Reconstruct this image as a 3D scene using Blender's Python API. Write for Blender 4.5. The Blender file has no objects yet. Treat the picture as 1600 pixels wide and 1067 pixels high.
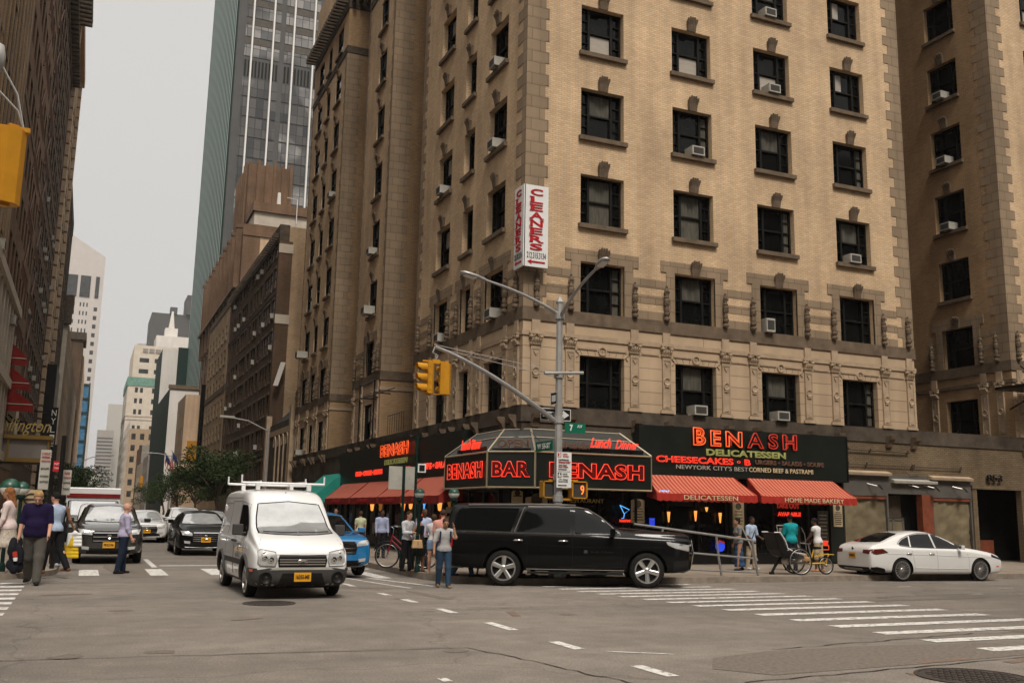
import bpy,bmesh,math,random
import numpy as np
from mathutils import Vector,Matrix
from mathutils.bvhtree import BVHTree
random.seed(7)
R=math.radians
PI=math.pi
SC=bpy.context.scene
COL=SC.collection
# -- camera
YAW,PITCH,ROLL,FPX=0.40831019649,0.17572456948,0.018450056413,1509.95
CAMH=1.65
cd=bpy.data.cameras.new('camera')
cam=bpy.data.objects.new('camera',cd)
COL.objects.link(cam)
cd.sensor_width=36.0
cd.lens=FPX/1600.0*36.0
cd.clip_end=6000.0
cd.clip_start=0.1
fw=Vector((math.sin(YAW)*math.cos(PITCH),math.cos(YAW)*math.cos(PITCH),math.sin(PITCH)))
rt0=Vector((math.cos(YAW),-math.sin(YAW),0))
up0=rt0 .cross(fw)
rt=rt0*math.cos(ROLL)+up0*math.sin(ROLL)
up=-rt0*math.sin(ROLL)+up0*math.cos(ROLL)
M=Matrix((rt,up,-fw)).transposed().to_4x4()
M.translation=Vector((0,0,CAMH))
cam.matrix_world=M
SC.camera=cam
# -- world: overcast sky
W=bpy.data.worlds.new('World')
SC.world=W
W.use_nodes=True
wt=W.node_tree
wt.nodes.clear()
wo=wt.nodes.new('ShaderNodeOutputWorld')
bg=wt.nodes.new('ShaderNodeBackground')
sky=wt.nodes.new('ShaderNodeTexSky')
sky.sky_type='NISHITA'
sky.sun_disc=False
SUN_EL,SUN_AZ=R(52),R(187)
sky.sun_elevation=SUN_EL
sky.sun_rotation=SUN_AZ
sky.dust_density=6.0
hs=wt.nodes.new('ShaderNodeHueSaturation')
hs.inputs['Saturation'].default_value=0.0
wt.links.new(sky.outputs[0],hs.inputs['Color'])
tc=wt.nodes.new('ShaderNodeTexCoord')
sx=wt.nodes.new('ShaderNodeSeparateXYZ')
wt.links.new(tc.outputs['Generated'],sx.inputs[0])
cr=wt.nodes.new('ShaderNodeValToRGB')
cr.color_ramp.elements[0].position=0.0
cr.color_ramp.elements[0].color=(3.75,3.67,3.60,1)
cr.color_ramp.elements[1].position=0.95
cr.color_ramp.elements[1].color=(12.5,11.7,10.8,1)
e=cr.color_ramp.elements.new(0.5)
e.color=(4.2,4.09,3.98,1)
wt.links.new(sx.outputs['Z'],cr.inputs[0])
ns=wt.nodes.new('ShaderNodeTexNoise')
ns.inputs['Scale'].default_value=1.6
ns.inputs['Detail'].default_value=4
wt.links.new(tc.outputs['Generated'],ns.inputs['Vector'])
mr=wt.nodes.new('ShaderNodeMapRange')
mr.inputs['To Min'].default_value=0.955
mr.inputs['To Max'].default_value=1.045
wt.links.new(ns.outputs['Fac'],mr.inputs['Value'])
mx=wt.nodes.new('ShaderNodeMix');mx.data_type='RGBA'
mx.inputs['Factor'].default_value=0.9
wt.links.new(hs.outputs[0],mx.inputs['A'])
wt.links.new(cr.outputs[0],mx.inputs['B'])
vm=wt.nodes.new('ShaderNodeVectorMath');vm.operation='SCALE'
wt.links.new(mx.outputs['Result'],vm.inputs[0])
wt.links.new(mr.outputs[0],vm.inputs['Scale'])
wt.links.new(vm.outputs[0],bg.inputs['Color'])
bg.inputs['Strength'].default_value=0.10
wt.links.new(bg.outputs[0],wo.inputs[0])
# -- sun (soft, through cloud)
sd=bpy.data.lights.new('sun','SUN')
sd.energy=1.5
sd.angle=R(14)
sd.color=(1.0,0.93,0.84)
so=bpy.data.objects.new('sun',sd)
COL.objects.link(so)
sdir=Vector((math.sin(SUN_AZ)*math.cos(SUN_EL),math.cos(SUN_AZ)*math.cos(SUN_EL),math.sin(SUN_EL)))
so.rotation_euler=sdir.to_track_quat('Z','Y').to_euler()
so.location=(0,-20,60)
SC.view_settings.view_transform='Standard'
SC.view_settings.look='None'
SC.view_settings.exposure=0.74
SC.view_settings.gamma=1.0
SC.render.engine='CYCLES'
SC.cycles.max_bounces=6
SC.cycles.diffuse_bounces=3
SC.cycles.glossy_bounces=3
SC.cycles.caustics_reflective=False
SC.cycles.caustics_refractive=False
# -- materials
def nodemat(name):
 m=bpy.data.materials.new(name)
 m.use_nodes=True
 nt=m.node_tree
 return m,nt,nt.nodes['Principled BSDF']
def N(nt,kind,**kw):
 n=nt.nodes.new(kind)
 for k,v in kw.items():
  if hasattr(n,k):setattr(n,k,v)
  else:n.inputs[k].default_value=v
 return n
def mat(name,col,rough=0.6,metal=0.0,var=0.12,scale=3.0,bump=0.0,bscale=40.0,emit=0.0,coat=0.0,ior=1.5,stretch=None,world=False):
 m,nt,b=nodemat(name)
 b.inputs['Roughness'].default_value=rough
 b.inputs['Metallic'].default_value=metal
 b.inputs['IOR'].default_value=ior
 b.inputs['Coat Weight'].default_value=coat
 b.inputs['Coat Roughness'].default_value=0.03
 if rough>=.4 and metal<.2:b.inputs['Specular IOR Level'].default_value=.14
 tcn=N(nt,'ShaderNodeTexCoord')
 src=tcn.outputs['Object']
 if world:
  src=N(nt,'ShaderNodeNewGeometry').outputs['Position']
 if stretch:
  mp=N(nt,'ShaderNodeMapping')
  mp.inputs['Scale'].default_value=stretch
  nt.links.new(src,mp.inputs[0]);src=mp.outputs[0]
 no=N(nt,'ShaderNodeTexNoise',Scale=scale,Detail=6.0,Roughness=0.6)
 nt.links.new(src,no.inputs['Vector'])
 r=N(nt,'ShaderNodeMapRange')
 r.inputs['From Min'].default_value=0.3
 r.inputs['From Max'].default_value=0.7
 r.inputs['To Min'].default_value=1-var
 r.inputs['To Max'].default_value=1+var
 nt.links.new(no.outputs['Fac'],r.inputs['Value'])
 v=N(nt,'ShaderNodeVectorMath',operation='SCALE')
 v.inputs[0].default_value=col
 nt.links.new(r.outputs[0],v.inputs['Scale'])
 nt.links.new(v.outputs[0],b.inputs['Base Color'])
 if emit:
  b.inputs['Emission Color'].default_value=(*col,1)
  b.inputs['Emission Strength'].default_value=emit
 if bump:
  n2=N(nt,'ShaderNodeTexNoise',Scale=bscale,Detail=4.0)
  nt.links.new(src,n2 .inputs['Vector'])
  bp=N(nt,'ShaderNodeBump',Strength=bump,Distance=0.02)
  nt.links.new(n2 .outputs['Fac'],bp.inputs['Height'])
  nt.links.new(bp.outputs[0],b.inputs['Normal'])
 return m
def wall_uv(nt):
 """(along-wall, height) coordinates from world position and face normal"""
 g=N(nt,'ShaderNodeNewGeometry')
 p=N(nt,'ShaderNodeSeparateXYZ');nt.links.new(g.outputs['Position'],p.inputs[0])
 n=N(nt,'ShaderNodeSeparateXYZ');nt.links.new(g.outputs['True Normal'],n.inputs[0])
 a=N(nt,'ShaderNodeMath',operation='ABSOLUTE');nt.links.new(n.outputs['X'],a.inputs[0])
 gt=N(nt,'ShaderNodeMath',operation='GREATER_THAN');nt.links.new(a.outputs[0],gt.inputs[0]);gt.inputs[1].default_value=0.7
 mi=N(nt,'ShaderNodeMix');mi.data_type='FLOAT'
 nt.links.new(gt.outputs[0],mi.inputs[0]);nt.links.new(p.outputs['X'],mi.inputs[2]);nt.links.new(p.outputs['Y'],mi.inputs[3])
 c=N(nt,'ShaderNodeCombineXYZ');nt.links.new(mi.outputs[0],c.inputs[0]);nt.links.new(p.outputs['Z'],c.inputs[1])
 return c.outputs[0],g.outputs['Position']
def brick(name,c1,c2,mortar,bw=0.22,bh=0.075,ms=0.010,rough=0.85,stain=0.22,streak=0.15,bias=0.0,offset=0.5):
 m,nt,b=nodemat(name)
 b.inputs['Roughness'].default_value=rough;b.inputs['Specular IOR Level'].default_value=.15
 uv,pos=wall_uv(nt)
 t=N(nt,'ShaderNodeTexBrick',offset=offset)
 t.inputs['Scale'].default_value=1.0
 t.inputs['Color1'].default_value=(*c1,1);t.inputs['Color2'].default_value=(*c2,1);t.inputs['Mortar'].default_value=(*mortar,1)
 t.inputs['Mortar Size'].default_value=ms
 t.inputs['Brick Width'].default_value=bw;t.inputs['Row Height'].default_value=bh
 t.inputs['Bias'].default_value=bias
 nt.links.new(uv,t.inputs['Vector'])
 n1=N(nt,'ShaderNodeTexNoise',Scale=0.35,Detail=6.0,Roughness=0.65);nt.links.new(pos,n1 .inputs['Vector'])
 mp=N(nt,'ShaderNodeMapping');mp.inputs['Scale'].default_value=(1.6,1.6,0.12);nt.links.new(pos,mp.inputs[0])
 n2=N(nt,'ShaderNodeTexNoise',Scale=1.0,Detail=5.0);nt.links.new(mp.outputs[0],n2 .inputs['Vector'])
 r1=N(nt,'ShaderNodeMapRange');r1 .inputs['From Min'].default_value=.3;r1 .inputs['From Max'].default_value=.7
 r1 .inputs['To Min'].default_value=1-stain;r1 .inputs['To Max'].default_value=1+stain*.6
 nt.links.new(n1 .outputs['Fac'],r1 .inputs['Value'])
 r2=N(nt,'ShaderNodeMapRange');r2 .inputs['From Min'].default_value=.35;r2 .inputs['From Max'].default_value=.65
 r2 .inputs['To Min'].default_value=1-streak;r2 .inputs['To Max'].default_value=1+streak*.4
 nt.links.new(n2 .outputs['Fac'],r2 .inputs['Value'])
 mu=N(nt,'ShaderNodeMath',operation='MULTIPLY');nt.links.new(r1 .outputs[0],mu.inputs[0]);nt.links.new(r2 .outputs[0],mu.inputs[1])
 v=N(nt,'ShaderNodeVectorMath',operation='SCALE');nt.links.new(t.outputs['Color'],v.inputs[0]);nt.links.new(mu.outputs[0],v.inputs['Scale'])
 nt.links.new(v.outputs[0],b.inputs['Base Color'])
 bp=N(nt,'ShaderNodeBump',Strength=0.35,Distance=0.01);bp.invert=True
 nt.links.new(t.outputs['Fac'],bp.inputs['Height']);nt.links.new(bp.outputs[0],b.inputs['Normal'])
 return m
MT={}
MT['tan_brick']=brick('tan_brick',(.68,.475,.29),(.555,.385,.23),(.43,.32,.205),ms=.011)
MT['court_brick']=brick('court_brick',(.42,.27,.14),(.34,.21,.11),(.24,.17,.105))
MT['tan_plain']=brick('tan_side_brick',(.50,.36,.22),(.40,.28,.17),(.30,.22,.15),stain=.3)
MT['pale_tan']=brick('pale_tan_brick',(.60,.42,.28),(.54,.38,.25),(.45,.33,.22),stain=.12)
MT['brown_brick']=brick('brown_brick',(.135,.078,.045),(.095,.055,.034),(.10,.075,.052),stain=.3)
MT['red_brick']=brick('red_brick',(.20,.115,.065),(.15,.085,.05),(.13,.095,.065),stain=.25)
MT['dk_brick']=brick('dark_brown_brick',(.095,.062,.042),(.07,.047,.033),(.08,.06,.045),stain=.3)
MT['beige_brick']=brick('beige_brick',(.36,.27,.18),(.29,.21,.14),(.24,.18,.125),stain=.3)
MT['quoin']=brick('brown_quoin_stone',(.295,.215,.14),(.255,.185,.12),(.15,.11,.075),bw=.62,bh=.42,ms=.012,stain=.15)
MT['ashlar']=brick('pale_ashlar_stone',(.47,.345,.225),(.44,.32,.21),(.24,.175,.12),bw=40,bh=.42,ms=.014,stain=.15,streak=.12)
MT['grimy_shaded_brick']=brick('grimy_shaded_tan_brick',(.20,.145,.085),(.155,.11,.065),(.10,.075,.05),stain=.35)  # grime plus the shade under the cornice, both put into the brick colour
MT['shop_grey']=mat('dull_grey_shop_panel',(.10,.09,.078),.8,var=.2,scale=1.5,world=True)  # darker copy of the grey wall, with shade and grime in the colour
MT['stone']=mat('carved_stone',(.37,.275,.185),.85,var=.2,scale=2.5,bump=.4,bscale=22,world=True)
MT['stone_dk']=mat('weathered_brown_stone',(.135,.098,.066),.9,var=.3,scale=3,bump=.5,bscale=25,world=True)
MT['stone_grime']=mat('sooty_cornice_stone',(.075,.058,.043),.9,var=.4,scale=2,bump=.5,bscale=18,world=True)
MT['limestone']=mat('limestone',(.47,.41,.33),.85,var=.14,scale=.8,world=True)
MT['pale_pink']=mat('pink_granite',(.50,.46,.43),.7,var=.05,scale=.2,world=True)
MT['cream']=mat('cream_terracotta',(.56,.49,.40),.8,var=.1,scale=.4,world=True)
MT['white_wall']=mat('white_painted_wall',(.64,.60,.55),.85,var=.1,scale=.5,world=True,stretch=(1,1,.3))
MT['grey_wall']=mat('grey_render_wall',(.27,.24,.21),.85,var=.15,scale=.7,world=True)
MT['grey_tower']=mat('grey_tower_cladding',(.085,.085,.083),.6,var=.08,scale=.3,world=True)
MT['copper']=mat('green_copper',(.14,.26,.21),.7,var=.25,scale=1.5,world=True)
MT['frame']=mat('dark_window_frame',(.009,.008,.0065),.55,var=.2)
MT['glass']=mat('dark_window_glass',(.005,.0055,.005),.07,var=.5,scale=1.3,ior=1.28,world=True)
MT['far_glass']=mat('far_window_glass',(.035,.036,.036),.15,var=.5,scale=.6,world=True)
MT['blue_glass']=mat('pale_blue_glass',(.36,.42,.44),.2,var=.1,scale=.1,world=True)
MT['blind']=mat('pale_blind',(.36,.32,.27),.8,var=.15,scale=5,stretch=(1,1,14),world=True)
MT['curtain']=mat('grey_curtain',(.085,.078,.062),.9,var=.4,scale=3,stretch=(5,5,.7),world=True)
MT['ac']=mat('grey_white_enamel',(.38,.36,.31),.5,var=.15,scale=4)
MT['ac_dk']=mat('dark_grille',(.05,.045,.04),.6)
MT['steel']=mat('galvanised_steel',(.36,.35,.34),.42,.75,var=.12,scale=6)
MT['pole']=mat('painted_grey_pole',(.33,.32,.30),.5,.3,var=.15,scale=4)
MT['alu']=mat('brushed_aluminium',(.55,.53,.50),.3,.9,var=.05)
MT['brass']=mat('brass_trim',(.34,.28,.17),.35,.6,var=.15)
MT['black']=mat('black_metal',(.012,.011,.010),.4,var=.2)
MT['green_black']=mat('dark_green_fascia_panel',(.008,.011,.008),.35,var=.3,scale=1.5,world=True)
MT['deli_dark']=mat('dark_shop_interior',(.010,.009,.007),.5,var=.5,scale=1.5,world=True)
MT['green_paint']=mat('green_enamel',(.008,.06,.035),.35,var=.1)
MT['dk_green']=mat('dark_green_pole_paint',(.006,.022,.016),.4,var=.2)
MT['milk']=mat('milk_glass',(.60,.59,.53),.3,var=.04)
MT['amber']=mat('yellow_signal_paint',(.50,.23,.018),.45,var=.12,scale=5)
MT['amber_dk']=mat('ochre_signal_paint',(.42,.19,.02),.5,var=.15,scale=5)
MT['red_cloth']=mat('red_awning_valance',(.36,.030,.020),.8,var=.12,scale=4)
MT['dark_red']=mat('dark_red_canvas',(.20,.018,.014),.8,var=.15)
MT['teal_cloth']=mat('teal_awning_canvas',(.02,.22,.17),.8,var=.12)
MT['white_sign']=mat('white_sign_face',(.70,.69,.66),.5,var=.04)
MT['sign_red']=mat('sign_red_paint',(.42,.012,.02),.5,var=.04)
MT['sign_black']=mat('sign_black_paint',(.012,.012,.012),.5,var=.04)
MT['sign_green']=mat('street_sign_green',(.01,.13,.075),.4,var=.05)
MT['cream_text']=mat('cream_lettering',(.62,.50,.30),.5,var=.04)
MT['gold_text']=mat('gold_lettering',(.50,.36,.12),.4,.3,var=.04)
MT['neon_red']=mat('red_neon_tube',(1.0,.045,.018),.3,emit=.52,var=0)
MT['neon_dim']=mat('dim_red_neon_tube',(.50,.035,.018),.4,emit=.22,var=0)
MT['neon_off']=mat('unlit_neon_tube',(.14,.07,.045),.4,var=0)
MT['neon_orange']=mat('orange_neon_tube',(1.0,.12,.02),.3,emit=.36,var=0)
MT['neon_green']=mat('yellow_green_faint_glow_tube',(.22,.22,.07),.4,emit=.25,var=0)  # unlit tube given a faint glow of its own to brighten it
MT['neon_blue']=mat('blue_neon_tube',(.10,.42,.9),.3,emit=.7,var=0)
MT['neon_deep']=mat('deep_blue_neon_tube',(.02,.05,.6),.3,emit=.6,var=0)
MT['lamp']=mat('amber_lamp_glass',(1.0,.36,.07),.3,emit=.75,var=0)
MT['hand']=mat('signal_countdown_lit',(1.0,.16,.02),.3,emit=1.3,var=0)
MT['kraft']=mat('kraft_paper',(.175,.14,.085),.7,var=.25,scale=1.4,bump=.9,bscale=3,world=True)  # paper colour darkened to include the shade below the cornice
MT['red_brown']=mat('red_brown_tile',(.19,.055,.028),.6,var=.25,scale=4,world=True)
MT['menu']=mat('cream_menu_board',(.42,.33,.20),.6,var=.1)
MT['wood']=mat('pale_wood',(.42,.24,.10),.6,var=.2,scale=4)
MT['leaf']=mat('leaf_green',(.034,.055,.017),.75,var=.55,scale=1.2,world=True)
MT['bark']=mat('bark',(.09,.07,.05),.9,var=.3,scale=5,bump=.5)
MT['net']=mat('blue_scaffold_netting',(.05,.15,.26),.8,var=.3,scale=.6,world=True)
MT['fin']=mat('pale_green_fin',(.36,.47,.42),.4,.3,var=.05)
MT['tower_green']=mat('dark_green_tower_glass',(.018,.036,.031),.6,var=.2,world=True)
MT['tower_green'].node_tree.nodes['Principled BSDF'].inputs['Specular IOR Level'].default_value=.1
MT['roof']=mat('tar_roof',(.05,.047,.043),.9,var=.2,world=True)
MT['rubber']=mat('tyre_rubber',(.014,.013,.012),.8,var=.15)
MT['chrome']=mat('chrome',(.68,.67,.65),.12,1.0,var=0)
MT['rim']=mat('silver_alloy',(.55,.54,.52),.28,.9,var=.03)
MT['plastic']=mat('dark_grey_bumper_plastic',(.055,.052,.050),.55,var=.08)
MT['auto_glass']=mat('tinted_car_glass',(.005,.0055,.0055),.03,var=0,ior=1.33)
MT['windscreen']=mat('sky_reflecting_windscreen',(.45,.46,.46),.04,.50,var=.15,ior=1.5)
MT['lamp_glass']=mat('clear_headlight_lens',(.52,.52,.50),.12,.35,var=.1,scale=12)
MT['smoked_lens']=mat('smoked_red_lens',(.10,.012,.010),.2,var=.05)
MT['red_lens']=mat('red_tail_lens',(.45,.008,.006),.2,var=.05)
MT['orange_lens']=mat('orange_reflector',(.65,.12,.02),.3,var=.05)
MT['plate']=mat('orange_yellow_number_plate',(.68,.33,.025),.5,var=.04)
MT['flag_white']=mat('flag_white',(.60,.56,.52),.8)
MT['flag_blue']=mat('flag_blue',(.02,.03,.10),.8)
def paint(name,col,rough=.22,coat=1.0,metal=0.0):
 return mat(name,col,rough,metal,var=.03,scale=1.0,coat=coat)
MT['white_paint']=paint('white_van_paint',(.72,.715,.70),.3)
MT['pearl']=paint('pearl_white_paint',(.66,.645,.62),.25)
MT['black_paint']=paint('black_car_paint',(.002,.0019,.0018),.5,coat=.34)
MT['black_paint'].node_tree.nodes['Principled BSDF'].inputs['Specular IOR Level'].default_value=.08
MT['char_paint']=paint('charcoal_car_paint',(.030,.028,.026),.22,metal=.3)
MT['blue_paint']=paint('bright_blue_car_paint',(.010,.145,.34),.22)
def striped(name,axis,period,c1,c2,duty=.62):
 m,nt,b=nodemat(name)
 b.inputs['Roughness'].default_value=.8
 g=N(nt,'ShaderNodeNewGeometry');p=N(nt,'ShaderNodeSeparateXYZ');nt.links.new(g.outputs['Position'],p.inputs[0])
 d=N(nt,'ShaderNodeMath',operation='DIVIDE');nt.links.new(p.outputs[axis],d.inputs[0]);d.inputs[1].default_value=period
 f=N(nt,'ShaderNodeMath',operation='FRACT');nt.links.new(d.outputs[0],f.inputs[0])
 l=N(nt,'ShaderNodeMath',operation='LESS_THAN');nt.links.new(f.outputs[0],l.inputs[0]);l.inputs[1].default_value=duty
 mi=N(nt,'ShaderNodeMix');mi.data_type='RGBA'
 mi.inputs['A'].default_value=(*c2,1);mi.inputs['B'].default_value=(*c1,1)
 nt.links.new(l.outputs[0],mi.inputs['Factor'])
 no=N(nt,'ShaderNodeTexNoise',Scale=2.0,Detail=5.0);nt.links.new(g.outputs['Position'],no.inputs['Vector'])
 r=N(nt,'ShaderNodeMapRange');r.inputs['To Min'].default_value=.8;r.inputs['To Max'].default_value=1.2
 nt.links.new(no.outputs['Fac'],r.inputs['Value'])
 v=N(nt,'ShaderNodeVectorMath',operation='SCALE');nt.links.new(mi.outputs['Result'],v.inputs[0]);nt.links.new(r.outputs[0],v.inputs['Scale'])
 nt.links.new(v.outputs[0],b.inputs['Base Color'])
 return m
MT['stripe_x']=striped('red_cream_striped_canvas','X',.155,(.36,.032,.016),(.50,.20,.11))
MT['stripe_y']=striped('faded_red_striped_canvas','Y',.34,(.36,.075,.042),(.33,.105,.06),.8)
def asphalt():
 m,nt,b=nodemat('asphalt')
 b.inputs['Roughness'].default_value=.82
 g=N(nt,'ShaderNodeNewGeometry')
 def noise(s,d,st=None):
  src=g.outputs['Position']
  if st:
   mp=N(nt,'ShaderNodeMapping');mp.inputs['Scale'].default_value=st;nt.links.new(src,mp.inputs[0]);src=mp.outputs[0]
  n=N(nt,'ShaderNodeTexNoise',Scale=s,Detail=d,Roughness=.65);nt.links.new(src,n.inputs['Vector']);return n.outputs['Fac']
 def ramp(v,a,bb,f0=.3,f1=.7):
  r=N(nt,'ShaderNodeMapRange');r.inputs['From Min'].default_value=f0;r.inputs['From Max'].default_value=f1
  r.inputs['To Min'].default_value=a;r.inputs['To Max'].default_value=bb;nt.links.new(v,r.inputs['Value']);return r.outputs[0]
 def mul(a,c):
  q=N(nt,'ShaderNodeMath',operation='MULTIPLY');nt.links.new(a,q.inputs[0]);nt.links.new(c,q.inputs[1]);return q.outputs[0]
 big=ramp(noise(.22,5),.74,1.18)
 lane=ramp(noise(1,4,(.06,.75,1)),.82,1.10)
 mid=ramp(noise(2.2,6),.80,1.14)
 fine=ramp(noise(38,3),.62,1.36)
 grit=ramp(noise(120,2),.60,1.40)
 f=mul(mul(mul(big,mid),mul(fine,grit)),lane)
 vo=N(nt,'ShaderNodeTexVoronoi',feature='DISTANCE_TO_EDGE',Scale=.16);
 wv=N(nt,'ShaderNodeTexNoise',Scale=1.2,Detail=5.0);nt.links.new(g.outputs['Position'],wv.inputs['Vector'])
 ad=N(nt,'ShaderNodeVectorMath',operation='ADD');nt.links.new(g.outputs['Position'],ad.inputs[0]);nt.links.new(wv.outputs['Color'],ad.inputs[1])
 nt.links.new(ad.outputs[0],vo.inputs['Vector'])
 ck=ramp(vo.outputs['Distance'],.72,1.0,.0,.006)
 f=mul(f,ck)
 v=N(nt,'ShaderNodeVectorMath',operation='SCALE');v.inputs[0].default_value=(.195,.168,.140)
 nt.links.new(f,v.inputs['Scale']);nt.links.new(v.outputs[0],b.inputs['Base Color'])
 bp=N(nt,'ShaderNodeBump',Strength=.6,Distance=.012);nt.links.new(noise(70,3),bp.inputs['Height']);nt.links.new(bp.outputs[0],b.inputs['Normal'])
 return m
MT['asphalt']=asphalt()
MT['patch']=mat('dark_asphalt_patch',(.158,.135,.112),.85,var=.3,scale=18,bump=.4,bscale=60,world=True)
def worn(name,col,lo=.39,hi=.49,under=(.14,.12,.10)):
 m=mat(name,col,.7,var=.10,scale=8,world=True)
 nt=m.node_tree;b=nt.nodes['Principled BSDF']
 cur=b.inputs['Base Color'].links[0].from_socket
 g=N(nt,'ShaderNodeNewGeometry');n=N(nt,'ShaderNodeTexNoise',Scale=9.0,Detail=8.0,Roughness=.75);nt.links.new(g.outputs['Position'],n.inputs['Vector'])
 r=N(nt,'ShaderNodeMapRange');r.inputs['From Min'].default_value=lo;r.inputs['From Max'].default_value=hi;nt.links.new(n.outputs['Fac'],r.inputs['Value'])
 mi=N(nt,'ShaderNodeMix');mi.data_type='RGBA';mi.inputs['A'].default_value=(*under,1)
 nt.links.new(r.outputs[0],mi.inputs['Factor']);nt.links.new(cur,mi.inputs['B']);nt.links.new(mi.outputs['Result'],b.inputs['Base Color'])
 return m
MT['marking']=worn('white_road_marking',(.62,.60,.56))
MT['faint_mark']=worn('worn_orange_survey_paint',(.27,.14,.09),.50,.60,(.15,.122,.098))
MT['pavement']=brick('concrete_pavement',(.285,.235,.185),(.25,.205,.16),(.12,.10,.08),bw=1.5,bh=1.5,ms=.02,stain=.25,offset=0)
def pav_fix():
 m=MT['pavement'];nt=m.node_tree
 g=N(nt,'ShaderNodeNewGeometry')
 for n in nt.nodes:
  if n.type=='TEX_BRICK':
   nt.links.new(g.outputs['Position'],n.inputs['Vector'])
pav_fix()
MT['kerb']=mat('granite_kerb',(.24,.20,.16),.8,var=.25,scale=4,bump=.3,world=True)
MT['iron']=mat('cast_iron_cover',(.050,.040,.034),.6,.3,var=.3,scale=9,bump=.6,bscale=30,world=True)
# -- object helpers
def link(o):
 COL.objects.link(o);return o
def tag(o,label=None,cat=None,group=None,kind=None):
 if label:o['label']=label
 if cat:o['category']=cat
 if group:o['group']=group
 if kind:o['kind']=kind
 return o
def thing(name,label,cat,loc=(0,0,0),rz=0.0,group=None):
 o=bpy.data.objects.new(name,None)
 o.empty_display_size=.3
 link(o);o.location=loc;o.rotation_euler=(0,0,rz)
 return tag(o,label,cat,group)
def root_of(p):
 while p.parent:p=p.parent
 return p
class MB:
 """mesh builder; w=True means coordinates are world ones and the root has no rotation"""
 def __init__(s):s.v,s.f,s.m=[],[],[]
 def add(s,vs,fs,mi=0):
  b=len(s.v);s.v+=[tuple(map(float,q))for q in vs];s.f+=[tuple(i+b for i in q)for q in fs];s.m+=[mi]*len(fs)
 def box(s,x0,x1,y0,y1,z0,z1,mi=0):
  if x0>x1:x0,x1=x1,x0
  if y0>y1:y0,y1=y1,y0
  if z0>z1:z0,z1=z1,z0
  s.add([(x0,y0,z0),(x1,y0,z0),(x1,y1,z0),(x0,y1,z0),(x0,y0,z1),(x1,y0,z1),(x1,y1,z1),(x0,y1,z1)],
[(0,3,2,1),(4,5,6,7),(0,1,5,4),(1,2,6,5),(2,3,7,6),(3,0,4,7)],mi)
 def obox(s,c,ax,ay,az,mi=0):
  """oriented box: centre and three half-extent vectors"""
  c,ax,ay,az=map(Vector,(c,ax,ay,az))
  vs=[c+i*ax+j*ay+k*az for k in(-1,1)for j in(-1,1)for i in(-1,1)]
  s.add(vs,[(0,2,3,1),(4,5,7,6),(0,1,5,4),(1,3,7,5),(3,2,6,7),(2,0,4,6)],mi)
 def tube(s,pts,r,n=8,mi=0,cap=True):
  pts=[Vector(p)for p in pts]
  rs=r if isinstance(r,(list,tuple))else[r]*len(pts)
  b=len(s.v);ref=None
  for i,p in enumerate(pts):
   d=(pts[min(i+1,len(pts)-1)]-pts[max(i-1,0)])
   d=d.normalized()if d.length>1e-9 else Vector((0,0,1))
   if ref is None:
    ref=Vector((0,0,1))if abs(d.z)<.9 else Vector((1,0,0))
   u=d.cross(ref)
   if u.length<1e-6:u=d.cross(Vector((0,1,0)))
   u.normalize();w=d.cross(u);ref=-w if False else u.cross(d)
   for k in range(n):
    a=2*PI*k/n
    s.v.append(tuple(p+(u*math.cos(a)+w*math.sin(a))*rs[i]))
  for i in range(len(pts)-1):
   for k in range(n):
    k2=(k+1)%n
    s.f.append((b+i*n+k,b+i*n+k2,b+(i+1)*n+k2,b+(i+1)*n+k));s.m.append(mi)
  if cap:
   s.f.append(tuple(b+k for k in range(n))[::-1]);s.m.append(mi)
   s.f.append(tuple(b+(len(pts)-1)*n+k for k in range(n)));s.m.append(mi)
 def lathe(s,prof,c=(0,0,0),n=16,axis='z',mi=0):
  """prof: (radius, height) list"""
  b=len(s.v)
  for r,h in prof:
   for k in range(n):
    a=2*PI*k/n
    x,y=r*math.cos(a),r*math.sin(a)
    p={'z':(x,y,h),'y':(x,h,y),'x':(h,x,y)}[axis]
    s.v.append((c[0]+p[0],c[1]+p[1],c[2]+p[2]))
  for i in range(len(prof)-1):
   for k in range(n):
    k2=(k+1)%n
    s.f.append((b+i*n+k,b+i*n+k2,b+(i+1)*n+k2,b+(i+1)*n+k));s.m.append(mi)
 def prism(s,poly,fn,h0,h1,mi=0):
  """extrude 2D poly between heights; fn(u, v, h) -> xyz"""
  n=len(poly)
  s.add([fn(u,v,h0)for u,v in poly]+[fn(u,v,h1)for u,v in poly],
[tuple(range(n))[::-1],tuple(range(n,2*n))]+[(i,(i+1)%n,n+(i+1)%n,n+i)for i in range(n)],mi)
 def build(s,name,mats,parent=None,smooth=False,bevel=0,fix=True,off=None):
  me=bpy.data.meshes.new(name)
  o=bpy.data.objects.new(name,me)
  vs=s.v
  if parent is not None and off is None and parent.get('_w')is None:
   r=root_of(parent)
   if r.get('_world'):off=r.location
  if off is not None:
   vs=[(a[0]-off[0],a[1]-off[1],a[2]-off[2])for a in vs]
  me.from_pydata(vs,[],s.f)
  if not isinstance(mats,(list,tuple)):mats=[mats]
  for m in mats:me.materials.append(m)
  me.polygons.foreach_set('material_index',s.m)
  if fix:
   bm=bmesh.new();bm.from_mesh(me);bmesh.ops.recalc_face_normals(bm,faces=bm.faces);bm.to_mesh(me);bm.free()
  if smooth:
   me.shade_smooth()
   try:me.set_sharp_from_angle(angle=R(38 if smooth is True else smooth))
   except Exception:pass
  link(o)
  if parent is not None:o.parent=parent
  if bevel:
   md=o.modifiers.new('bevel','BEVEL');md.width=bevel;md.segments=2;md.limit_method='ANGLE'
  return o
def wthing(name,label,cat,loc,group=None):
 """a thing whose parts are authored in world coordinates"""
 o=thing(name,label,cat,loc,0,group)
 o['_world']=1
 return o
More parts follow.
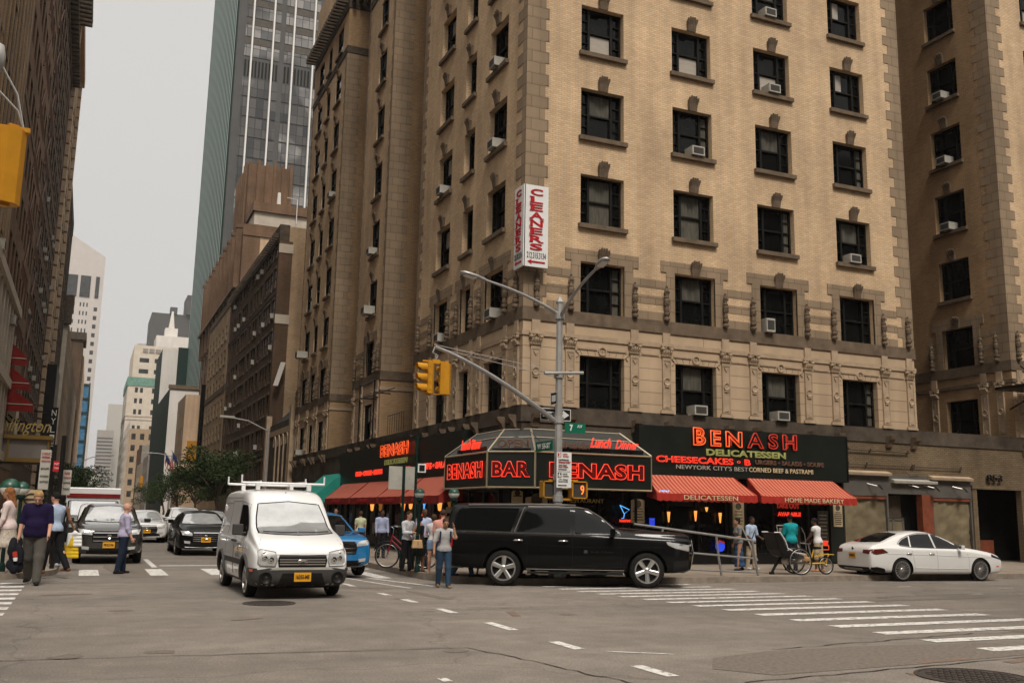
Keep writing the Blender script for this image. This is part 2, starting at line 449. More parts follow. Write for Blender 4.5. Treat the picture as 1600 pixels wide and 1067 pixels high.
def child(o,name,mesh,loc=(0,0,0),rot=(0,0,0),scale=(1,1,1),off=True):
 c=bpy.data.objects.new(name,mesh);link(c);c.parent=o
 l=Vector(loc)
 r=root_of(o)
 if off and r.get('_world')and o.parent is None:l=l-r.location
 c.location=l;c.rotation_euler=rot;c.scale=scale
 return c
def copy_tree(o,parent=None):
 c=o.copy();COL.objects.link(c);c.parent=parent
 for ch in list(o.children):copy_tree(ch,c)
 return c
def dup(o,loc,rz=None,label=None,group=None,scale=None):
 c=copy_tree(o)
 c.location=loc
 if rz is not None:c.rotation_euler=(0,0,rz)
 if label:c['label']=label
 if group:c['group']=group
 if scale:c.scale=(scale,)*3
 return c
def text_mesh(txt,size,extrude=.01,outline=0.0,bold=0.0,shear=0.0,spacing=1.0,align='CENTER',sx=1.0):
 cu=bpy.data.curves.new('text','FONT')
 cu.body=txt;cu.size=size;cu.align_x=align;cu.align_y='CENTER'
 cu.shear=shear;cu.space_character=spacing;cu.offset=bold
 cu.resolution_u=3
 if outline:
  cu.fill_mode='NONE';cu.bevel_depth=outline;cu.bevel_resolution=1;cu.extrude=0
 else:
  cu.extrude=extrude
 o=bpy.data.objects.new('text',cu);link(o)
 bpy.context.view_layer.update()
 dg=bpy.context.evaluated_depsgraph_get()
 me=bpy.data.meshes.new_from_object(o.evaluated_get(dg))
 bpy.data.objects.remove(o)
 if sx!=1.0:
  for v in me.vertices:v.co.x*=sx
 return me
def lettering(name,txt,size,pos,xdir,m,parent,fit=None,fith=None,**kw):
 """text standing upright; pos = centre in world coordinates, xdir = reading direction"""
 me=text_mesh(txt,size,**kw)
 me.name=name
 xs=[v.co.x for v in me.vertices];ys=[v.co.y for v in me.vertices]
 w,h=max(xs)-min(xs),max(ys)-min(ys)
 cx,cy=(max(xs)+min(xs))/2,(max(ys)+min(ys))/2
 fx=fit/w if fit else 1.0
 fy=fith/h if fith else 1.0
 X=Vector(xdir).normalized();Z=Vector((0,0,1));Y=X.cross(Z)
 r=root_of(parent)if parent is not None else None
 off=r.location if(r is not None and r.get('_world'))else Vector((0,0,0))
 P=Vector(pos)-off
 for v in me.vertices:
  v.co=P+X*((v.co.x-cx)*fx)+Z*((v.co.y-cy)*fy)+Y*v.co.z
 me.materials.clear();me.materials.append(m)
 o=bpy.data.objects.new(name,me);link(o)
 if parent is not None:o.parent=parent
 return o
def clamp01(t):return max(0.0,min(1.0,t))
def road_z(x,y):
 t=clamp01((y-14)/8.6)*clamp01((x-4)/3.4)
 return-.12*t*t*(3-2*t)
WALK=.04
LWALK=.12
# -- GROUND
def frange(a,b,s):
 n=max(1,int(round((b-a)/s)));return[a+(b-a)*i/n for i in range(n+1)]
gx=[-3000,-300,-40,-10,0]+frange(4,12,.5)[0:]+[20,30,60,300,3000]
gy=[-3000,-300,-40,-5,5,10]+frange(14,23.5,.5)+[30,60,120,300,1000,3000]
mb=MB()
vs=[(x,y,road_z(x,y))for y in gy for x in gx]
nx_=len(gx)
fs=[(j*nx_+i,j*nx_+i+1,(j+1)*nx_+i+1,(j+1)*nx_+i)for j in range(len(gy)-1)for i in range(nx_-1)]
mb.add(vs,fs)
tag(mb.build('road',MT['asphalt'],fix=False,smooth=True),kind='structure')
def slab(name,poly,z0,z1,kw=.17,kidx=None):
 """pavement slab; kerb edges = list of polygon edge indices"""
 mb=MB()
 mb.prism(poly,lambda u,v,h:(u,v,h),z0,z1,0)
 o=tag(mb.build(name,[MT['pavement']]),kind='structure')
 kb=MB()
 pts=[Vector((poly[i][0],poly[i][1]))for i in kidx]
 off=[]
 for i,p in enumerate(pts):
  d=(pts[min(i+1,len(pts)-1)]-pts[max(0,i-1)]).normalized()
  off.append(Vector((d.y,-d.x)))
 for i in range(len(pts)-1):
  a,b=pts[i]-off[i]*.02,pts[i+1]-off[i+1]*.02
  a2,b2=a+off[i]*kw,b+off[i+1]*kw
  zt=z1+.004
  kb.add([(a.x,a.y,z0),(b.x,b.y,z0),(b2 .x,b2 .y,z0),(a2 .x,a2 .y,z0),(a.x,a.y,zt),(b.x,b.y,zt),(b2 .x,b2 .y,zt),(a2 .x,a2 .y,zt)],
[(0,3,2,1),(4,5,6,7),(0,1,5,4),(1,2,6,5),(2,3,7,6),(3,0,4,7)])
 tag(kb.build('kerb',MT['kerb'],smooth=30),kind='structure')
 return o
arc=[(11.4+3.0*math.cos(R(a)),25.6+3.0*math.sin(R(a)))for a in range(270,179,-10)]
polyR=[(400,22.6)]+arc+[(8.4,900),(400,900)]
slab('pavement',polyR,-.4,WALK,kidx=list(range(1+len(arc)+1)))
arcL=[(-2.9+2.4*math.cos(R(a)),26.6+2.4*math.sin(R(a)))for a in range(0,-91,-10)]
polyL=[(-.5,900)]+arcL+[(-300,24.2),(-300,900)]
slab('pavement',polyL,-.3,LWALK,kidx=list(range(1+len(arcL)+1)))
# -- painted markings: thin sheets following the road
def sheet(mb,poly,dz=.006,step=1.0):
 """quad poly subdivided so that it follows the road surface"""
 (a,b,c,d)=[Vector(p)for p in poly]
 n=max(1,int((b-a).length/step));m=max(1,int((d-a).length/step))
 vs=[]
 for j in range(m+1):
  for i in range(n+1):
   s,t=i/n,j/m
   p=(a*(1-s)+b*s)*(1-t)+(d*(1-s)+c*s)*t
   vs.append((p.x,p.y,road_z(p.x,p.y)+dz))
 fs=[(j*(n+1)+i,j*(n+1)+i+1,(j+1)*(n+1)+i+1,(j+1)*(n+1)+i)for j in range(m)for i in range(n)]
 mb.add(vs,fs)
mb=MB()
for k in range(14):
 y=10.35+k*.90
 sk=-.03*k
 sheet(mb,[(10.95+sk,y),(15.25+sk,y),(15.25+sk,y+.30),(10.95+sk,y+.30)])
sheet(mb,[(11.0,9.45),(15.3,9.45),(15.3,9.75),(11.0,9.75)])
tag(mb.build('crosswalk_stripes',MT['marking'],fix=False),kind='structure')
mb=MB()
for k in range(11):
 y=14.0+k*.92
 sheet(mb,[(-5.2,y),(-.98,y),(-.98,y+.40),(-5.2,y+.40)])
tag(mb.build('crosswalk_stripes',MT['marking'],fix=False),kind='structure')
mb=MB()
for x in(.02,1.62,3.05,4.55,6.0,7.3):
 sheet(mb,[(x,25.6),(x+.42,25.6),(x+.42,28.2),(x,28.2)]if x>1 else[(x,25.7),(x+.45,25.7),(x+.45,28.0),(x,28.0)])
sheet(mb,[(2.1,29.6),(8.2,29.6),(8.2,29.9),(2.1,29.9)])
sheet(mb,[(1.85,29.0),(2.0,29.0),(2.0,33.5),(1.85,33.5)])
sheet(mb,[(4.6,42),(4.72,42),(4.72,49),(4.6,49)])
tag(mb.build('crosswalk_stripes',MT['marking'],fix=False),kind='structure')
mb=MB()
for(y0,y1)in((19.45,20.1),(17.7,18.45),(15.6,16.4),(13.15,14.15),(11.1,11.85),(9.0,9.75),(22.3,23.2)):
 sheet(mb,[(5.72,y0),(5.88,y0),(5.88,y1),(5.72,y1)])
sheet(mb,[(3.4,9.4),(3.5,9.4),(3.5,9.6),(3.4,9.6)])
sheet(mb,[(6.0,10.9),(6.12,10.75),(6.75,10.35),(6.62,10.5)])
sheet(mb,[(7.25,8.1),(7.33,8.1),(7.45,7.6),(7.36,7.6)])
for x,y in((8.1,24.6),):
 pass
sheet(mb,[(6.9,26.2),(7.0,26.2),(8.0,22.7),(7.85,22.7)])
sheet(mb,[(6.2,26.2),(6.3,26.2),(7.2,22.2),(7.08,22.2)])
for(x,y)in((22.5,19.0),(19.3,17.2),(24.4,19.3),(14.5,13.0),(20.1,20.2)):
 sheet(mb,[(x,y),(x+.5,y),(x+.5,y+.08),(x,y+.08)])
tag(mb.build('lane_markings',MT['marking'],fix=False),kind='structure')
mb=MB()
random.seed(3)
for(x,y,a,l)in((9.2,8.9,.1,.9),(10.3,8.6,.2,.7),(8.4,8.3,-.2,.8),(11.6,8.5,.1,.6),(6.7,14.9,1.3,.8),(-.6,20.3,.1,.9),(5.1,21.6,.1,1.5),(3.9,22.3,.2,1.2),(8.9,7.6,0,.5),(2.2,15.3,.4,.5)):
 ca,sa=math.cos(a),math.sin(a)
 sheet(mb,[(x,y),(x+ca*l,y+sa*l),(x+ca*l-sa*.14,y+sa*l+ca*.14),(x-sa*.14,y+ca*.14)],dz=.005)
tag(mb.build('survey_paint',MT['faint_mark'],fix=False),kind='structure')
mb=MB()
def blob(mb,pts,dz=.004):
 c=(sum(p[0]for p in pts)/len(pts),sum(p[1]for p in pts)/len(pts))
 n=len(pts)
 mb.add([(p[0],p[1],road_z(*p)+dz)for p in pts]+[(c[0],c[1],road_z(*c)+dz)],[(i,(i+1)%n,n)for i in range(n)])
blob(mb,[(6.9,8.75),(8.6,8.85),(10.4,9.0),(12.2,9.25),(11.7,10.1),(9.7,10.35),(8.0,10.3),(7.0,10.0),(6.5,9.3)])
blob(mb,[(.95,24.9),(1.9,24.7),(2.0,29),(1.5,33),(.8,33),(.6,29)])
for(x,y,w,h)in((13.5,16.0,5.0,.22),(18.0,12.4,6.0,.3),(6.6,18.6,.3,2.4)):
 blob(mb,[(x,y),(x+w*.5,y+random.uniform(-.05,.05)),(x+w,y),(x+w,y+h),(x+w*.4,y+h*1.1),(x,y+h*.9)])
for _ in range(26):
 x,y=random.uniform(-3,20),random.uniform(8.5,21);r_=random.uniform(.05,.22)
 blob(mb,[(x+r_*random.uniform(.7,1.3)*math.cos(a*PI/4),y+r_*random.uniform(.7,1.3)*math.sin(a*PI/4))for a in range(8)])
tag(mb.build('asphalt_patches',MT['patch'],fix=False),kind='structure')
mb=MB()
for(p,q)in(((6.3,8.45),(13.2,9.15)),((-4,23.3),(8.0,23.2)),((8.2,10.4),(12.4,11.0)),((-3,12.2),(4.5,11.6)),((4.5,11.6),(5.3,8.2)),((15.6,16.8),(27,18.2)),((12.4,11.0),(17.5,10.2))):
 p,q=Vector(p),Vector(q);prev=p;n=22
 for i in range(1,n+1):
  c=p.lerp(q,i/n)+Vector((random.uniform(-.04,.04),random.uniform(-.04,.04)))
  d=(c-prev).normalized();w=Vector((-d.y,d.x))*random.uniform(.006,.016)
  mb.add([(*(prev-w),road_z(*prev)+.0075),(*(c-w),road_z(*c)+.0075),(*(c+w),road_z(*c)+.0075),(*(prev+w),road_z(*prev)+.0075)],[(0,1,2,3)])
  prev=c
tag(mb.build('asphalt_seams',mat('tar_seam',(.035,.03,.026),.6,world=True),fix=False),kind='structure')
# -- manhole covers
def manhole(label,x,y,r,group=None):
 z=road_z(x,y)
 t=wthing('manhole_cover',label,'manhole cover',(x,y,z))
 mb=MB();mb.lathe([(r,0.0),(r,.012),(r*.93,.014),(r*.93,.008)],(x,y,z),40)
 mb.build('frame_ring',MT['iron'],t,smooth=True)
 mb=MB();mb.lathe([(r*.92,.0),(r*.92,.010),(r*.80,.011),(.0005,.011)],(x,y,z),40)
 for i in range(-5,6):
  for j in range(-5,6):
   px,py=i*r*.15,j*r*.15
   if px*px+py*py<(r*.78)**2:mb.box(x+px-r*.045,x+px+r*.045,y+py-r*.045,y+py+r*.045,z+.010,z+.017)
 mb.build('lid',MT['iron'],t)
manhole('large dark iron manhole cover in the foreground at the lower right',8.95,7.98,.60)
manhole('small iron manhole cover in the road just in front of the white van',3.15,17.9,.46)
# -- WALL WITH OPENINGS
def face_fn(kind,plane):
 if kind=='S':return lambda u,z,d=0:(u,plane+d,z)
 if kind=='N':return lambda u,z,d=0:(u,plane-d,z)
 if kind=='W':return lambda u,z,d=0:(plane+d,u,z)
 return lambda u,z,d=0:(plane-d,u,z)
def wall(mb,kind,plane,u0,u1,z0,z1,ops=(),depth=.28,mi=0,rmi=None):
 P=face_fn(kind,plane)
 if rmi is None:rmi=mi
 us=sorted({u0,u1,*[a for o in ops for a in o[:2]if u0<a<u1]})
 zs=sorted({z0,z1,*[a for o in ops for a in o[2:4]if z0<a<z1]})
 def hole(u,z):return any(o[0]<u<o[1]and o[2]<z<o[3]for o in ops)
 for j in range(len(zs)-1):
  i=0
  while i<len(us)-1:
   if hole((us[i]+us[i+1])/2,(zs[j]+zs[j+1])/2):i+=1;continue
   k=i
   while k+1<len(us)-1 and not hole((us[k+1]+us[k+2])/2,(zs[j]+zs[j+1])/2):k+=1
   mb.add([P(us[i],zs[j]),P(us[k+1],zs[j]),P(us[k+1],zs[j+1]),P(us[i],zs[j+1])],[(0,1,2,3)],mi)
   i=k+1
 for(a,b,c,d)in[o[:4]for o in ops]:
  a,b,c,d=max(a,u0),min(b,u1),max(c,z0),min(d,z1)
  mb.add([P(a,c),P(b,c),P(b,d),P(a,d),P(a,c,depth),P(b,c,depth),P(b,d,depth),P(a,d,depth)],
[(0,1,5,4),(1,2,6,5),(2,3,7,6),(3,0,4,7)],rmi)
ROT={'S':0.0,'W':-PI/2,'E':PI/2,'N':PI}
# -- window kit (local: x across, -y outwards, z up from the sill)
_win={}
def window_parts(w,h,style):
 k=(round(w,2),round(h,2),style)
 if k in _win:return _win[k]
 f=MB();t=.07;y0,y1=-.03,.05
 f.box(-w/2,-w/2+t,y0,y1,0,h);f.box(w/2-t,w/2,y0,y1,0,h)
 f.box(-w/2+t,w/2-t,y0,y1,0,t);f.box(-w/2+t,w/2-t,y0,y1,h-t,h)
 if style=='triple':
  s=w*.235
  for x in(-w/2+s,w/2-s):f.box(x-.045,x+.045,y0-.02,y1,t,h-t)
  f.box(-w/2+s+.045,w/2-s-.045,y0-.01,y1,h*.5-.03,h*.5+.03)
  for sg in(-1,1):
   f.box(sg*(w/2-s+.045),sg*(w/2-t),y0,y1,h*.5-.02,h*.5+.02)
   f.box(sg*(w/2-s+.045),sg*(w/2-t),y0+.01,y1,h*.74-.012,h*.74+.012)
   f.box(sg*(w/2-s+.045),sg*(w/2-t),y0+.01,y1,h*.26-.012,h*.26+.012)
 else:
  f.box(-w/2+t,w/2-t,y0,y1,h*.5-.03,h*.5+.03)
  if style=='pair':f.box(-.05,.05,y0-.01,y1,t,h-t)
 me=f_mesh(f,'window',MT['frame'])
 g=MB();g.box(-w/2+.02,w/2-.02,.052,.062,.02,h-.02)
 ge=f_mesh(g,'pane',MT['glass'])
 s=MB();s.box(-w/2-.10,w/2+.10,-.40,-.10,-.17,-.012);se=f_mesh(s,'sill',MT['stone_dk'])
 _win[k]=(me,ge,se)
 return _win[k]
def f_mesh(mb,name,m):
 o=mb.build(name,m);me=o.data;bpy.data.objects.remove(o);return me
def keystone_mesh():
 mb=MB()
 n=5
 for i in range(n):
  a=(i-(n-1)/2)
  x0,x1=a*.055,a*.082
  hgt=.44-.012*a*a+(.02 if i%2 else 0)
  mb.tube([(x0,-.04,-.02),((x0+x1)/2,-.07,hgt*.5),(x1,-.12,hgt*.86),(x1*1.06,-.16,hgt)],[.036,.04,.05,.028],6)
 mb.box(-.17,.17,-.045,.02,0,.34)
 return f_mesh(mb,'keystone',MT['stone_dk'])
KEY=keystone_mesh()
for v_ in KEY.vertices:v_.co.x*=1.1;v_.co.z*=1.2
def blind_mesh(w,h,z0,z1,x0=-.26,x1=.26):
 mb=MB();mb.box(w*x0,w*x1,.040,.050,h*z0,h*z1);return f_mesh(mb,'blind',MT['blind'])
def curtain_mesh(w,h,z0,z1,x0,x1):
 mb=MB();mb.box(w*x0,w*x1,.042,.050,h*z0,h*z1);return f_mesh(mb,'blind',MT['curtain'])
BL={}
def add_window(parent,kind,plane,uc,z,w,h,style='triple',sill=True,key=True,recess=.26,blind=None,pane_only=False):
 P=face_fn(kind,plane)
 fm,gm,sm=window_parts(w,h,style)
 p=P(uc,z,recess)
 if blind is None and w>1.3 and plane!=35.6:
  rb_=random.Random(int(uc*77+z*131));blind=rb_.choice([None,None,'high','full','side','high','low' if kind=='S' else 'full','half'])
 f=child(parent,'window',fm,p,(0,0,ROT[kind]))
 child(f,'pane',gm,off=False)
 if sill:child(f,'sill',sm,(0,.26-recess,0),off=False)
 if key:child(f,'keystone',KEY,(0,-recess-.02,h-.01),off=False)
 if blind:
  kk=(w,h,blind)
  if kk not in BL:
   BL[kk]={'low':lambda:blind_mesh(w,h,.05,.46),'high':lambda:curtain_mesh(w,h,.52,.95,-.25,.25),'full':lambda:curtain_mesh(w,h,.05,.95,-.25,.25),
'side':lambda:curtain_mesh(w,h,.05,.95,.29,.45),'half':lambda:blind_mesh(w,h,.52,.93,-.24,-.02)}[blind]()
  child(f,'blind',BL[kk],off=False)
 return f
 # -- mouldings
def molding(mb,path,prof,mi=0,z=0):
 """path: plan points with the outside on the right hand when walking; prof: (out, z)"""
 pts=[Vector(p)for p in path];n=len(pts)
 nor=[]
 for i in range(n):
  ds=[]
  if i>0:ds.append((pts[i]-pts[i-1]).normalized())
  if i<n-1:ds.append((pts[i+1]-pts[i]).normalized())
  ns_=[Vector((d.y,-d.x))for d in ds]
  if len(ns_)==1:nor.append(ns_[0])
  else:
   s=(ns_[0]+ns_[1]);s.normalize();nor.append(s/max(.3,s.dot(ns_[0])))
 k=len(prof);b=len(mb.v)
 for i in range(n):
  for(o,h)in prof:
   q=pts[i]+nor[i]*o
   mb.v.append((q.x,q.y,h+z))
 for i in range(n-1):
  for j in range(k):
   j2=(j+1)%k
   mb.f.append((b+i*k+j,b+i*k+j2,b+(i+1)*k+j2,b+(i+1)*k+j));mb.m.append(mi)
 mb.f.append(tuple(b+j for j in range(k)));mb.m.append(mi)
 mb.f.append(tuple(b+(n-1)*k+j for j in range(k))[::-1]);mb.m.append(mi)
 # -- CORNER APARTMENT HOTEL
FX,FY=12.85,28.8
S=[5.17,8.45,11.62,14.84,18.04,21.25,24.46,27.67]
WH=1.81
HT=38.0
B=wthing('apartment_building','large tan brick corner apartment building with a carved stone base and dark windows','building',(FX,FY,0))
rc=[15.84,19.66,23.42,27.24]
lc=[(31.42,1.75),(34.32,1.15),(37.2,1.70)]
b2c=[(48.1,1.5)]
b3c=[(59.0,1.55),(61.9,1.05),(64.6,1.55)]
wc=[(31.45,1.7)]
def openings(cs,levels,ws=None):
 o=[]
 for c in cs:
  u,w=(c if isinstance(c,tuple)else(c,1.74))
  for s in levels:o.append((u-w/2,u+w/2,s,s+WH))
 return o
mb=MB()
TOPZ=30.6
for(z0,z1,mi)in((8.4,HT,0),):
 wall(mb,'S',FY,FX,30.1,z0,z1,openings(rc,[s for s in S if s>=8.4]+[30.88,34.09]),mi=0)
 wall(mb,'W',FX,FY,40.5,z0,z1,openings(lc,[s for s in S if s>=8.4]+[30.88,34.09]),mi=0)
 wall(mb,'W',FX,45.9,51.3,z0,z1,openings(b2c,[s for s in S if s>=8.4]+[30.95]),mi=0,depth=.16)
 wall(mb,'W',FX,56.8,67.0,z0,z1,openings(b3c,[s for s in S if s>=8.4]+[31.0]),mi=0,depth=.14)
 wall(mb,'S',FY,35.6,60,z0,z1,openings([(38.7,1.7),(42,1.7),(46,1.7)],[s for s in S if s>=8.4]),mi=0)
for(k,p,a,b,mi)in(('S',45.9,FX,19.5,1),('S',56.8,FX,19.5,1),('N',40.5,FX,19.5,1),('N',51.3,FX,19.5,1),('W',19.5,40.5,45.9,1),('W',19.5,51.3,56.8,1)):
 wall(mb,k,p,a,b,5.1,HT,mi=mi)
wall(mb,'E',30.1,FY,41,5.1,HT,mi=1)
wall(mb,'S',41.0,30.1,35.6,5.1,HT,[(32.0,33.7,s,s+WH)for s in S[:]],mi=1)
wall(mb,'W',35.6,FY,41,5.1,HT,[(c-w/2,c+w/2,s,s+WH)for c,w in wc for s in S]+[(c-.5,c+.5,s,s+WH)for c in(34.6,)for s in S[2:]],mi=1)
wall(mb,'N',67.0,FX,30,0,HT,mi=0)
wall(mb,'E',60,FY,67,0,HT,mi=0)
mb.add([(FX,FY,HT),(60,FY,HT),(60,67,HT),(FX,67,HT)],[(0,1,2,3)],1)
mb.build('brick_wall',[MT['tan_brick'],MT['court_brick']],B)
mb=MB()
wall(mb,'S',FY,FX,30.1,5.1,8.4,openings(rc,[S[0]]))
wall(mb,'W',FX,FY,40.5,5.1,8.4,openings(lc,[S[0]]))
wall(mb,'W',FX,45.9,51.3,5.1,8.4,openings(b2c,[S[0]]),depth=.16)
wall(mb,'W',FX,56.8,67,5.1,8.4,openings(b3c,[S[0]]),depth=.14)
wall(mb,'S',FY,35.6,60,5.1,8.4,openings([(38.7,1.7),(42,1.7),(46,1.7)],[S[0]]))
mb.build('stone_wall',MT['ashlar'],B)
levels=list(enumerate(S))
BLINDS={('S',0,4):'low',('S',1,4):'low',('S',2,4):'low',('S',3,4):'half',('S',0,3):'high',('S',0,2):'full',('S',0,5):'full',('S',1,2):'full',('S',2,3):'high',
('S',1,5):'full',('S',2,5):'high',('S',3,5):'half',('S',3,3):'side',('S',0,1):'side',('S',1,1):'high',('S',3,2):'high',('S',2,0):'high',('S',1,0):'high',
('S',3,0):'side',('S',2,2):'side',('W',0,5):'half',('W',2,5):'half'}
for i,c in enumerate(rc):
 for j,s in levels:
  add_window(B,'S',FY,c,s,1.74,WH,'triple',sill=j>=2,key=j>=1,blind=BLINDS.get(('S',i,j)))
for i,(c,w)in enumerate(lc):
 for j,s in levels:
  add_window(B,'W',FX,c,s,w,WH,'triple' if w>1.3 else 'single',sill=j>=2,key=j>=1,blind=BLINDS.get(('W',i,j)))
for c,w in b2c:
 for j,s in enumerate(S+[30.95]):add_window(B,'W',FX,c,s,w,WH,'triple',sill=j>=2,key=1<=j<8,recess=.10)
for c,w in b3c:
 for j,s in enumerate(S+[31.0]):add_window(B,'W',FX,c,s,w,WH,'single',sill=j>=2,key=1<=j<8,recess=.08)
for c,w in wc:
 for j,s in enumerate(S):add_window(B,'W',35.6,c,s,w,WH,'triple',sill=j>=2,key=j>=1)
for j,s in enumerate(S[2:]):add_window(B,'W',35.6,34.6,s,1.0,WH,'single',sill=True,key=False)
for j,s in enumerate(S[1:]):add_window(B,'S',FY,38.7,s,1.7,WH,'triple',sill=j>=1,key=True)
def quoin(cx,cy,sx_,sy_,z0,z1,wx=(.62,.80),wy=(.62,.80),t=.022):
 mb=MB();z=z0;i=0
 while z<z1-.01:
  h=min(.42,z1-z)
  a,b=wx[i%2],wy[i%2]
  x0,x1=(cx-t,cx+a)if sx_>0 else(cx-a,cx+t)
  y0,y1=(cy-t,cy+b)if sy_>0 else(cy-b,cy+t)
  mb.box(x0,x1,y0,y1,z,z+h-.004);z+=h;i+=1
 mb.build('quoin',MT['quoin'],B)
quoin(FX,FY,1,1,8.45,HT,(.70,.84),(.34,.80))
quoin(30.1,FY,-1,1,8.45,HT,(.55,.80))
quoin(FX,40.5,1,-1,8.45,HT,(.4,.6),(.35,.6))
quoin(FX,45.9,1,1,8.45,HT,(.9,1.05),(.28,.4))
quoin(FX,51.3,1,-1,8.45,HT,(.4,.5),(.22,.32))
quoin(FX,56.8,1,1,8.45,30.2,(.75,.95),(.28,.42))
quoin(FX,67.0,1,-1,8.45,30.2,(.3,.4),(.2,.3))
quoin(35.6,FY,1,1,8.45,HT,(.62,.9),(.6,.85))
mb=MB();mbs=MB()
def bands(kind,plane,a,b):
 P=face_fn(kind,plane)
 for z0,z1 in((8.45,8.76),(9.04,9.34),(9.62,9.93)):
  p,q=P(a,z0,-.012),P(b,z1,.05)
  mb=MB();mb.box(p[0],q[0],p[1],q[1],z0,z1);mb.build('stone_band',MT['quoin'],B)
def surround(kind,plane,c,w,jw=.36):
 P=face_fn(kind,plane);mbs=MB()
 def bx(a,b,z0,z1,d=-.035):
  p,q=P(a,z0,d),P(b,z1,.06);mbs.box(p[0],q[0],p[1],q[1],z0,z1)
 bx(c-w/2-jw,c-w/2,8.46,8.45+WH);bx(c+w/2,c+w/2+jw,8.46,8.45+WH)
 bx(c-w/2-jw-.22,c+w/2+jw+.22,8.452+WH,8.45+WH+.42)
 mbs.build('window_surround',MT['quoin'],B)
def band_run(kind,plane,u0,u1,cs):
 e=u0
 for c,w in cs:
  bands(kind,plane,e,c-w/2-.36);surround(kind,plane,c,w);e=c+w/2+.36
 bands(kind,plane,e,u1)
band_run('S',FY,FX+.85,30.1-.81,[(c,1.74)for c in rc])
band_run('W',FX,FY+.81,40.5-.62,lc)
band_run('W',FX,45.9+.42,51.3-.33,b2c)
band_run('W',FX,56.8+.43,67-.31,b3c)
band_run('W',35.6,FY+.86,33.2,wc)
band_run('S',FY,35.6+.92,44,[(38.7,1.7)])
path_main=[(30.1,41),(30.1,FY),(FX,FY),(FX,40.5),(19.5,40.5)]
path_b2=[(19.5,45.9),(FX,45.9),(FX,51.3),(19.5,51.3)]
path_b3=[(19.5,56.8),(FX,56.8),(FX,67.0),(16,67)]
path_rw=[(60,FY),(35.6,FY),(35.6,41)]
CP=[(-.05,8.02),(.05,8.02),(.07,8.10),(.17,8.14),(.20,8.24),(.34,8.28),(.40,8.36),(.40,8.42),(-.05,8.46)]
AR=[(-.05,7.50),(.06,7.50),(.09,7.56),(.10,7.62),(-.05,7.66)]
AR2=[(-.05,7.28),(.035,7.28),(.05,7.31),(-.05,7.34)]
for p in(path_main,path_b2,path_b3):
 m_=MB();molding(m_,p,CP);m_.build('cornice',MT['stone_dk'],B)
 m_=MB();molding(m_,p,AR);m_.build('architrave',MT['stone'],B)
m_=MB();molding(m_,path_rw,CP);molding(m_,path_rw,AR);m_.build('cornice',MT['stone_dk'],B)
low=[(60,FY),(FX,FY),(FX,67.0),(16,67)]
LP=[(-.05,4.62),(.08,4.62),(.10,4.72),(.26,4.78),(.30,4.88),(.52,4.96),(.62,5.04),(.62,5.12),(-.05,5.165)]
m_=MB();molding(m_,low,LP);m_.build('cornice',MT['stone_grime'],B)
m_=MB()
m_.box(30.1,35.6,FY,41,5.02,5.14);m_.box(FX,19.5,40.5,45.9,5.02,5.14);m_.box(FX,19.5,51.3,56.8,5.02,5.14)
m_.build('terrace_roof',MT['roof'],B)
m_=MB()
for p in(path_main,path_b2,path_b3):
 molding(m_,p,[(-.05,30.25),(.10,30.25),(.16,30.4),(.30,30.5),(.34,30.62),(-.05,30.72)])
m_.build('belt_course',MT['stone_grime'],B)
m_=MB()
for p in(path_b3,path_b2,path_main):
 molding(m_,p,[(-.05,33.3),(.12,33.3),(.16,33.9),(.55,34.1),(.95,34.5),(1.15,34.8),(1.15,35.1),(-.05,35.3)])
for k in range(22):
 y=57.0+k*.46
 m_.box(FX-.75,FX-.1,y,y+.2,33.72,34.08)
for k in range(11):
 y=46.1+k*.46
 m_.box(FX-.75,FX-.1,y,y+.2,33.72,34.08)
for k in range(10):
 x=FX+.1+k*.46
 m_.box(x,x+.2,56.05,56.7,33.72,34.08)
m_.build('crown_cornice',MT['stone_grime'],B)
def pilaster_mesh():
 m=MB();w=.17
 m.box(-.27,.27,-.10,.01,0,.06);m.box(-.24,.24,-.08,.01,.06,.12)
 m.box(-w,w,-.055,.01,.12,2.02)
 for x in(-w,w-.035):m.box(x,x+.035,-.075,-.05,.16,1.9)
 for z in(.16,1.86):m.box(-w+.036,w-.036,-.075,-.05,z,z+.035)
 m.lathe([(.065,-.05),(.125,-.095),(.135,-.06),(.135,-.05)],(0,0,1.12),16,'y')
 m.box(-.09,.09,-.095,-.05,.93,.97)
 for(z,s)in((.22,1),(1.80,-1)):
  m.prism([(-.085,z),(.085,z),(0,z+s*.15)],lambda u,v,h:(u,h,v),-.09,-.05)
 m.box(-.21,.21,-.10,.01,2.02,2.07);m.box(-.17,.17,-.09,.01,2.07,2.32)
 for i in range(4):
  x=-.14+i*.093
  m.tube([(x,-.08,2.07),(x,-.13,2.17),(x,-.16,2.22)],[.04,.045,.025],6)
 for s in(-1,1):
  m.lathe([(.0,-.16),(.045,-.15),(.075,-.12),(.075,-.05)],(s*.18,0,2.29),10,'y')
  m.tube([(s*.06,-.09,2.2),(s*.12,-.13,2.3),(s*.05,-.14,2.33)],.03,6)
 m.box(-.25,.25,-.15,.01,2.36,2.42)
 m.box(-.15,.15,-.07,.01,2.42,2.86)
 return f_mesh(m,'pilaster',MT['stone'])
PIL=pilaster_mesh()
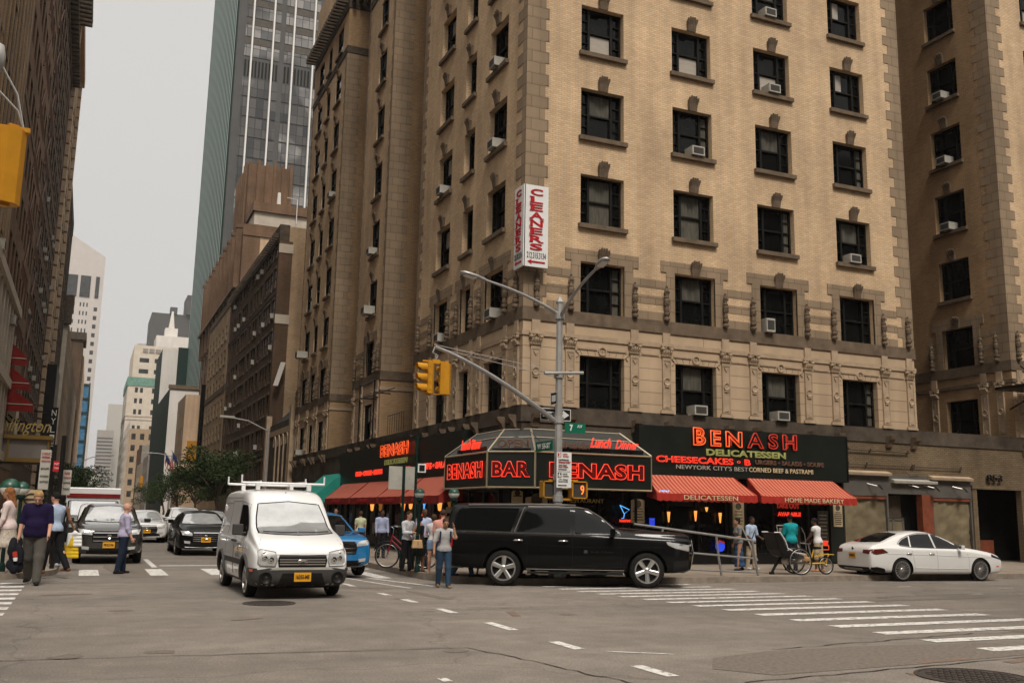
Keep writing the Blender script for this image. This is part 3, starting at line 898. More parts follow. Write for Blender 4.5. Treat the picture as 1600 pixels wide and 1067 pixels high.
def candel_mesh():
 m=MB()
 pr=[(.0,0),(.10,.0),(.12,.05),(.11,.11),(.06,.14),(.10,.19),(.115,.26),(.07,.31),(.09,.34),(.085,.42),(.06,.52),(.10,.60),(.115,.72),(.08,.80),(.10,.84),(.07,.90),(.055,.98),(.09,1.06),(.07,1.14),(.03,1.18),(.05,1.24),(.0,1.30)]
 m.lathe(pr,(0,-.07,0),8)
 for z in(.26,.6,.72,1.02):
  for a in range(4):
   an=a*PI/2+.4
   m.tube([(.09*math.cos(an),-.07+.09*math.sin(an),z-.05),(.125*math.cos(an),-.07+.125*math.sin(an),z+.03)],[.03,.015],5)
 return f_mesh(m,'candelabrum_ornament',MT['stone_dk'])
CAN=candel_mesh()
def bracket_mesh():
 m=MB()
 m.prism([(0,0),(-.12,.05),(-.16,.2),(-.3,.34),(-.34,.46),(0,.46)],lambda u,v,h:(h,u,v),-.13,.13)
 return f_mesh(m,'bracket',MT['stone_dk'])
BRK=bracket_mesh()
pr_x=[13.30,14.58,17.10,18.40,20.92,22.16,24.68,25.98,28.50,29.78]
pl_y=[29.25,30.2,32.66,33.5,35.1,36.1,38.3,39.9]
def place(kind,plane,us,z):
 P=face_fn(kind,plane)
 for u in us:
  child(B,'pilaster',PIL,P(u,5.17,0),(0,0,ROT[kind]))
  child(B,'candelabrum_ornament',CAN,P(u,8.47,-.03),(0,0,ROT[kind]))
  child(B,'bracket',BRK,P(u,4.40,0),(0,0,ROT[kind]))
place('S',FY,pr_x,0);place('W',FX,pl_y,0)
place('W',FX,[46.3,46.95,49.3,50.9],0)
place('W',FX,[57.2,57.9,60.2,60.95,62.9,63.4,65.8,66.6],0)
place('S',FY,[36.0,37.4,40.0],0);place('W',35.6,[29.4,30.2,32.9],0)
m_=MB()
def orn(kind,plane,u,s=1,arrow=0):
 P=face_fn(kind,plane);d=face_fn(kind,plane)
 pts=[P(u+.14*math.cos(a*PI/8),7.16+.14*math.sin(a*PI/8),-.02)for a in range(17)]
 m_.tube(pts,.03,5,cap=False)
for i,c in enumerate(rc):
 orn('S',FY,c)
 for s in(-1,1):
  P=face_fn('S',FY)
  a,b=sorted((c+s*.2,c+s*.95));m_.box(a,b,FY-.03,FY+.01,7.19,7.25)
  m_.tube([P(c+s*1.02,7.12,-.02),P(c+s*.90,7.0,-.02),P(c+s*1.0,6.9,-.02)],.022,4)
for c,w in lc:
 orn('W',FX,c)
for a,b in((17.4,18.1),(21.2,21.9),(24.98,25.7),(28.78,29.5)):
 m_.box(a,b,FY-.03,FY+.01,7.19,7.25)
m_.build('relief_ornament',MT['stone'],B)
m_=MB()
for c in rc:
 for k in range(-3,4):
  x=c+k*.26
  m_.tube([(x,FY-.002,7.0),(x+k*.05,FY-.002,7.26)],.008,4)
m_.build('voussoir_joint',MT['stone_dk'],B)
# -- dark void behind the shop storey and side walls of the shops
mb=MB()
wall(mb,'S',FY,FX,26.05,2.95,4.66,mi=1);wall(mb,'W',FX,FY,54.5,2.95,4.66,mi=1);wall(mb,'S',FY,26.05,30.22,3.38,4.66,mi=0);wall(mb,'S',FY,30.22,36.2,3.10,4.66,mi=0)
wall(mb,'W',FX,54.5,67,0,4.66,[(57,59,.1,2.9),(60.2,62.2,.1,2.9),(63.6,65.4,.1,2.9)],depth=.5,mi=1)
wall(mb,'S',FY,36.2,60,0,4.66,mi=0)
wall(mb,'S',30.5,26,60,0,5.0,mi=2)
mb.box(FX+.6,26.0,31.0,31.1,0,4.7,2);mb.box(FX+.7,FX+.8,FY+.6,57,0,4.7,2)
mb.build('shop_storey_wall',[MT['grimy_shaded_brick'],MT['stone_grime'],MT['deli_dark']],B)
# -- SHOPS
XP=(1,0,0);YM=(0,-1,0)
# -- avenue shopfront of the delicatessen (behind the awnings)
t=wthing('shopfront','dark glazed delicatessen shopfront under the striped awnings, facing the avenue','shopfront',(17,28.8,0))
mb=MB()
xs_=[17.05,18.3,19.55,20.75,21.55,22.75,24.35,25.3,26.0]
for x in xs_:mb.box(x-.045,x+.045,28.62,28.74,WALK,3.0)
mb.box(17.05,26.0,28.63,28.73,2.62,2.72);mb.box(17.05,26.0,28.60,28.76,WALK,.42)
for x in(22.75,24.35):pass
mb.build('frame',MT['black'],t)
mb=MB();mb.box(17.05,26.0,28.70,28.72,.42,3.0);mb.build('pane',MT['glass'],t)
mb=MB();mb.box(20.85,21.5,28.56,28.68,.1,2.55);mb.box(25.3,25.98,28.56,28.68,.1,2.55);mb.build('pilaster',MT['green_black'],t)
def poster(parent,x0,x1,z0,z1,y,m,lines=6,arch=False,tm=None,seal=True):
 mb=MB()
 if arch:
  n=10;pts=[(x0,z0),(x1,z0),(x1,z1-.06)]+[((x0+x1)/2+(x1-x0)/2*math.cos(PI*k/n),z1-.06+.06*math.sin(PI*k/n))for k in range(1,n)]+[(x0,z1-.06)]
  mb.prism(pts,lambda u,v,h:(u,h,v),y-.03,y)
 else:mb.box(x0,x1,y-.03,y,z0,z1)
 p=mb.build('menu_board',m,parent)
 mb=MB();w=x1-x0;h=z1-z0
 random.seed(int(x0*100))
 top=z1-h*(.38 if seal else .12)
 if seal:mb.lathe([(.0005,y-.036),(w*.26,y-.036),(w*.26,y-.031)],((x0+x1)/2,0,z1-h*.2),14,'y')
 for i in range(lines):
  z=top-(top-z0-.04)*i/lines
  a=random.uniform(.08,.22)*w;mb.box(x0+a,x1-a,y-.036,y-.031,z-.035,z)
 mb.build('print',tm or MT['stone_grime'],p)
poster(t,20.92,21.40,1.30,2.22,28.55,MT['menu'],5)
poster(t,25.42,25.84,1.38,2.24,28.55,MT['menu'],7)
poster(t,24.72,25.20,.72,1.95,28.6,MT['curtain'],8,seal=False,tm=MT['ac'])
poster(t,18.30,19.30,2.0,2.2,28.6,MT['deli_dark'],1,seal=False,tm=MT['curtain'])
poster(t,23.1,23.9,.55,1.35,28.6,MT['curtain'],5,seal=False,tm=MT['blind'])
poster(t,17.55,17.75,1.30,1.58,28.6,MT['neon_deep'],1,seal=False,tm=MT['white_sign'])
mb=MB()
for x,z in((19.33,1.70),(20.42,1.60),(20.24,1.95),(18.29,1.66),(19.84,1.9),(23.4,1.5)):
 mb.box(x-.10,x+.10,28.58,28.60,z-.25,z-.24)
for i,(x,z)in enumerate(((18.29,1.80),(19.38,1.85),(19.84,1.98),(20.40,1.80))):
 l=wthing('pendant_lamp',['slender amber cone lamp in the delicatessen window, leftmost of four','amber cone lamp in the delicatessen window, second from the left','small high amber lamp in the delicatessen window, third from the left','amber cone lamp in the delicatessen window, rightmost of the four by the menu board'][i],'lamp',(x,28.55,z),'amber lamps in the delicatessen window')
 mb=MB();h=.16 if i==2 else .36
 mb.lathe([(.0,z-h),(.022,z-h+.02),(.055,z-.02),(.055,z)],(x,28.55,0),10);mb.build('lamp_shade',MT['lamp'],l,smooth=True)
 mb=MB();mb.tube([(x,28.55,z),(x,28.55,2.95)],.006,5);mb.build('cord',MT['black'],l)
 # -- neon signs in the windows
def neon(label,cat,loc,items,group=None):
 o=wthing('neon_sign',label,cat,loc,group)
 for k,(txt,size,pos,xd,m,fit,kw)in enumerate(items):
  lettering('neon_letters',txt,size,pos,xd,MT[m],o,fit=fit,**kw)
 return o
neon('red neon sign reading TAKE OUT AVAILABLE in the bakery window','neon sign',(23.4,28.55,1.9),[
('TAKE OUT',.25,(23.35,28.54,2.10),XP,'neon_dim',1.05,dict(outline=.014,fith=.2)),
('AVAILABLE',.2,(23.40,28.54,1.80),XP,'neon_red',1.05,dict(outline=.012,fith=.15))])
o=neon('small orange neon sign reading BAKERY above a glowing arrow outline','neon sign',(24.9,28.5,.7),[
('BAKERY',.16,(24.90,28.5,.80),XP,'neon_red',.44,dict(outline=.013,fith=.14))])
mb=MB();mb.tube([(25.12,28.5,.70),(24.80,28.5,.70),(24.68,28.5,.625),(24.80,28.5,.55),(25.12,28.5,.55),(25.12,28.5,.70)],.014,6);mb.build('neon_arrow',MT['neon_orange'],o)
o=neon('blue neon cocktail glass with a red word under it, right of the pole','neon sign',(16.5,28.5,1.6),[
('MARTINI',.1,(16.55,28.5,1.47),XP,'neon_red',.42,dict(outline=.010,fith=.09))])
mb=MB();mb.tube([(16.36,28.5,1.98),(16.72,28.5,1.84),(16.52,28.5,1.70),(16.36,28.5,1.98)],.016,6);mb.tube([(16.53,28.5,1.72),(16.50,28.5,1.56),(16.42,28.5,1.55)],.014,6);mb.build('neon_glass',MT['neon_blue'],o)
o=wthing('neon_sign','round blue and red neon sign low in the window behind the railing','neon sign',(20.3,28.5,.7))
mb=MB();mb.lathe([(.0005,28.5),(.19,28.5),(.19,28.54),(.0005,28.54)],(20.35,0,.66),18,'y');mb.build('disc',MT['neon_deep'],o)
mb=MB();mb.tube([(20.16,28.49,.72),(20.3,28.48,.84),(20.5,28.48,.78)],.035,6);mb.build('red_band',MT['neon_dim'],o)
o=neon('tiny blue neon letters hanging by the end of the left avenue awning','neon sign',(17.45,28.2,2.5),[('NEW',.14,(17.4,27.4,2.42),XP,'neon_blue',.38,dict(outline=.010,fith=.12))])
o=wthing('neon_sign','blue neon beer glass above a red square in the side-street window','neon sign',(12.2,36.4,1.9))
mb=MB();mb.tube([(12.15,36.6,2.15),(12.15,36.42,1.85),(12.15,36.24,2.15)],.03,6);mb.tube([(12.15,36.42,1.85),(12.15,36.42,1.6)],.03,6);mb.build('neon_glass',MT['neon_blue'],o)
mb=MB();mb.box(12.12,12.16,36.25,36.6,1.4,1.56);mb.build('neon_panel',MT['neon_red'],o)
# -- fascia sign on the avenue
f=wthing('fascia_sign','wide dark green fascia sign on the avenue with large neon BENASH DELICATESSEN lettering','sign',(17.05,28.6,3))
mb=MB();mb.box(17.02,25.98,28.34,28.78,3.0,4.70);mb.build('panel',MT['green_black'],f)
mb=MB();mb.box(17.02,26.0,28.30,28.36,2.99,3.04);mb.box(25.985,26.03,28.3,28.79,3.0,4.7);mb.build('edge_trim',MT['black'],f)
yb=28.25
def standoff(parent,txt,x0,x1,z,h,specs,y):
 """channel letters, one by one so that each can have its own tube colour"""
 ws=[text_mesh(c,1.0)for c in txt]
 wd=[]
 for c,me in zip(txt,ws):
  if c==' ':wd.append(.3);continue
  v=[p.co.x for p in me.vertices];wd.append(max(v)-min(v));
 for me in ws:bpy.data.meshes.remove(me)
 gap=.16;tot=sum(wd)+gap*(len(txt)-1);k=(x1-x0)/tot;x=x0
 for c,w,sp in zip(txt,wd,specs):
  if c!=' ':
   hh=h*(sp[2]if len(sp)>2 else 1)
   zz=z+(hh-h)/2*(-1 if False else 1)
   lettering('channel_letter',c,h,(x+w*k/2,y+.06,zz),XP,MT['black'],parent,fit=w*k*.98,fith=hh,bold=.03,extrude=.05)
   lettering('neon_outline',c,h,(x+w*k/2,y,zz),XP,MT[sp[0]],parent,fit=w*k,fith=hh,outline=.013,bold=.012)
   if sp[1]:lettering('neon_outline',c,h,(x+w*k/2+.03,y+.01,zz),XP,MT[sp[1]],parent,fit=w*k*.55 if c not in 'I' else w*k*.3,fith=hh*.78,outline=.010)
  x+=(w+gap)*k
nr,no_,nd='neon_orange','neon_off','neon_dim'
standoff(f,'BENASH',19.12,23.62,4.36,.56,[(nr,nr,1.12),(nr,nr),(nr,nd),(nd,None),(nd,None),(nd,nd)],yb)
lettering('letters','DELICATESSEN',.3,(21.40,yb+.03,3.87),XP,MT['neon_green'],f,fit=3.45,fith=.24,outline=.014)
lettering('neon_letters','CHEESECAKES \u2022 B',.3,(19.58,yb,3.57),XP,MT['neon_red'],f,fit=3.9,fith=.22,outline=.008)
lettering('unlit_letters','URGERS \u2022 SALADS \u2022 SOUPS',.25,(23.3,yb+.03,3.60),XP,MT['neon_off'],f,fit=3.1,fith=.17,outline=.012)
lettering('letters',"NEWYORK CITY'S BEST",.2,(19.95,yb+.05,3.33),XP,MT['ac'],f,fit=3.0,fith=.15,extrude=.01)
lettering('letters','CORNED BEEF & PASTRAMI',.2,(22.92,yb+.05,3.33),XP,MT['cream_text'],f,fit=2.85,fith=.16,extrude=.01)
# -- awnings
def awning(label,kind,a,b,top,front,ztop,zf,zv,mtop,mval,inset=.0,group=None,text=None,tx=None):
 """a,b along the wall; top/front = plane coordinate of wall line and front bar"""
 P=(lambda u,v,z:(u,v,z))if kind=='S' else(lambda u,v,z:(v,u,z))
 o=wthing('awning',label,'awning',P((a+b)/2,top,zf),group)
 mb=MB()
 n=16
 lo=[(a+(b-a)*i/n)for i in range(n+1)]
 hi=[(a+inset+(b-inset-a-inset)*i/n)for i in range(n+1)]if kind=='S' else lo
 vs=[]
 for j in range(4):
  t_=j/3
  for i in range(n+1):
   u=hi[i]*(1-t_)+lo[i]*t_;sag=-.03*math.sin(PI*t_)-.015*abs(math.sin(i*PI/4))*t_
   vs.append(P(u,top*(1-t_)+front*t_,ztop*(1-t_)+zf*t_+sag))
 mb.add(vs,[(j*(n+1)+i,j*(n+1)+i+1,(j+1)*(n+1)+i+1,(j+1)*(n+1)+i)for j in range(3)for i in range(n)])
 c=mb.build('canopy',mtop,o)
 md=c.modifiers.new('solid','SOLIDIFY');md.thickness=.015
 mb=MB();m2=int(abs(b-a)/.25)
 vs=[];
 for i in range(m2*4+1):
  u=a+(b-a)*i/(m2*4);sc=.035*abs(math.sin(i*PI/4))
  zt=zf-.015*abs(math.sin((i/(m2*4)*n)*PI/4))
  vs+=[P(u,front,zt),P(u,front-.015*math.sin(i*1.3),zv-sc)]
 mb.add(vs,[(2*i,2*i+2,2*i+3,2*i+1)for i in range(m2*4)])
 for e,e2 in((a,hi[0]),(b,hi[-1])):
  mb.add([P(e,front,zf),P(e,front,zv),P(e2,top,zv+.1),P(e2,top,ztop)],[(0,1,2,3)])
 v=mb.build('valance',mval,o);md=v.modifiers.new('solid','SOLIDIFY');md.thickness=.012
 mb=MB()
 mb.tube([P(a,front+.05,zf-.04),P(b,front+.05,zf-.04)],.02,6)
 for e in(a+.05,b-.05):mb.tube([P(e,front+.05,zf-.04),P(e,top,zf+.05)],.015,6)
 mb.build('frame',MT['black'],o)
 if text:lettering('lettering',text,.2,P(tx[0],front-.03,(zf+zv)/2-.01),XP if kind=='S' else YM,MT['cream_text'],o,fit=tx[1],fith=.15,extrude=.008)
 return o
awning('red and cream striped awning with a red valance reading DELICATESSEN','S',17.05,21.05,28.30,27.3,3.02,2.40,2.17,MT['stripe_x'],MT['red_cloth'],.22,'striped avenue awnings','DELICATESSEN',(19.15,2.15))
awning('red and cream striped awning with a valance reading HOME MADE BAKERY','S',21.22,25.42,28.30,27.3,3.02,2.40,2.17,MT['stripe_x'],MT['red_cloth'],.18,'striped avenue awnings','HOME MADE BAKERY',(23.5,2.6))
ay=[(32.7,37.2,'nearest the marquee, below SOUPS SALADS'),(37.35,40.6,'second from the marquee, behind the blank sign board'),(40.75,45.4,'third from the marquee, below the side-street deli name'),(45.6,50.6,'farthest one on the side street, next to the teal awning')]
for a,b,w in ay:
 o=awning('faded red side-street awning, '+w,'W',a,b,12.35,11.45,2.98,2.24,1.96,MT['stripe_y'],MT['dark_red'],0,'faded red awnings on the side street')
 lettering('lettering','BENASH',.2,(11.42,(a+b)/2,2.10),YM,MT['sign_red'],o,fit=1.6,fith=.13,extrude=.006)
o=awning('teal green sloping awning past the red ones on the side street','W',51.3,55.9,12.5,10.9,3.6,2.25,2.0,MT['teal_cloth'],MT['teal_cloth'],0)
lettering('lettering','Pizza',.2,(10.87,53.6,2.12),YM,MT['milk'],o,fit=1.2,fith=.16,extrude=.006)
# -- fascia and shopfront on the side street
f=wthing('fascia_sign','long dark fascia sign on the side street with neon BENASH and SOUPS SALADS lettering','sign',(12.3,40,3))
mb=MB();mb.box(12.38,12.84,32.9,51.5,2.96,4.62);mb.box(12.3,12.84,38.2,43.4,3.1,4.75);mb.build('panel',MT['green_black'],f)
lettering('neon_letters','BENASH',.7,(12.16,40.9,4.30),YM,MT['neon_orange'],f,fit=4.2,fith=.56,outline=.016,bold=.02)
lettering('neon_letters','BENASH',.7,(12.22,40.85,4.30),YM,MT['neon_dim'],f,fit=3.9,fith=.42,outline=.016)
lettering('letters','DELICATESSEN',.3,(12.2,40.7,3.78),YM,MT['neon_green'],f,fit=3.4,fith=.24,outline=.014)
lettering('neon_letters','EGGS \u2022 CHEESE \u2022 STEAKS',.3,(12.3,45.4,3.42),YM,MT['neon_red'],f,fit=4.8,fith=.24,outline=.018)
lettering('neon_letters','STEAKS',.3,(12.22,39.9,3.42),YM,MT['neon_dim'],f,fit=2.6,fith=.2,outline=.016)
lettering('neon_letters','SOUPS \u2022 SALADS',.3,(12.3,35.75,3.42),YM,MT['neon_red'],f,fit=4.0,fith=.26,outline=.017)
t=wthing('shopfront','dark glazed shopfront with posters along the side street below the faded awnings','shopfront',(12.6,42,0))
mb=MB()
y=29.6
while y<54.6:
 mb.box(12.42,12.56,y-.05,y+.05,WALK,2.95);y+=1.35
mb.box(12.43,12.55,29.6,54.6,2.35,2.45);mb.box(12.4,12.6,29.6,54.6,WALK,.5)
mb.build('frame',MT['black'],t)
mb=MB();mb.box(12.50,12.52,29.6,54.6,.5,2.95);mb.build('pane',MT['glass'],t)
mb=MB()
random.seed(5)
for k in range(13):
 y=33.2+k*1.36
 if random.random()<.75:
  a=y+random.uniform(.1,.4);mb.box(12.44,12.47,a,a+random.uniform(.35,.75),random.uniform(.6,1.1),random.uniform(1.5,2.2))
mb.build('poster',MT['curtain'],t)
mb=MB()
for(y,z,w,h)in((33.9,1.0,.7,.5),(34.0,1.62,.6,.22),(46.7,.55,.5,.9),(44.3,.6,.4,.5)):mb.box(12.40,12.43,y,y+w,z,z+h)
mb.build('white_notice',MT['blind'],t)
for i,(y,z)in enumerate(((44.49,1.85),(39.65,1.85),(38.61,1.95),(35.02,1.9))):
 l=wthing('wall_lamp','amber wall lamp on the side-street shopfront, '+['farthest from the corner','third from the corner','second from the corner','nearest the corner'][i],'lamp',(12.35,y,z),'amber wall lamps on the side street')
 mb=MB();mb.lathe([(.0,z-.22),(.06,z-.18),(.11,z+.18),(.11,z+.2),(0,z+.2)],(12.30,y,0),10);mb.build('lamp_shade',MT['lamp'],l,smooth=True)
 mb=MB();mb.box(12.3,12.42,y-.03,y+.03,z-.05,z+.05);mb.build('bracket',MT['black'],l)
 # -- angled marquee on the corner
mq=wthing('marquee','black three-sided corner marquee with brass trim and red neon BENASH BAR BENASH','marquee',(12.3,28.2,2.4))
C0,C1,C2,C3=(11.62,32.6),(11.62,28.62),(12.80,27.58),(17.0,27.58)
ZB,ZT=2.45,3.56
mb=MB();mb.prism([C0,C1,C2,C3,(17.0,28.5),(12.9,28.9),(12.4,32.6)],lambda u,v,h:(u,v,h),ZB,ZT)
mb.build('sign_box',MT['green_black'],mq)
mb=MB()
def edge(p,q,z,r=.028):mb.tube([(p[0],p[1],z),(q[0],q[1],z)],r,4)
o_=.012
E0,E1,E2,E3=(11.60,32.6),(11.60,28.61),(12.79,27.56),(17.01,27.56)
for z in(ZB,ZT):
 edge(E0,E1,z);edge(E1,E2,z);edge(E2,E3,z)
for p in(E0,E1,E2,E3):mb.tube([(p[0],p[1],ZB-.02),(p[0],p[1],ZT+.02)],.036 if p in(E1,E2)else .024,4)
mb.build('brass_trim',MT['brass'],mq)
I0,I1,I2,I3=(12.5,31.8),(12.5,29.4),(13.1,28.6),(16.4,28.6)
zi=4.35
mb=MB()
mb.add([(*C0,ZT+.01),(*C1,ZT+.01),(*C2,ZT+.01),(*C3,ZT+.01),(*I0,zi),(*I1,zi),(*I2,zi),(*I3,zi),(12.5,32.6,ZT+.01),(17.0,28.6,ZT+.01)],
[(0,1,5,4),(1,2,6,5),(2,3,7,6),(0,4,8),(3,9,7)])
mb.build('roof_panel',mat('grey_roof_panel',(.055,.055,.05),.5,.1,world=True),mq)
mb=MB()
for p,q in((E0,I0),(E1,I1),(E2,I2),(E3,I3)):mb.tube([(*p,ZT+.02),(*q,zi+.02)],.032,4)
for p,q in((I0,I1),(I1,I2),(I2,I3)):mb.tube([(*p,zi+.01),(*q,zi+.01)],.022,4)
def mid(p,q,t):return(p[0]+(q[0]-p[0])*t,p[1]+(q[1]-p[1])*t)
for t_ in(.62,):
 zt=ZT+(zi-ZT)*t_+.02
 for a,b,c,d in((E0,I0,E1,I1),(E1,I1,E2,I2),(E2,I2,E3,I3)):
  m0,m1=mid(a,b,t_),mid(c,d,t_);mb.tube([(*m0,zt),(*m1,zt)],.02,4)
mb.build('roof_trim',mat('dull_gold_edge',(.40,.34,.24),.5,.3),mq)
dg_=Vector((C2[0]-C1[0],C2[1]-C1[1],0)).normalized();dn=Vector((-dg_.y,dg_.x,0))*-1
mid_c=Vector(((C1[0]+C2[0])/2,(C1[1]+C2[1])/2,0))+dn*.04
if dn.y>0:mid_c=Vector(((C1[0]+C2[0])/2,(C1[1]+C2[1])/2,0))-dn*.04
for sc,m_n,b_ in((1,'neon_red',.032),):
 lettering('neon_letters','BENASH',.6,(14.98,27.52,3.02),XP,MT[m_n],mq,fit=3.45*(1 if sc==1 else .99),fith=.50*sc,outline=.0105,bold=b_,spacing=1.12)
 lettering('neon_letters','BAR',.6,(mid_c.x,mid_c.y,3.02),dg_,MT[m_n],mq,fit=1.28*(1 if sc==1 else .99),fith=.50*sc,outline=.0115,bold=b_,spacing=1.15)
 lettering('neon_letters','BENASH',.6,(11.55,30.55,3.02),YM,MT[m_n],mq,fit=3.3*(1 if sc==1 else .99),fith=.54*sc,outline=.0115,bold=b_,spacing=1.1)
lettering('letter_face','BENASH',.6,(14.98,27.56,3.02),XP,mat('dark_red_letter_face',(.10,.008,.006),.5),mq,fit=3.4,fith=.46,bold=.02,spacing=1.12,extrude=.01)
lettering('letter_face','BAR',.6,(mid_c.x,mid_c.y,3.02),dg_,mat('dim_red_letter_face',(.10,.008,.006),.5),mq,fit=1.24,fith=.44,bold=.02,spacing=1.15,extrude=.01)
lettering('restaurant_lettering','RESTAURANT',.2,(15.1,28.55,2.10),XP,MT['gold_text'],mq,fit=1.35,fith=.13,extrude=.01)
mb=MB()
for(x,y)in((11.9,31),(12.0,29.4),(12.6,28.3),(14.2,28.0),(15.8,28.0)):mb.lathe([(.0005,2.425),(.05,2.425),(.05,2.447)],(x,y,0),10)
mb.build('downlight',MT['milk'],mq)
t=wthing('corner_entrance','dark glazed restaurant entrance with cream menu boards under the corner marquee','shopfront',(13,29,0))
mb=MB()
for x in(13.0,13.9,14.8,15.7,16.6,17.0):mb.box(x-.04,x+.04,28.72,28.8,WALK,2.44)
mb.box(13.0,17.0,28.71,28.79,WALK,.3)
mb.box(12.62,12.70,29.1,29.6,WALK,2.44)
mb.build('frame',MT['black'],t)
mb=MB();mb.box(13.0,17.0,28.76,28.78,.3,2.44);mb.build('pane',MT['glass'],t)
mb=MB();mb.prism([(12.55,29.6),(12.55,29.0),(12.95,28.72),(13.1,28.72),(13.1,28.9),(12.9,29.6)],lambda u,v,h:(u,v,h),WALK,2.44);mb.build('corner_pier',MT['deli_dark'],t)
poster(t,16.88,17.40,1.40,2.20,28.68,MT['menu'],5,arch=True)
poster(t,12.98,13.75,1.75,2.2,28.68,MT['menu'],1,arch=True)
poster(t,12.50,12.88,1.95,2.38,28.70,MT['menu'],1,arch=True)
# -- script and OPEN signs standing on the marquee ledge
def ledge_sign(label,items,back,plane):
 o=wthing('neon_sign',label,'neon sign',back[0])
 mb=MB();P0,P1,z0,z1=back[1],back[2],back[3],back[4]
 d=Vector((P1[0]-P0[0],P1[1]-P0[1],0));n=Vector((-d.y,d.x,0)).normalized()
 c=Vector(((P0[0]+P1[0])/2,(P0[1]+P1[1])/2,(z0+z1)/2))+n*.03
 mb.obox(c,d/2,n*.02,(0,0,(z1-z0)/2));
 for s in(-.7,0,.7):mb.obox(c+d*s*.5-Vector((0,0,(z1-z0)/2+.05)),d.normalized()*.02,n*.02,(0,0,.1))
 mb.build('backing',MT['black'],o)
 for(txt,pos,xd,m,fit,fh,r,sh)in items:
  lettering('neon_letters',txt,.4,pos,xd,MT[m],o,fit=fit,fith=fh,outline=r,shear=sh)
 return o
ledge_sign('red script neon reading Lunch Dinner beside unlit Breakfast, right side of the marquee',[
('Lunch',(15.08,27.50,3.93),XP,'neon_red',.78,.32,.012,.45),('Dinner',(16.05,27.50,3.91),XP,'neon_red',.88,.30,.009,.45),
('Breakfast',(14.2,27.52,3.82),XP,'neon_off',1.1,.24,.012,.45)],((15.2,27.6,3.6),(13.6,27.62),(16.75,27.62),3.64,3.76),0)
ledge_sign('unlit neon letters reading OPEN on the angled front of the corner marquee',[
('OPEN',(12.22,28.02,3.82),dg_,'neon_off',1.06,.26,.016,0)],((12.2,28.1,3.6),(11.75,28.6),(12.7,27.72),3.60,3.68),0)
ledge_sign('red script neon reading Lunch Dinner on the side-street side of the marquee',[
('Lunch',(11.5,30.3,3.86),YM,'neon_red',.9,.34,.012,.45),('Dinner',(11.5,29.35,3.84),YM,'neon_red',.85,.34,.012,.45)],((11.6,30.3,3.6),(11.6,31.4),(11.6,28.8),3.62,3.74),0)
o=wthing('cable','thin black power cables looping over the marquee roof to the script sign','cable',(13.2,27.9,4))
mb=MB()
for k in range(3):
 p0,p1=Vector((12.95+k*.1,28.3,4.25-k*.1)),Vector((13.7+.1*k,27.6,3.75-.03*k))
 mb.tube([p0 .lerp(p1,i/8)-Vector((0,0,(.16+.08*k)*math.sin(PI*i/8)))for i in range(9)],.009,5)
mb.build('wire',MT['black'],o)
# -- papered shops, doorway and number 853 on the right
t=wthing('vacant_shopfront','vacant shopfront with its two windows covered in crumpled brown paper, behind the white car','shopfront',(29,28.8,0))
mb=MB()
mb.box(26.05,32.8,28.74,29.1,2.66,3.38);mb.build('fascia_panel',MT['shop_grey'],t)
for(a,b)in((26.15,28.25),(30.65,32.65)):
 mb=MB();n,m=14,16;random.seed(int(a))
 vs=[(a+(b-a)*i/n,28.86+random.uniform(-.05,.05),.35+2.3*j/m)for j in range(m+1)for i in range(n+1)]
 mb.add(vs,[(j*(n+1)+i,j*(n+1)+i+1,(j+1)*(n+1)+i+1,(j+1)*(n+1)+i)for j in range(m)for i in range(n)])
 mb.build('paper',MT['kraft'],t,smooth=60)
 mb=MB();mb.box(a-.1,b+.1,28.72,29.0,WALK,.33);mb.box(a-.08,a,28.74,28.84,.33,2.66);mb.box(b,b+.08,28.74,28.84,.33,2.66);mb.box(a,b,28.74,28.84,2.56,2.66)
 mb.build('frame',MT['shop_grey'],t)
 mb=MB();mb.box(a,b,28.765,28.84,2.44,2.555);mb.build('masking_strip',MT['red_brown'],t)
mb=MB();mb.box(30.02,30.58,28.70,29.0,WALK,2.66);mb.build('tiled_pier',MT['red_brown'],t)
mb=MB();mb.box(28.4,29.96,29.35,29.5,WALK,2.66);mb.build('recess_back',MT['deli_dark'],t)
mb=MB();mb.box(28.45,29.4,29.2,29.3,1.72,2.6);mb.build('transom_panel',MT['stone_grime'],t)
d=MB()
for x in(28.5,29.0,29.5):d.box(x-.04,x+.04,29.2,29.28,WALK,1.72)
d.box(28.46,29.54,29.2,29.28,1.66,1.74);dd=d.build('door',MT['alu'],t)
d=MB();d.box(28.54,28.96,29.24,29.25,.2,1.66);d.box(29.04,29.46,29.24,29.25,.2,1.66);d.build('paper',MT['kraft'],dd)
d=MB();d.box(28.86,28.93,29.12,29.2,.9,1.2);d.build('handle',MT['black'],dd)
for i,(a,b,z,l)in enumerate(((26.1,28.4,3.42,'long beige light trough over the left papered window'),(28.5,30.75,3.16,'long white strip light over the vacant doorway'),(30.45,32.7,3.34,'long beige light trough over the right papered window'))):
 o=wthing('strip_light',l,'light',((a+b)/2,28.6,z),'strip lights on the vacant shopfront')
 mb=MB();mb.prism([(28.78,z-.07),(28.56,z-.09),(28.54,z+.0),(28.78,z+.09)],lambda u,v,h:(h,u,v),a,b);mb.build('housing',MT['stone']if i!=1 else MT['ac'],o)
 mb=MB();mb.box(a+.1,b-.1,28.60,28.74,z-.105,z-.08);mb.build('diffuser',MT['ac'],o)
o=wthing('conduit','rusty conduit pipes running along the brick band above the vacant shops','pipe',(29,28.6,3.7))
mb=MB();mb.tube([(26.3,28.72,3.72),(32.3,28.72,3.72)],.018,6);mb.tube([(26.1,28.7,4.28),(29.5,28.7,4.26)],.03,6)
for x in(26.4,27.3,29.6,29.7,32.2):mb.tube([(x,28.76,3.62),(x,28.68,3.82)],.03,6)
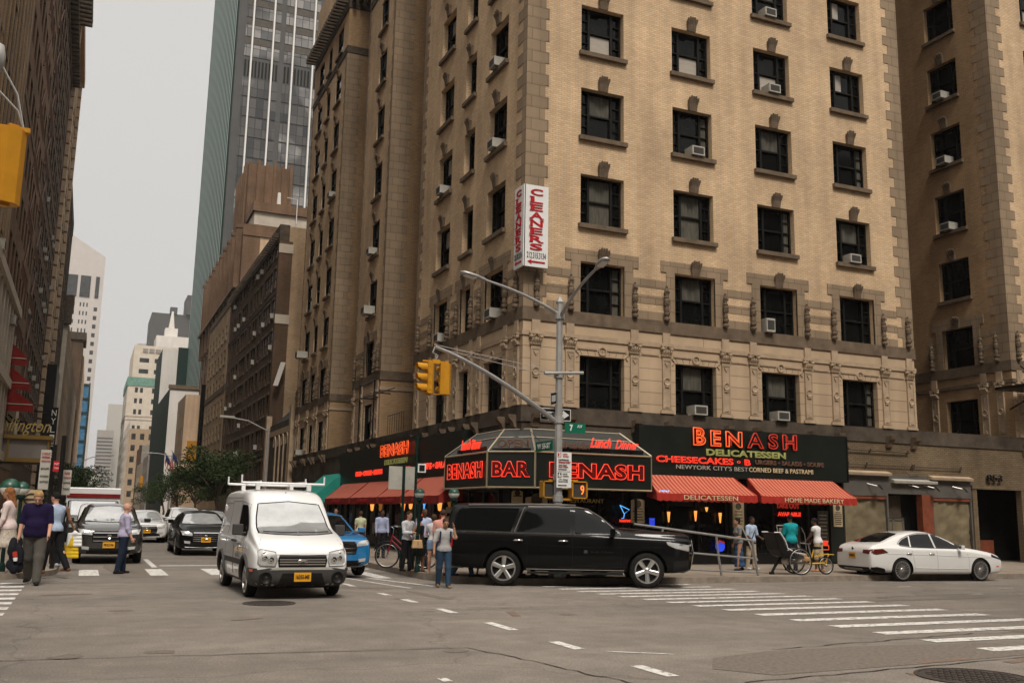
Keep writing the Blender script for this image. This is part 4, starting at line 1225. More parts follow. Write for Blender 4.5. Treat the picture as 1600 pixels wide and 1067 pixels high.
for x in(26.4,27.5,29.4):mb.tube([(x,28.76,4.2),(x,28.66,4.34)],.03,6)
mb.tube([(29.2,28.7,3.7),(29.25,28.7,3.5),(29.5,28.7,3.38),(29.9,28.7,3.4)],.01,5)
mb.build('pipe',MT['stone_grime'],o)
for i,x in enumerate((27.3,29.4,30.2,31.7)):
 o=wthing('floodlight','small floodlight on an arm over the vacant shops, number '+'one two three four'.split()[i]+' from the left','lamp',(x,28.7,2.95),'floodlights over the vacant shops')
 mb=MB();mb.tube([(x,28.74,3.02),(x+.25,28.45,2.92)],.018,6);mb.build('arm',MT['alu'],o)
 mb=MB();mb.obox((x+.32,28.38,2.88),(.10,.03,-.02),(.02,-.03,-.05),(.02,.05,.05));mb.build('lamp_head',MT['black'],o)
t=wthing('building_entrance','dark recessed entrance with the number 853 on the brick above it','entrance',(34.2,28.8,0))
mb=MB();mb.box(32.75,33.0,28.7,28.95,WALK,3.08);mb.box(35.5,35.9,28.68,28.95,WALK,3.08);mb.box(32.72,35.95,28.66,28.95,2.96,3.10);mb.build('surround',MT['grimy_shaded_brick'],t)
mb=MB();mb.box(32.95,35.5,30.3,30.4,WALK,3.0);mb.build('dark_doorway',MT['deli_dark'],t)
mb=MB();mb.box(33.1,35.4,30.1,30.2,WALK,.9);mb.build('door_panel',MT['red_brown'],t)
lettering('house_number','853',.42,(34.05,28.70,3.42),XP,MT['black'],t,fit=.86,fith=.27,bold=.0,extrude=.03)
o=wthing('entrance_canopy','dark iron canopy bracket with chains projecting over the entrance at the right edge','canopy',(35.8,28.0,6.6))
mb=MB();mb.box(34.3,38.5,27.2,28.6,7.05,7.17);mb.tube([(35.2,28.7,6.3),(35.8,27.5,7.05)],.04,6);mb.tube([(35.9,27.5,7.1),(35.9,28.6,8.2)],.03,6);mb.build('canopy_frame',MT['black'],o)
o=wthing('wall_notice','small framed notice on the brick at the right edge of the pavement','sign',(36.1,28.6,1.4))
mb=MB();mb.box(35.95,36.35,28.60,28.66,.95,1.9);mb.build('frame',MT['alu'],o)
mb=MB();mb.box(36.0,36.3,28.59,28.6,1.0,1.85);mb.build('sheet',MT['menu'],o)
o=wthing('fire_escape','thin black iron fire escape and rails on the side-street front above the awnings','fire escape',(12.2,43.5,6))
mb=MB()
for y in(46.5,43.9):mb.tube([(12.0,y,4.9),(12.0,y,7.75)],.035,5)
for z in(7.7,7.05):mb.tube([(12.0,46.6,z),(12.0,43.6 if z>7.5 else 40.6,z-(0 if z>7.5 else .1))],.03,5)
for y in frange(41.0,43.5,.35):mb.tube([(12.6,y,5.15),(12.6,y,6.0)],.012,4)
mb.tube([(12.6,41.0,6.0),(12.6,43.5,6.0)],.02,4)
mb.tube([(12.0,46.5,7.1),(12.8,46.5,7.1)],.03,4);mb.tube([(12.0,43.9,7.1),(12.8,43.9,7.1)],.03,4)
mb.build('rail',MT['black'],o)
# -- vertical CLEANERS sign on the corner
o=wthing('corner_sign','white V-shaped vertical sign reading CLEANERS in red with a phone number and arrow','sign',(12.65,28.4,9.7))
mb=MB();mb.box(12.65,13.53,28.38,28.44,9.73,12.56);mb.box(12.62,12.68,28.38,29.15,9.73,12.56);mb.build('panel',MT['white_sign'],o)
mb=MB()
for z in(10.0,12.3):mb.tube([(13.1,28.44,z),(13.1,28.85,z)],.03,5);mb.tube([(12.68,29.0,z),(12.9,29.0,z)],.03,5)
mb.build('bracket',MT['black'],o)
def serif_letter(c,pos,xd,w,h):
 l=lettering('letter',c,.3,pos,xd,MT['sign_red'],o,fit=w,fith=h,extrude=.012,bold=.006)
for i,c in enumerate('CLEANERS'):
 z=12.32-i*.272
 serif_letter(c,(13.09,28.37,z),XP,.46,.225);serif_letter(c,(12.605,28.77,z),YM,.40,.225)
mb=MB()
for i,c in enumerate('CLEANERS'):
 z=12.32-i*.272
 for X0,fn in((13.09,lambda a,h:(a,28.355,h)),(28.77,lambda a,h:(12.59,2*28.77-a,h))):
  spots={'L':[(-.20,-.1),(-.2,.1)],'E':[(-.2,-.1),(-.2,.1)],'A':[(-.2,-.1),(.2,-.1)],'N':[(-.2,-.1),(-.2,.1),(.2,.1)],'R':[(-.2,-.1),(.2,-.1),(-.2,.1)]}.get(c,[])
  for a,h in spots:
   p,q=fn(X0+a-.06,z+h-.012),fn(X0+a+.06,z+h+.012)
   mb.box(min(p[0],q[0])-.006,max(p[0],q[0])+.006,min(p[1],q[1])-.006,max(p[1],q[1])+.006,p[2],q[2])
mb.build('letter_serif',MT['sign_red'],o)
lettering('phone_number','212.315.3134',.2,(13.10,28.37,10.12),XP,MT['sign_black'],o,fit=.70,fith=.20,extrude=.004,bold=0)
lettering('phone_number','212.315.3134',.2,(12.605,28.77,10.12),YM,MT['sign_black'],o,fit=.60,fith=.20,extrude=.004,bold=0)
mb=MB()
ar=[(12.78,9.90),(12.93,9.985),(12.90,9.925),(13.42,9.925),(13.42,9.875),(12.90,9.875),(12.93,9.815)]
mb.prism(ar,lambda u,v,h:(u,h,v),28.36,28.379)
mb.prism([(28.77+(u-13.1)*.85,v)for u,v in ar],lambda u,v,h:(h,2*28.77-u,v),12.60,12.619)
mb.build('arrow',MT['sign_red'],o)
# -- window air conditioners
def ac_unit(w=.54,h=.34,d=.30,tall=False):
 o=thing('air_conditioner','x','air conditioner')
 m=MB();m.box(-w/2,w/2,-d,.25,0,h);
 for i in range(5):m.box(-w/2-.004,-w/2,-d+.06,-d+.26,.06+i*.055,.08+i*.055);m.box(w/2,w/2+.004,-d+.06,-d+.26,.06+i*.055,.08+i*.055)
 m.build('casing',MT['ac'],o,bevel=.008)
 m=MB();m.box(-w/2+.05,w/2-.05,-d-.006,-d+.01,.05,h-.05);m.build('rear_grille',MT['ac_dk'],o)
 m=MB();m.tube([(-w/3,-d+.05,-.01),(-w/3,.1,-.14)],.012,4);m.tube([(w/3,-d+.05,-.01),(w/3,.1,-.14)],.012,4);m.build('bracket',MT['black'],o)
 return o
AC0=ac_unit();_used=[False]
def put_ac(kind,plane,u,z,label,recess=.08,scale=1.0):
 P=face_fn(kind,plane)(u,z,recess)
 if not _used[0]:
  a=AC0;a.location=P;a.rotation_euler=(0,0,ROT[kind]);_used[0]=True
  a['label']=label;a['group']='window air conditioners'
 else:a=dup(AC0,P,ROT[kind],label,'window air conditioners')
 if scale!=1.0:a.scale=(scale,)*3
 return a
LV=['lowest window row','second window row','third window row','fourth window row','fifth window row','sixth window row','seventh window row','eighth window row']
CN=['first column from the corner','second column from the corner','third column from the corner','fourth column from the corner']
for i,j,dx in((1,3,.12),(2,4,-.02),(2,5,-.1),(3,2,-.12),(1,0,.05),(2,0,-.08)):
 put_ac('S',FY,rc[i]+dx,S[j]+.02,'white air conditioner on the avenue front, %s, %s'%(LV[j],CN[i]))
a=put_ac('S',FY,rc[2]-.55,S[1]+.02,'tall narrow air conditioner, avenue front, %s, %s'%(LV[1],CN[2]));a.scale=(.72,1,1.5)
for i,j,dy in((0,4,.0),(0,3,.0),(2,3,.0),(0,1,-.1),(2,1,-.3)):
 put_ac('W',FX,lc[i][0]+dy,S[j]+.02,'air conditioner on the side-street front, %s, %s'%(LV[j],CN[i]),0)
put_ac('W',FX,48.1,S[3]+.02,'air conditioner in the single window column of the middle wing, upper of two',-.1)
put_ac('W',FX,48.1,S[2]+.02,'larger air conditioner in the middle wing, lower of two',-.15,1.25)
put_ac('W',FX,59.0,S[5]+.02,'small air conditioner high on the far wing of the corner building',0)
put_ac('W',FX,64.6,S[2]+.02,'large air conditioner on the left edge of the far wing',-.3,1.3)
put_ac('W',FX,64.6,S[0]+.02,'air conditioner low on the far wing above the teal awning',-.1)
for j,w in((5,'topmost of three'),(4,'middle of three'),(3,'lowest of three')):
 put_ac('W',35.6,31.5,S[j]+.02,'air conditioner on the shaded court wall at the right, '+w,-.05)
 # -- STREET FURNITURE
def signal_head(parent,c,face,visors=True):
 """three-section yellow head; face = plan direction of the lenses"""
 f=Vector((face[0],face[1],0)).normalized();s=Vector((-f.y,f.x,0));Z=Vector((0,0,1));c=Vector(c)
 m=MB()
 w,h,d=.145,.40,.085
 pl=[(-w,.04),(w,.04),(w,-.05),(w*.45,-.13),(-w*.45,-.13),(-w,-.05)]
 m.prism(pl,lambda u,v,hh:tuple(c+s*u+f*v+Z*hh),-h,h)
 for k in(-1,0,1):m.obox(c+f*.045+Z*k*.262,s*w,f*.012,Z*.125)
 m.obox(c+Z*(h+.02)-f*.03,s*.05,f*.05,Z*.03);m.obox(c-Z*(h+.015)-f*.03,s*.04,f*.04,Z*.015)
 for k in(-.9,-.35,.35,.9):m.obox(c+s*(w+.008)+Z*k*h*.8,s*.01,f*.015,Z*.02)
 hd=m.build('housing',MT['amber'],parent,off=(0,0,0)if not root_of(parent).get('_world')else None)
 for k in(1,0,-1):
  p=c+Z*k*.262+f*.055
  v=MB();n=14;vs=[]
  for i in range(n+1):
   a=-PI*.22+(PI*1.44)*i/n
   e=s*math.cos(a)*.112+Z*math.sin(a)*.112
   ln=.26 if math.sin(a)>-.2 else .17
   vs+=[tuple(p+e),tuple(p+e+f*ln),tuple(p+e*.93+f*ln),tuple(p+e*.93)]
  v.add(vs,[(4*i+j,4*i+(j+1)%4,4*i+4+(j+1)%4,4*i+4+j)for i in range(n)for j in range(4)])
  vz=v.build('visor',MT['amber'],hd,smooth=60,off=(0,0,0)if not root_of(parent).get('_world')else None)
  l=MB();l.lathe([(0.001,.012),(.06,.008),(.10,0)],(0,0,0),14);
  q=f.to_track_quat('Z','Y');l.v=[tuple(p+q@Vector(a))for a in l.v]
  l.build('lens',{1:MT['red_lens'],0:MT['amber_dk'],-1:MT['dk_green']}[k],hd,smooth=60)
 return hd
PXY=(11.33,22.98)
o=wthing('street_lamp','tall grey street lamp pole with two curved arms behind the black car','street lamp',(PXY[0],PXY[1],WALK))
m=MB();m.tube([(*PXY,WALK),(*PXY,2.3),(*PXY,7.3)],[.125,.115,.085],8);m.build('pole',MT['pole'],o)
m=MB();m.lathe([(.24,WALK),(.24,.25),(.17,.45),(.15,.9),(.125,1.0)],(*PXY,0),8);m.build('base',MT['pole'],o)
m=MB()
for z in(5.30,4.1,6.9,2.05,2.6):m.lathe([(.10,z-.09),(.135,z-.08),(.135,z+.08),(.10,z+.09)],(*PXY,0),12)
m.lathe([(.09,7.25),(.105,7.3),(.05,7.42),(.0,7.46)],(*PXY,0),10)
m.build('collar',MT['pole'],o)
def arm(parent,pts,r,name='arm'):
 m=MB();P=[Vector(p)for p in pts];out=[]
 for i in range(13):
  t_=i/12;out.append((1-t_)**2*P[0]+2*t_*(1-t_)*P[1]+t_*t_*P[2])
 m.tube(out,[r*(1.25-.5*i/12)for i in range(13)],8);return m.build(name,MT['steel'],parent,smooth=60),out[-1],(out[-1]-out[-2]).normalized()
def lamp_head(parent,p,d,L=.62):
 m=MB();d=Vector(d).normalized();s=d.cross(Vector((0,0,1))).normalized();u=s.cross(d)
 rings=[(0,.05,.05),(.12,.075,.06),(.2,.12,.07),(.4,.15,.075),(.55,.13,.06),(.62,.05,.03)]
 n=12;b=[]
 for(t_,w,h)in rings:
  for k in range(n):
   a=2*PI*k/n;b.append(tuple(Vector(p)+d*t_*L/.62+s*w*math.cos(a)+u*h*math.sin(a)*(1 if math.sin(a)>0 else .6)))
 m.add(b,[(i*n+k,i*n+(k+1)%n,(i+1)*n+(k+1)%n,(i+1)*n+k)for i in range(5)for k in range(n)]+[tuple(range(n))[::-1],tuple(5*n+k for k in range(n))])
 h=m.build('lamp_head',MT['steel'],parent,smooth=60)
 m=MB();m.obox(Vector(p)+d*.38*L/.62-u*.045,d*.15,s*.09,u*.012);m.build('lens',MT['milk'],h)
_,p,d=arm(o,[(*PXY,6.95),(10.3,22.98,7.45),(9.15,22.98,7.66)],.042);lamp_head(o,p,d,.72)
_,p,d=arm(o,[(*PXY,6.85),(11.33,22.2,7.45),(11.33,20.95,7.75)],.042);lamp_head(o,p,d,.62)
m=MB();m.tube([(10.85,22.88,5.31),(12.0,22.88,5.40)],.045,8);m.build('crossbar',MT['pole'],o)
_,mt_end,md_=arm(o,[(*PXY,4.0),(9.3,22.98,5.35),(7.82,22.98,5.77)],.06,'mast_arm')
m=MB()
m.tube([(7.85,22.98,5.82),(11.25,22.98,5.40)],.009,5);m.tube([(7.9,22.98,5.74),(11.25,22.98,5.24)],.009,5);m.build('guy_wire',MT['steel'],o)
t=wthing('traffic_signal','pair of yellow traffic signal heads hanging from the curved mast arm over the side street','traffic light',(7.85,22.98,5.4))
m=MB();m.tube([(7.82,22.98,5.78),(7.76,22.98,5.62),(7.9,22.98,5.55),(7.84,22.98,5.42)],.022,6);m.tube([(7.84,22.98,5.6),(7.84,22.98,5.38)],.03,6);m.build('hanger',MT['steel'],t)
m=MB();m.box(7.5,8.18,22.94,23.02,5.37,5.41);m.box(7.55,8.15,22.96,23.0,4.555,4.575);m.box(7.74,7.94,22.90,23.06,5.33,5.44);m.build('bracket',MT['amber'],t)
signal_head(t,(7.66,22.98,4.965),(-1,-.05));signal_head(t,(8.10,22.98,4.965),(-.12,1))
t=wthing('traffic_signal','large close yellow traffic signal seen from behind at the left edge of the picture','traffic light',(-.95,9.97,5.4))
SG=10.9/9.97
signal_head(t,(-.95*SG,10.9,1.65+3.15*SG),(-.45,1));signal_head(t,(-1.42*SG,10.85,1.65+3.15*SG),(-1,.1))
def sc_(p):return(p[0]*SG,p[1]*SG,1.65+(p[2]-1.65)*SG)
m=MB();m.obox((-1.32,10.9,5.51),(.46,0,0),(0,.04,0),(0,0,.025));m.tube([(-1.32,10.9,5.5),(-1.32,10.9,6.2)],.03,6);m.build('bracket',MT['amber'],t)
o=wthing('signal_mast','galvanised mast arm and pole that carries the close signal at the left edge','pole',(-6.1,10.9,0))
m=MB();m.tube([(-6.1,10.9,0),(-6.1,10.9,7.6)],[.12,.09],8);m.build('pole',MT['pole'],o)
m=MB();m.tube([(-6.1,10.9,5.0),(-3.5,10.9,6.1),(-1.3,10.9,6.36)],[.07,.06,.04],8)
m.lathe([(.0,6.1),(.06,6.13),(.075,6.28),(.05,6.41),(.0,6.44)],(-1.24,10.9,0),12);m.tube([(-1.2,10.9,6.2),(-1.02,10.9,5.9),(-.93,10.9,5.54)],.011,5);m.tube([(-1.27,10.9,5.98),(-1.0,10.9,5.72),(-.93,10.9,5.54)],.011,5);m.build('mast_arm',MT['pole'],o,smooth=60)
def flat_sign(label,cat,x0,x1,z0,z1,y,m_,texts=(),border=None,group=None,kind='S',xy=None):
 """flat sign: 'S' faces the avenue"""
 if kind=='S':o=wthing('sign',label,cat,((x0+x1)/2,y,(z0+z1)/2),group)
 else:o=wthing('sign',label,cat,(y,(x0+x1)/2,(z0+z1)/2),group)
 P=(lambda u,d,z:(u,y+d,z))if kind=='S' else(lambda u,d,z:(y+d,u,z))
 m=MB();a,b=P(x0,0,z0),P(x1,.015,z1);m.box(a[0],b[0],a[1],b[1],z0,z1);m.build('plate',m_,o)
 if border:
  m=MB();w=.018
  for(u0,u1,v0,v1)in((x0,x1,z0,z0+w),(x0,x1,z1-w,z1),(x0,x0+w,z0+w,z1-w),(x1-w,x1,z0+w,z1-w)):
   a,b=P(u0,-.006,v0),P(u1,-.001,v1);m.box(a[0],b[0],a[1],b[1],v0,v1)
  m.build('border',border,o)
 for(txt,uc,zc,fit,fh,mm,kw)in texts:
  pos=P(uc,-.010,zc);lettering('lettering',txt,.2,pos,XP if kind=='S' else YM,mm,o,fit=fit,fith=fh,extrude=.006,**kw)
 return o
wt_,gr_,bk_=MT['white_sign'],MT['sign_green'],MT['sign_black']
o=flat_sign('green street name sign reading 7 AV on the lamp pole','street sign',11.46,12.07,3.77,4.04,22.86,gr_,[('7',11.64,3.905,.09,.17,wt_,dict(bold=.01)),('AV',11.89,3.95,.15,.085,wt_,{})])
o=flat_sign('green street name sign reading W 55, left of the lamp pole','street sign',22.9,23.95,3.30,3.56,11.12,gr_,[('W 55 ST',23.42,3.43,.8,.15,wt_,dict(bold=.006))],kind='W')
o=flat_sign('black and white ONE WAY arrow sign behind the lamp pole','street sign',10.86,11.76,4.10,4.42,23.12,bk_,[('ONE WAY',11.28,4.26,.5,.10,bk_,dict(bold=.008))],border=wt_)
m=MB();m.prism([(10.93,4.19),(11.52,4.19),(11.52,4.14),(11.71,4.26),(11.52,4.38),(11.52,4.33),(10.93,4.33)],lambda u,v,h:(u,h,v),23.11,23.116);m.build('arrow',wt_,o)
o=flat_sign('small ONE WAY sign seen almost edge on above the larger one','street sign',22.75,23.15,4.50,4.83,11.17,bk_,[],border=wt_,kind='W')
m=MB();m.box(11.155,11.163,22.84,23.06,4.58,4.75);m.build('arrow',wt_,o)
o=flat_sign('white parking regulation sign with 3 and 6 hour panels on the lamp pole','street sign',11.20,11.63,2.33,3.25,22.80,wt_,[
('3',11.275,3.175,.06,.10,wt_,dict(bold=.006)),('HOUR',11.44,3.20,.14,.03,MT['sign_red'],{}),('METERED',11.46,3.14,.17,.03,MT['sign_red'],{}),('COMMERCIAL',11.40,3.05,.31,.04,bk_,{}),('VEHICLES ONLY',11.42,2.985,.36,.045,MT['sign_red'],dict(bold=.004)),('7AM-10AM',11.37,2.91,.24,.035,bk_,{}),('EXCEPT SUNDAY',11.39,2.865,.28,.03,MT['sign_red'],{}),
('6',11.28,2.655,.07,.12,wt_,dict(bold=.006)),('HOUR',11.44,2.69,.14,.03,MT['stone_dk'],{}),('PARKING',11.46,2.63,.17,.03,MT['stone_dk'],{}),('6 PM - Midnight',11.39,2.54,.27,.035,bk_,{}),('Except Sunday',11.39,2.49,.27,.035,bk_,{})])
m=MB();m.box(11.225,11.325,22.793,22.798,3.12,3.23);m.build('red_square',MT['sign_red'],o)
m=MB();m.box(11.23,11.335,22.793,22.798,2.59,2.72);m.box(11.22,11.60,22.793,22.798,2.745,2.752)
for z in(2.80,2.39):m.box(11.24,11.46,22.793,22.798,z-.012,z+.012);m.prism([(11.46,z-.02),(11.50,z),(11.46,z+.02)],lambda u,v,h:(u,h,v),22.793,22.798)
m.build('black_marks',bk_,o)
def ped_signal(label,cx,z,num,y=22.9):
 o=wthing('pedestrian_signal',label,'pedestrian signal',(cx,y,z),'pedestrian signals on the lamp pole')
 m=MB();w,h=.225,.225;m.box(cx-w,cx+w,y-.02,y+.20,z-h,z+h);m.build('housing',MT['amber_dk'],o,bevel=.02)
 m=MB();
 for(a,b,c,e)in((-w,w,h-.03,h),(-w,w,-h,-h+.03),(-w,-w+.03,-h,h),(w-.03,w,-h,h)):m.box(cx+a,cx+b,y-.07,y-.02,z+c,z+e)
 m.build('visor_rim',MT['amber'],o)
 m=MB();m.box(cx-w+.03,cx+w-.03,y-.028,y-.021,z-h+.03,z+h-.03);m.build('face',MT['ac_dk'],o)
 if num:lettering('countdown',num,.3,(cx+.09,y-.035,z),XP,MT['hand'],o,fit=.10,fith=.24,extrude=.006)
 m=MB();m.box(min(cx,11.33),max(cx,11.33),y+.04,y+.10,z+h,z+h+.04);m.box(min(cx,11.33),max(cx,11.33),y+.04,y+.10,z-h-.05,z-h);m.build('bracket',MT['amber'],o)
ped_signal('yellow pedestrian signal right of the pole showing an orange 9',11.90,2.285,'9')
ped_signal('yellow pedestrian signal half hidden behind the lamp pole and its sign',11.16,2.285,None,23.1)
def globe_post(label,x,y,zc,r,group,z0=WALK,low=None):
 o=wthing('subway_globe',label,'lamp post',(x,y,z0),group)
 m=MB();m.tube([(x,y,z0),(x,y,zc-r)],.045,10);m.lathe([(.08,z0),(.08,z0+.12),(.05,z0+.2)],(x,y,0),10);m.lathe([(.06,zc-r-.1),(.11,zc-r-.03),(.10,zc-r+.03)],(x,y,0),12);m.build('post',MT['dk_green'],o,smooth=True)
 m=MB();m.lathe([(r*math.cos(a),zc+r*math.sin(a))for a in[R(k)for k in range(0,91,10)]],(x,y,0),20);g=m.build('green_dome',MT['green_paint'],o,smooth=60)
 m=MB();m.lathe([(r*math.cos(a),zc+r*math.sin(a))for a in[R(k)for k in range(-80,1,10)]],(x,y,0),20);m.lathe([(.001,zc-r*.98),(r*.2,zc-r*.98)],(x,y,0),20);m.build('milk_glass',MT['milk']if low is None else low,o,smooth=60)
 return o
globe_post('green and white subway globe on a green post behind the pedestrians',9.55,26.0,2.17,.155,'subway globes')
globe_post('subway globe with dark green dome half hidden by the street sign post',8.4,25.6,2.14,.14,'subway globes')
globe_post('green subway globe at the left edge of the picture',-1.62,25.6,2.02,.22,'subway globes on the left',LWALK)
globe_post('green subway globe between the left-edge globe and the man in purple',-1.47,27.4,2.03,.18,'subway globes on the left',LWALK)
o=wthing('subway_map_board','tan subway notice board with a round emblem behind the man in purple','notice board',(-1.2,27.8,LWALK))
m=MB();m.prism([(-1.62,1.45),(-.98,1.45),(-1.02,2.02),(-1.5,2.02),(-1.56,1.85)],lambda u,v,h:(u,h,v),27.8,27.86);m.build('board',MT['menu'],o)
m=MB();m.tube([(-1.25+.17*math.cos(k*PI/9),27.79,1.78+.14*math.sin(k*PI/9))for k in range(19)],.018,5,cap=False);m.box(-1.48,-1.02,27.78,27.79,1.76,1.80);m.build('round_emblem',MT['stone_grime'],o)
m=MB();m.box(-1.6,-1.0,27.82,27.86,LWALK,1.45)
m.build('panel',MT['grey_wall'],o)
m=MB()
for z in(1.3,1.05,.8,.55):m.box(-1.55,-1.05,27.80,27.815,z,z+.14)
m.build('notice',MT['ac'],o)
o=wthing('sign_post','dark post carrying two blank white sign backs beside the bicycle','sign',(7.95+.55,27.6,WALK))
m=MB();m.tube([(8.55,27.6,WALK),(8.55,27.6,3.0)],.045,8);m.build('post',MT['dk_green'],o)
m=MB();m.box(8.10,8.53,27.62,27.64,2.28,2.95);m.box(8.55,8.97,27.62,27.64,2.28,2.95);m.build('plate',MT['ac'],o)
o=wthing('sign_post','tall dark green post with small black and white sign behind the pedestrian group','sign',(8.60,26.6,WALK))
m=MB();m.tube([(8.60,26.6,WALK),(8.60,26.6,3.75)],.04,8);m.build('post',MT['dk_green'],o)
m=MB();m.box(8.64,8.88,26.57,26.6,2.75,3.0);m.build('plate',wt_,o);m=MB();m.box(8.68,8.84,26.56,26.569,2.79,2.96);m.build('black_mark',bk_,o)
def left_post(x,y,h,r=.055):
 o=wthing('sign_post','tall black post on the left pavement, '+('nearer the zebra crossing' if y<28 else 'behind the other one'),'post',(x,y,LWALK),'black posts on the left pavement')
 m=MB();m.tube([(x,y,LWALK),(x,y,h)],r,8);m.build('post',MT['black'],o)
left_post(-.86,29.0,3.25);left_post(-.60,26.6,3.35)
flat_sign('white parking sign with red lines on the left pavement, the larger upper one','street sign',-1.18,-.93,2.05,3.1,28.9,MT['ac'],[('3 HOUR',-1.05,3.0,.2,.06,MT['sign_red'],{}),('METERED',-1.05,2.9,.2,.05,MT['sign_red'],{}),('PARKING',-1.05,2.8,.2,.05,MT['sign_red'],{}),('8AM-6PM',-1.05,2.6,.2,.05,bk_,{}),('NO STANDING',-1.05,2.4,.2,.05,bk_,{}),('ANYTIME',-1.05,2.25,.2,.05,bk_,{})])
flat_sign('small red and white sign between the two black posts on the left','street sign',-.85,-.65,2.52,2.80,28.6,MT['sign_red'],[('NO',-.75,2.72,.14,.06,wt_,{}),('TURNS',-.75,2.61,.15,.05,wt_,{})])
flat_sign('narrow white parking sign right of the black posts on the left pavement','street sign',-.56,-.36,1.90,2.52,27.0,MT['ac'],[('NO',-.46,2.44,.12,.06,MT['sign_red'],{}),('STANDING',-.46,2.33,.16,.04,MT['sign_red'],{}),('ANYTIME',-.46,2.2,.16,.04,bk_,{}),('TAXI',-.46,2.05,.14,.05,bk_,{})])
o=wthing('handrail','weathered galvanised pipe railing sloping down on the pavement right of the black car','railing',(15.5,22.9,WALK))
m=MB()
ztop=lambda x:1.32-(x-14.6)*.105
yy=22.95
m.tube([(13.6,yy,ztop(13.6)),(17.46,yy,ztop(17.46)),(17.52,yy-.02,ztop(17.5)-.05)],.032,8)
m.build('top_rail',MT['steel'],o)
m=MB();m.tube([(13.6,yy,.80),(17.5,yy,.52)],.026,8);m.build('middle_rail',MT['steel'],o)
m=MB();m.tube([(13.6,yy,.30),(17.55,yy,.13)],.026,8);m.build('bottom_rail',MT['steel'],o)
for x,dx in((14.5,.0),(16.25,.16),(17.47,.18)):
 m=MB();m.tube([(x,yy,ztop(x)),(x+dx*.4,yy,.6),(x+dx,yy,WALK)],.034,8);m.build('post',MT['steel'],o)
 # -- bicycles
def wheel_ring(m,c,r,axis,tr=.02,n=28):
 m.tube([tuple(Vector(c)+Vector(axis[0])*r*math.cos(2*PI*k/n)+Vector(axis[1])*r*math.sin(2*PI*k/n))for k in range(n+1)],tr,6,cap=False)
def spokes(m,c,r,axis,n=18):
 for k in range(n):
  a=2*PI*k/n;m.tube([tuple(Vector(c)+Vector(axis[0])*.03*math.cos(a+.5)+Vector(axis[1])*.03*math.sin(a+.5)),tuple(Vector(c)+Vector(axis[0])*r*math.cos(a)+Vector(axis[1])*r*math.sin(a))],.0035,3)
def bicycle(label,loc,rz,col,s=1.0):
 o=thing('bicycle',label,'bicycle',loc,rz);o.scale=(s,)*3
 r=.34;A=((1,0,0),(0,0,1))
 for nm,x in(('wheel',-.53),('wheel',.53)):
  m=MB();wheel_ring(m,(x,0,r),r-.02,A);w=m.build(nm,MT['rubber'],o,smooth=60)
  m=MB();spokes(m,(x,0,r),r-.03,A);m.lathe([(.02,-.05),(.03,-.04),(.03,.04),(.02,.05)],(x,0,r),8,'y');wheel_ring(m,(x,0,r),r-.045,A,.009);m.build('spokes',MT['steel'],w)
  m=MB();n=10;m.tube([(x+(r+.03)*math.cos(R(20+14*k))*(1),0,r+(r+.03)*math.sin(R(20+14*k)))for k in range(n)],.018,5);m.build('mudguard',MT['black'],o)
 m=MB()
 bb,st,hd=(-.08,0,.30),(-.22,0,.78),(.40,0,.86)
 m.tube([bb,st],.018,8);m.tube([bb,(.43,0,.74)],.026,8);m.tube([(-.12,0,.42),(.40,0,.86)],.018,8);m.tube([(-.53,0,r),bb],.012,6);m.tube([(-.53,0,r),(-.20,0,.70)],.012,6)
 m.tube([(.39,0,.92),(.45,0,.66),(.53,0,r)],.02,8);m.build('frame',col,o,smooth=60)
 m=MB();m.tube([(-.22,0,.78),(-.25,0,.90)],.014,6);m.build('seat_post',MT['steel'],o)
 m=MB();m.prism([(-.40,-.09),(-.38,.09),(-.20,.05),(-.08,.018),(-.08,-.018),(-.20,-.05)],lambda u,v,h:(u,v,h),.90,.96);m.build('saddle',MT['black'],o,bevel=.015)
 m=MB();m.tube([(.39,0,.90),(.38,0,1.06),(.44,0,1.10)],.014,6);m.tube([(.22,-.30,1.10),(.32,-.27,1.12),(.44,-.12,1.11),(.44,.12,1.11),(.32,.27,1.12),(.22,.30,1.10)],.013,6);m.build('handlebar',MT['chrome'],o,smooth=60)
 m=MB();m.lathe([(.0,-.02),(.09,-.02),(.09,.0),(0,.0)],(-.08,.06,.30),14,'y');m.tube([(-.08,.07,.30),(-.02,.09,.16)],.01,5);m.tube([(-.08,-.07,.30),(-.14,-.09,.44)],.01,5);m.box(-.06,.03,.08,.17,.14,.165);m.build('crank',MT['black'],o)
 m=MB();m.box(-.72,-.34,-.07,.07,.705,.72);m.tube([(-.70,.06,.70),(-.53,.06,r)],.007,4);m.tube([(-.70,-.06,.70),(-.53,-.06,r)],.007,4);m.build('rack',MT['black'],o)
 return o
bicycle('dark red city bicycle leaning on the post at the kerb, with wide chrome handlebars',(8.58,27.15,WALK),R(-205)+.0,mat('wine_red_paint',(.20,.008,.015),.3,coat=.6),1.06)
o=thing('pedicab','black and yellow pedicab with curved seat and two big spoked wheels on the pavement','pedicab',(19.35,23.3,WALK),R(-8));o.scale=(.90,)*3
A=((1,0,0),(0,0,1))
for(x,y,r)in((-.15,-.42,.43),(.12,.42,.43),(1.05,0,.29)):
 m=MB();wheel_ring(m,(x,y,r),r-.02,A,.022);w=m.build('wheel',MT['rubber'],o,smooth=60)
 m=MB();spokes(m,(x,y,r),r-.03,A,22);m.lathe([(.02,-.06),(.04,-.05),(.04,.05),(.02,.06)],(x,y,r),8,'y');wheel_ring(m,(x,y,r),r-.05,A,.012);m.build('spokes',MT['steel'],w)
yel=mat('yellow_frame_paint',(.50,.30,.03),.4,coat=.4)
m=MB()
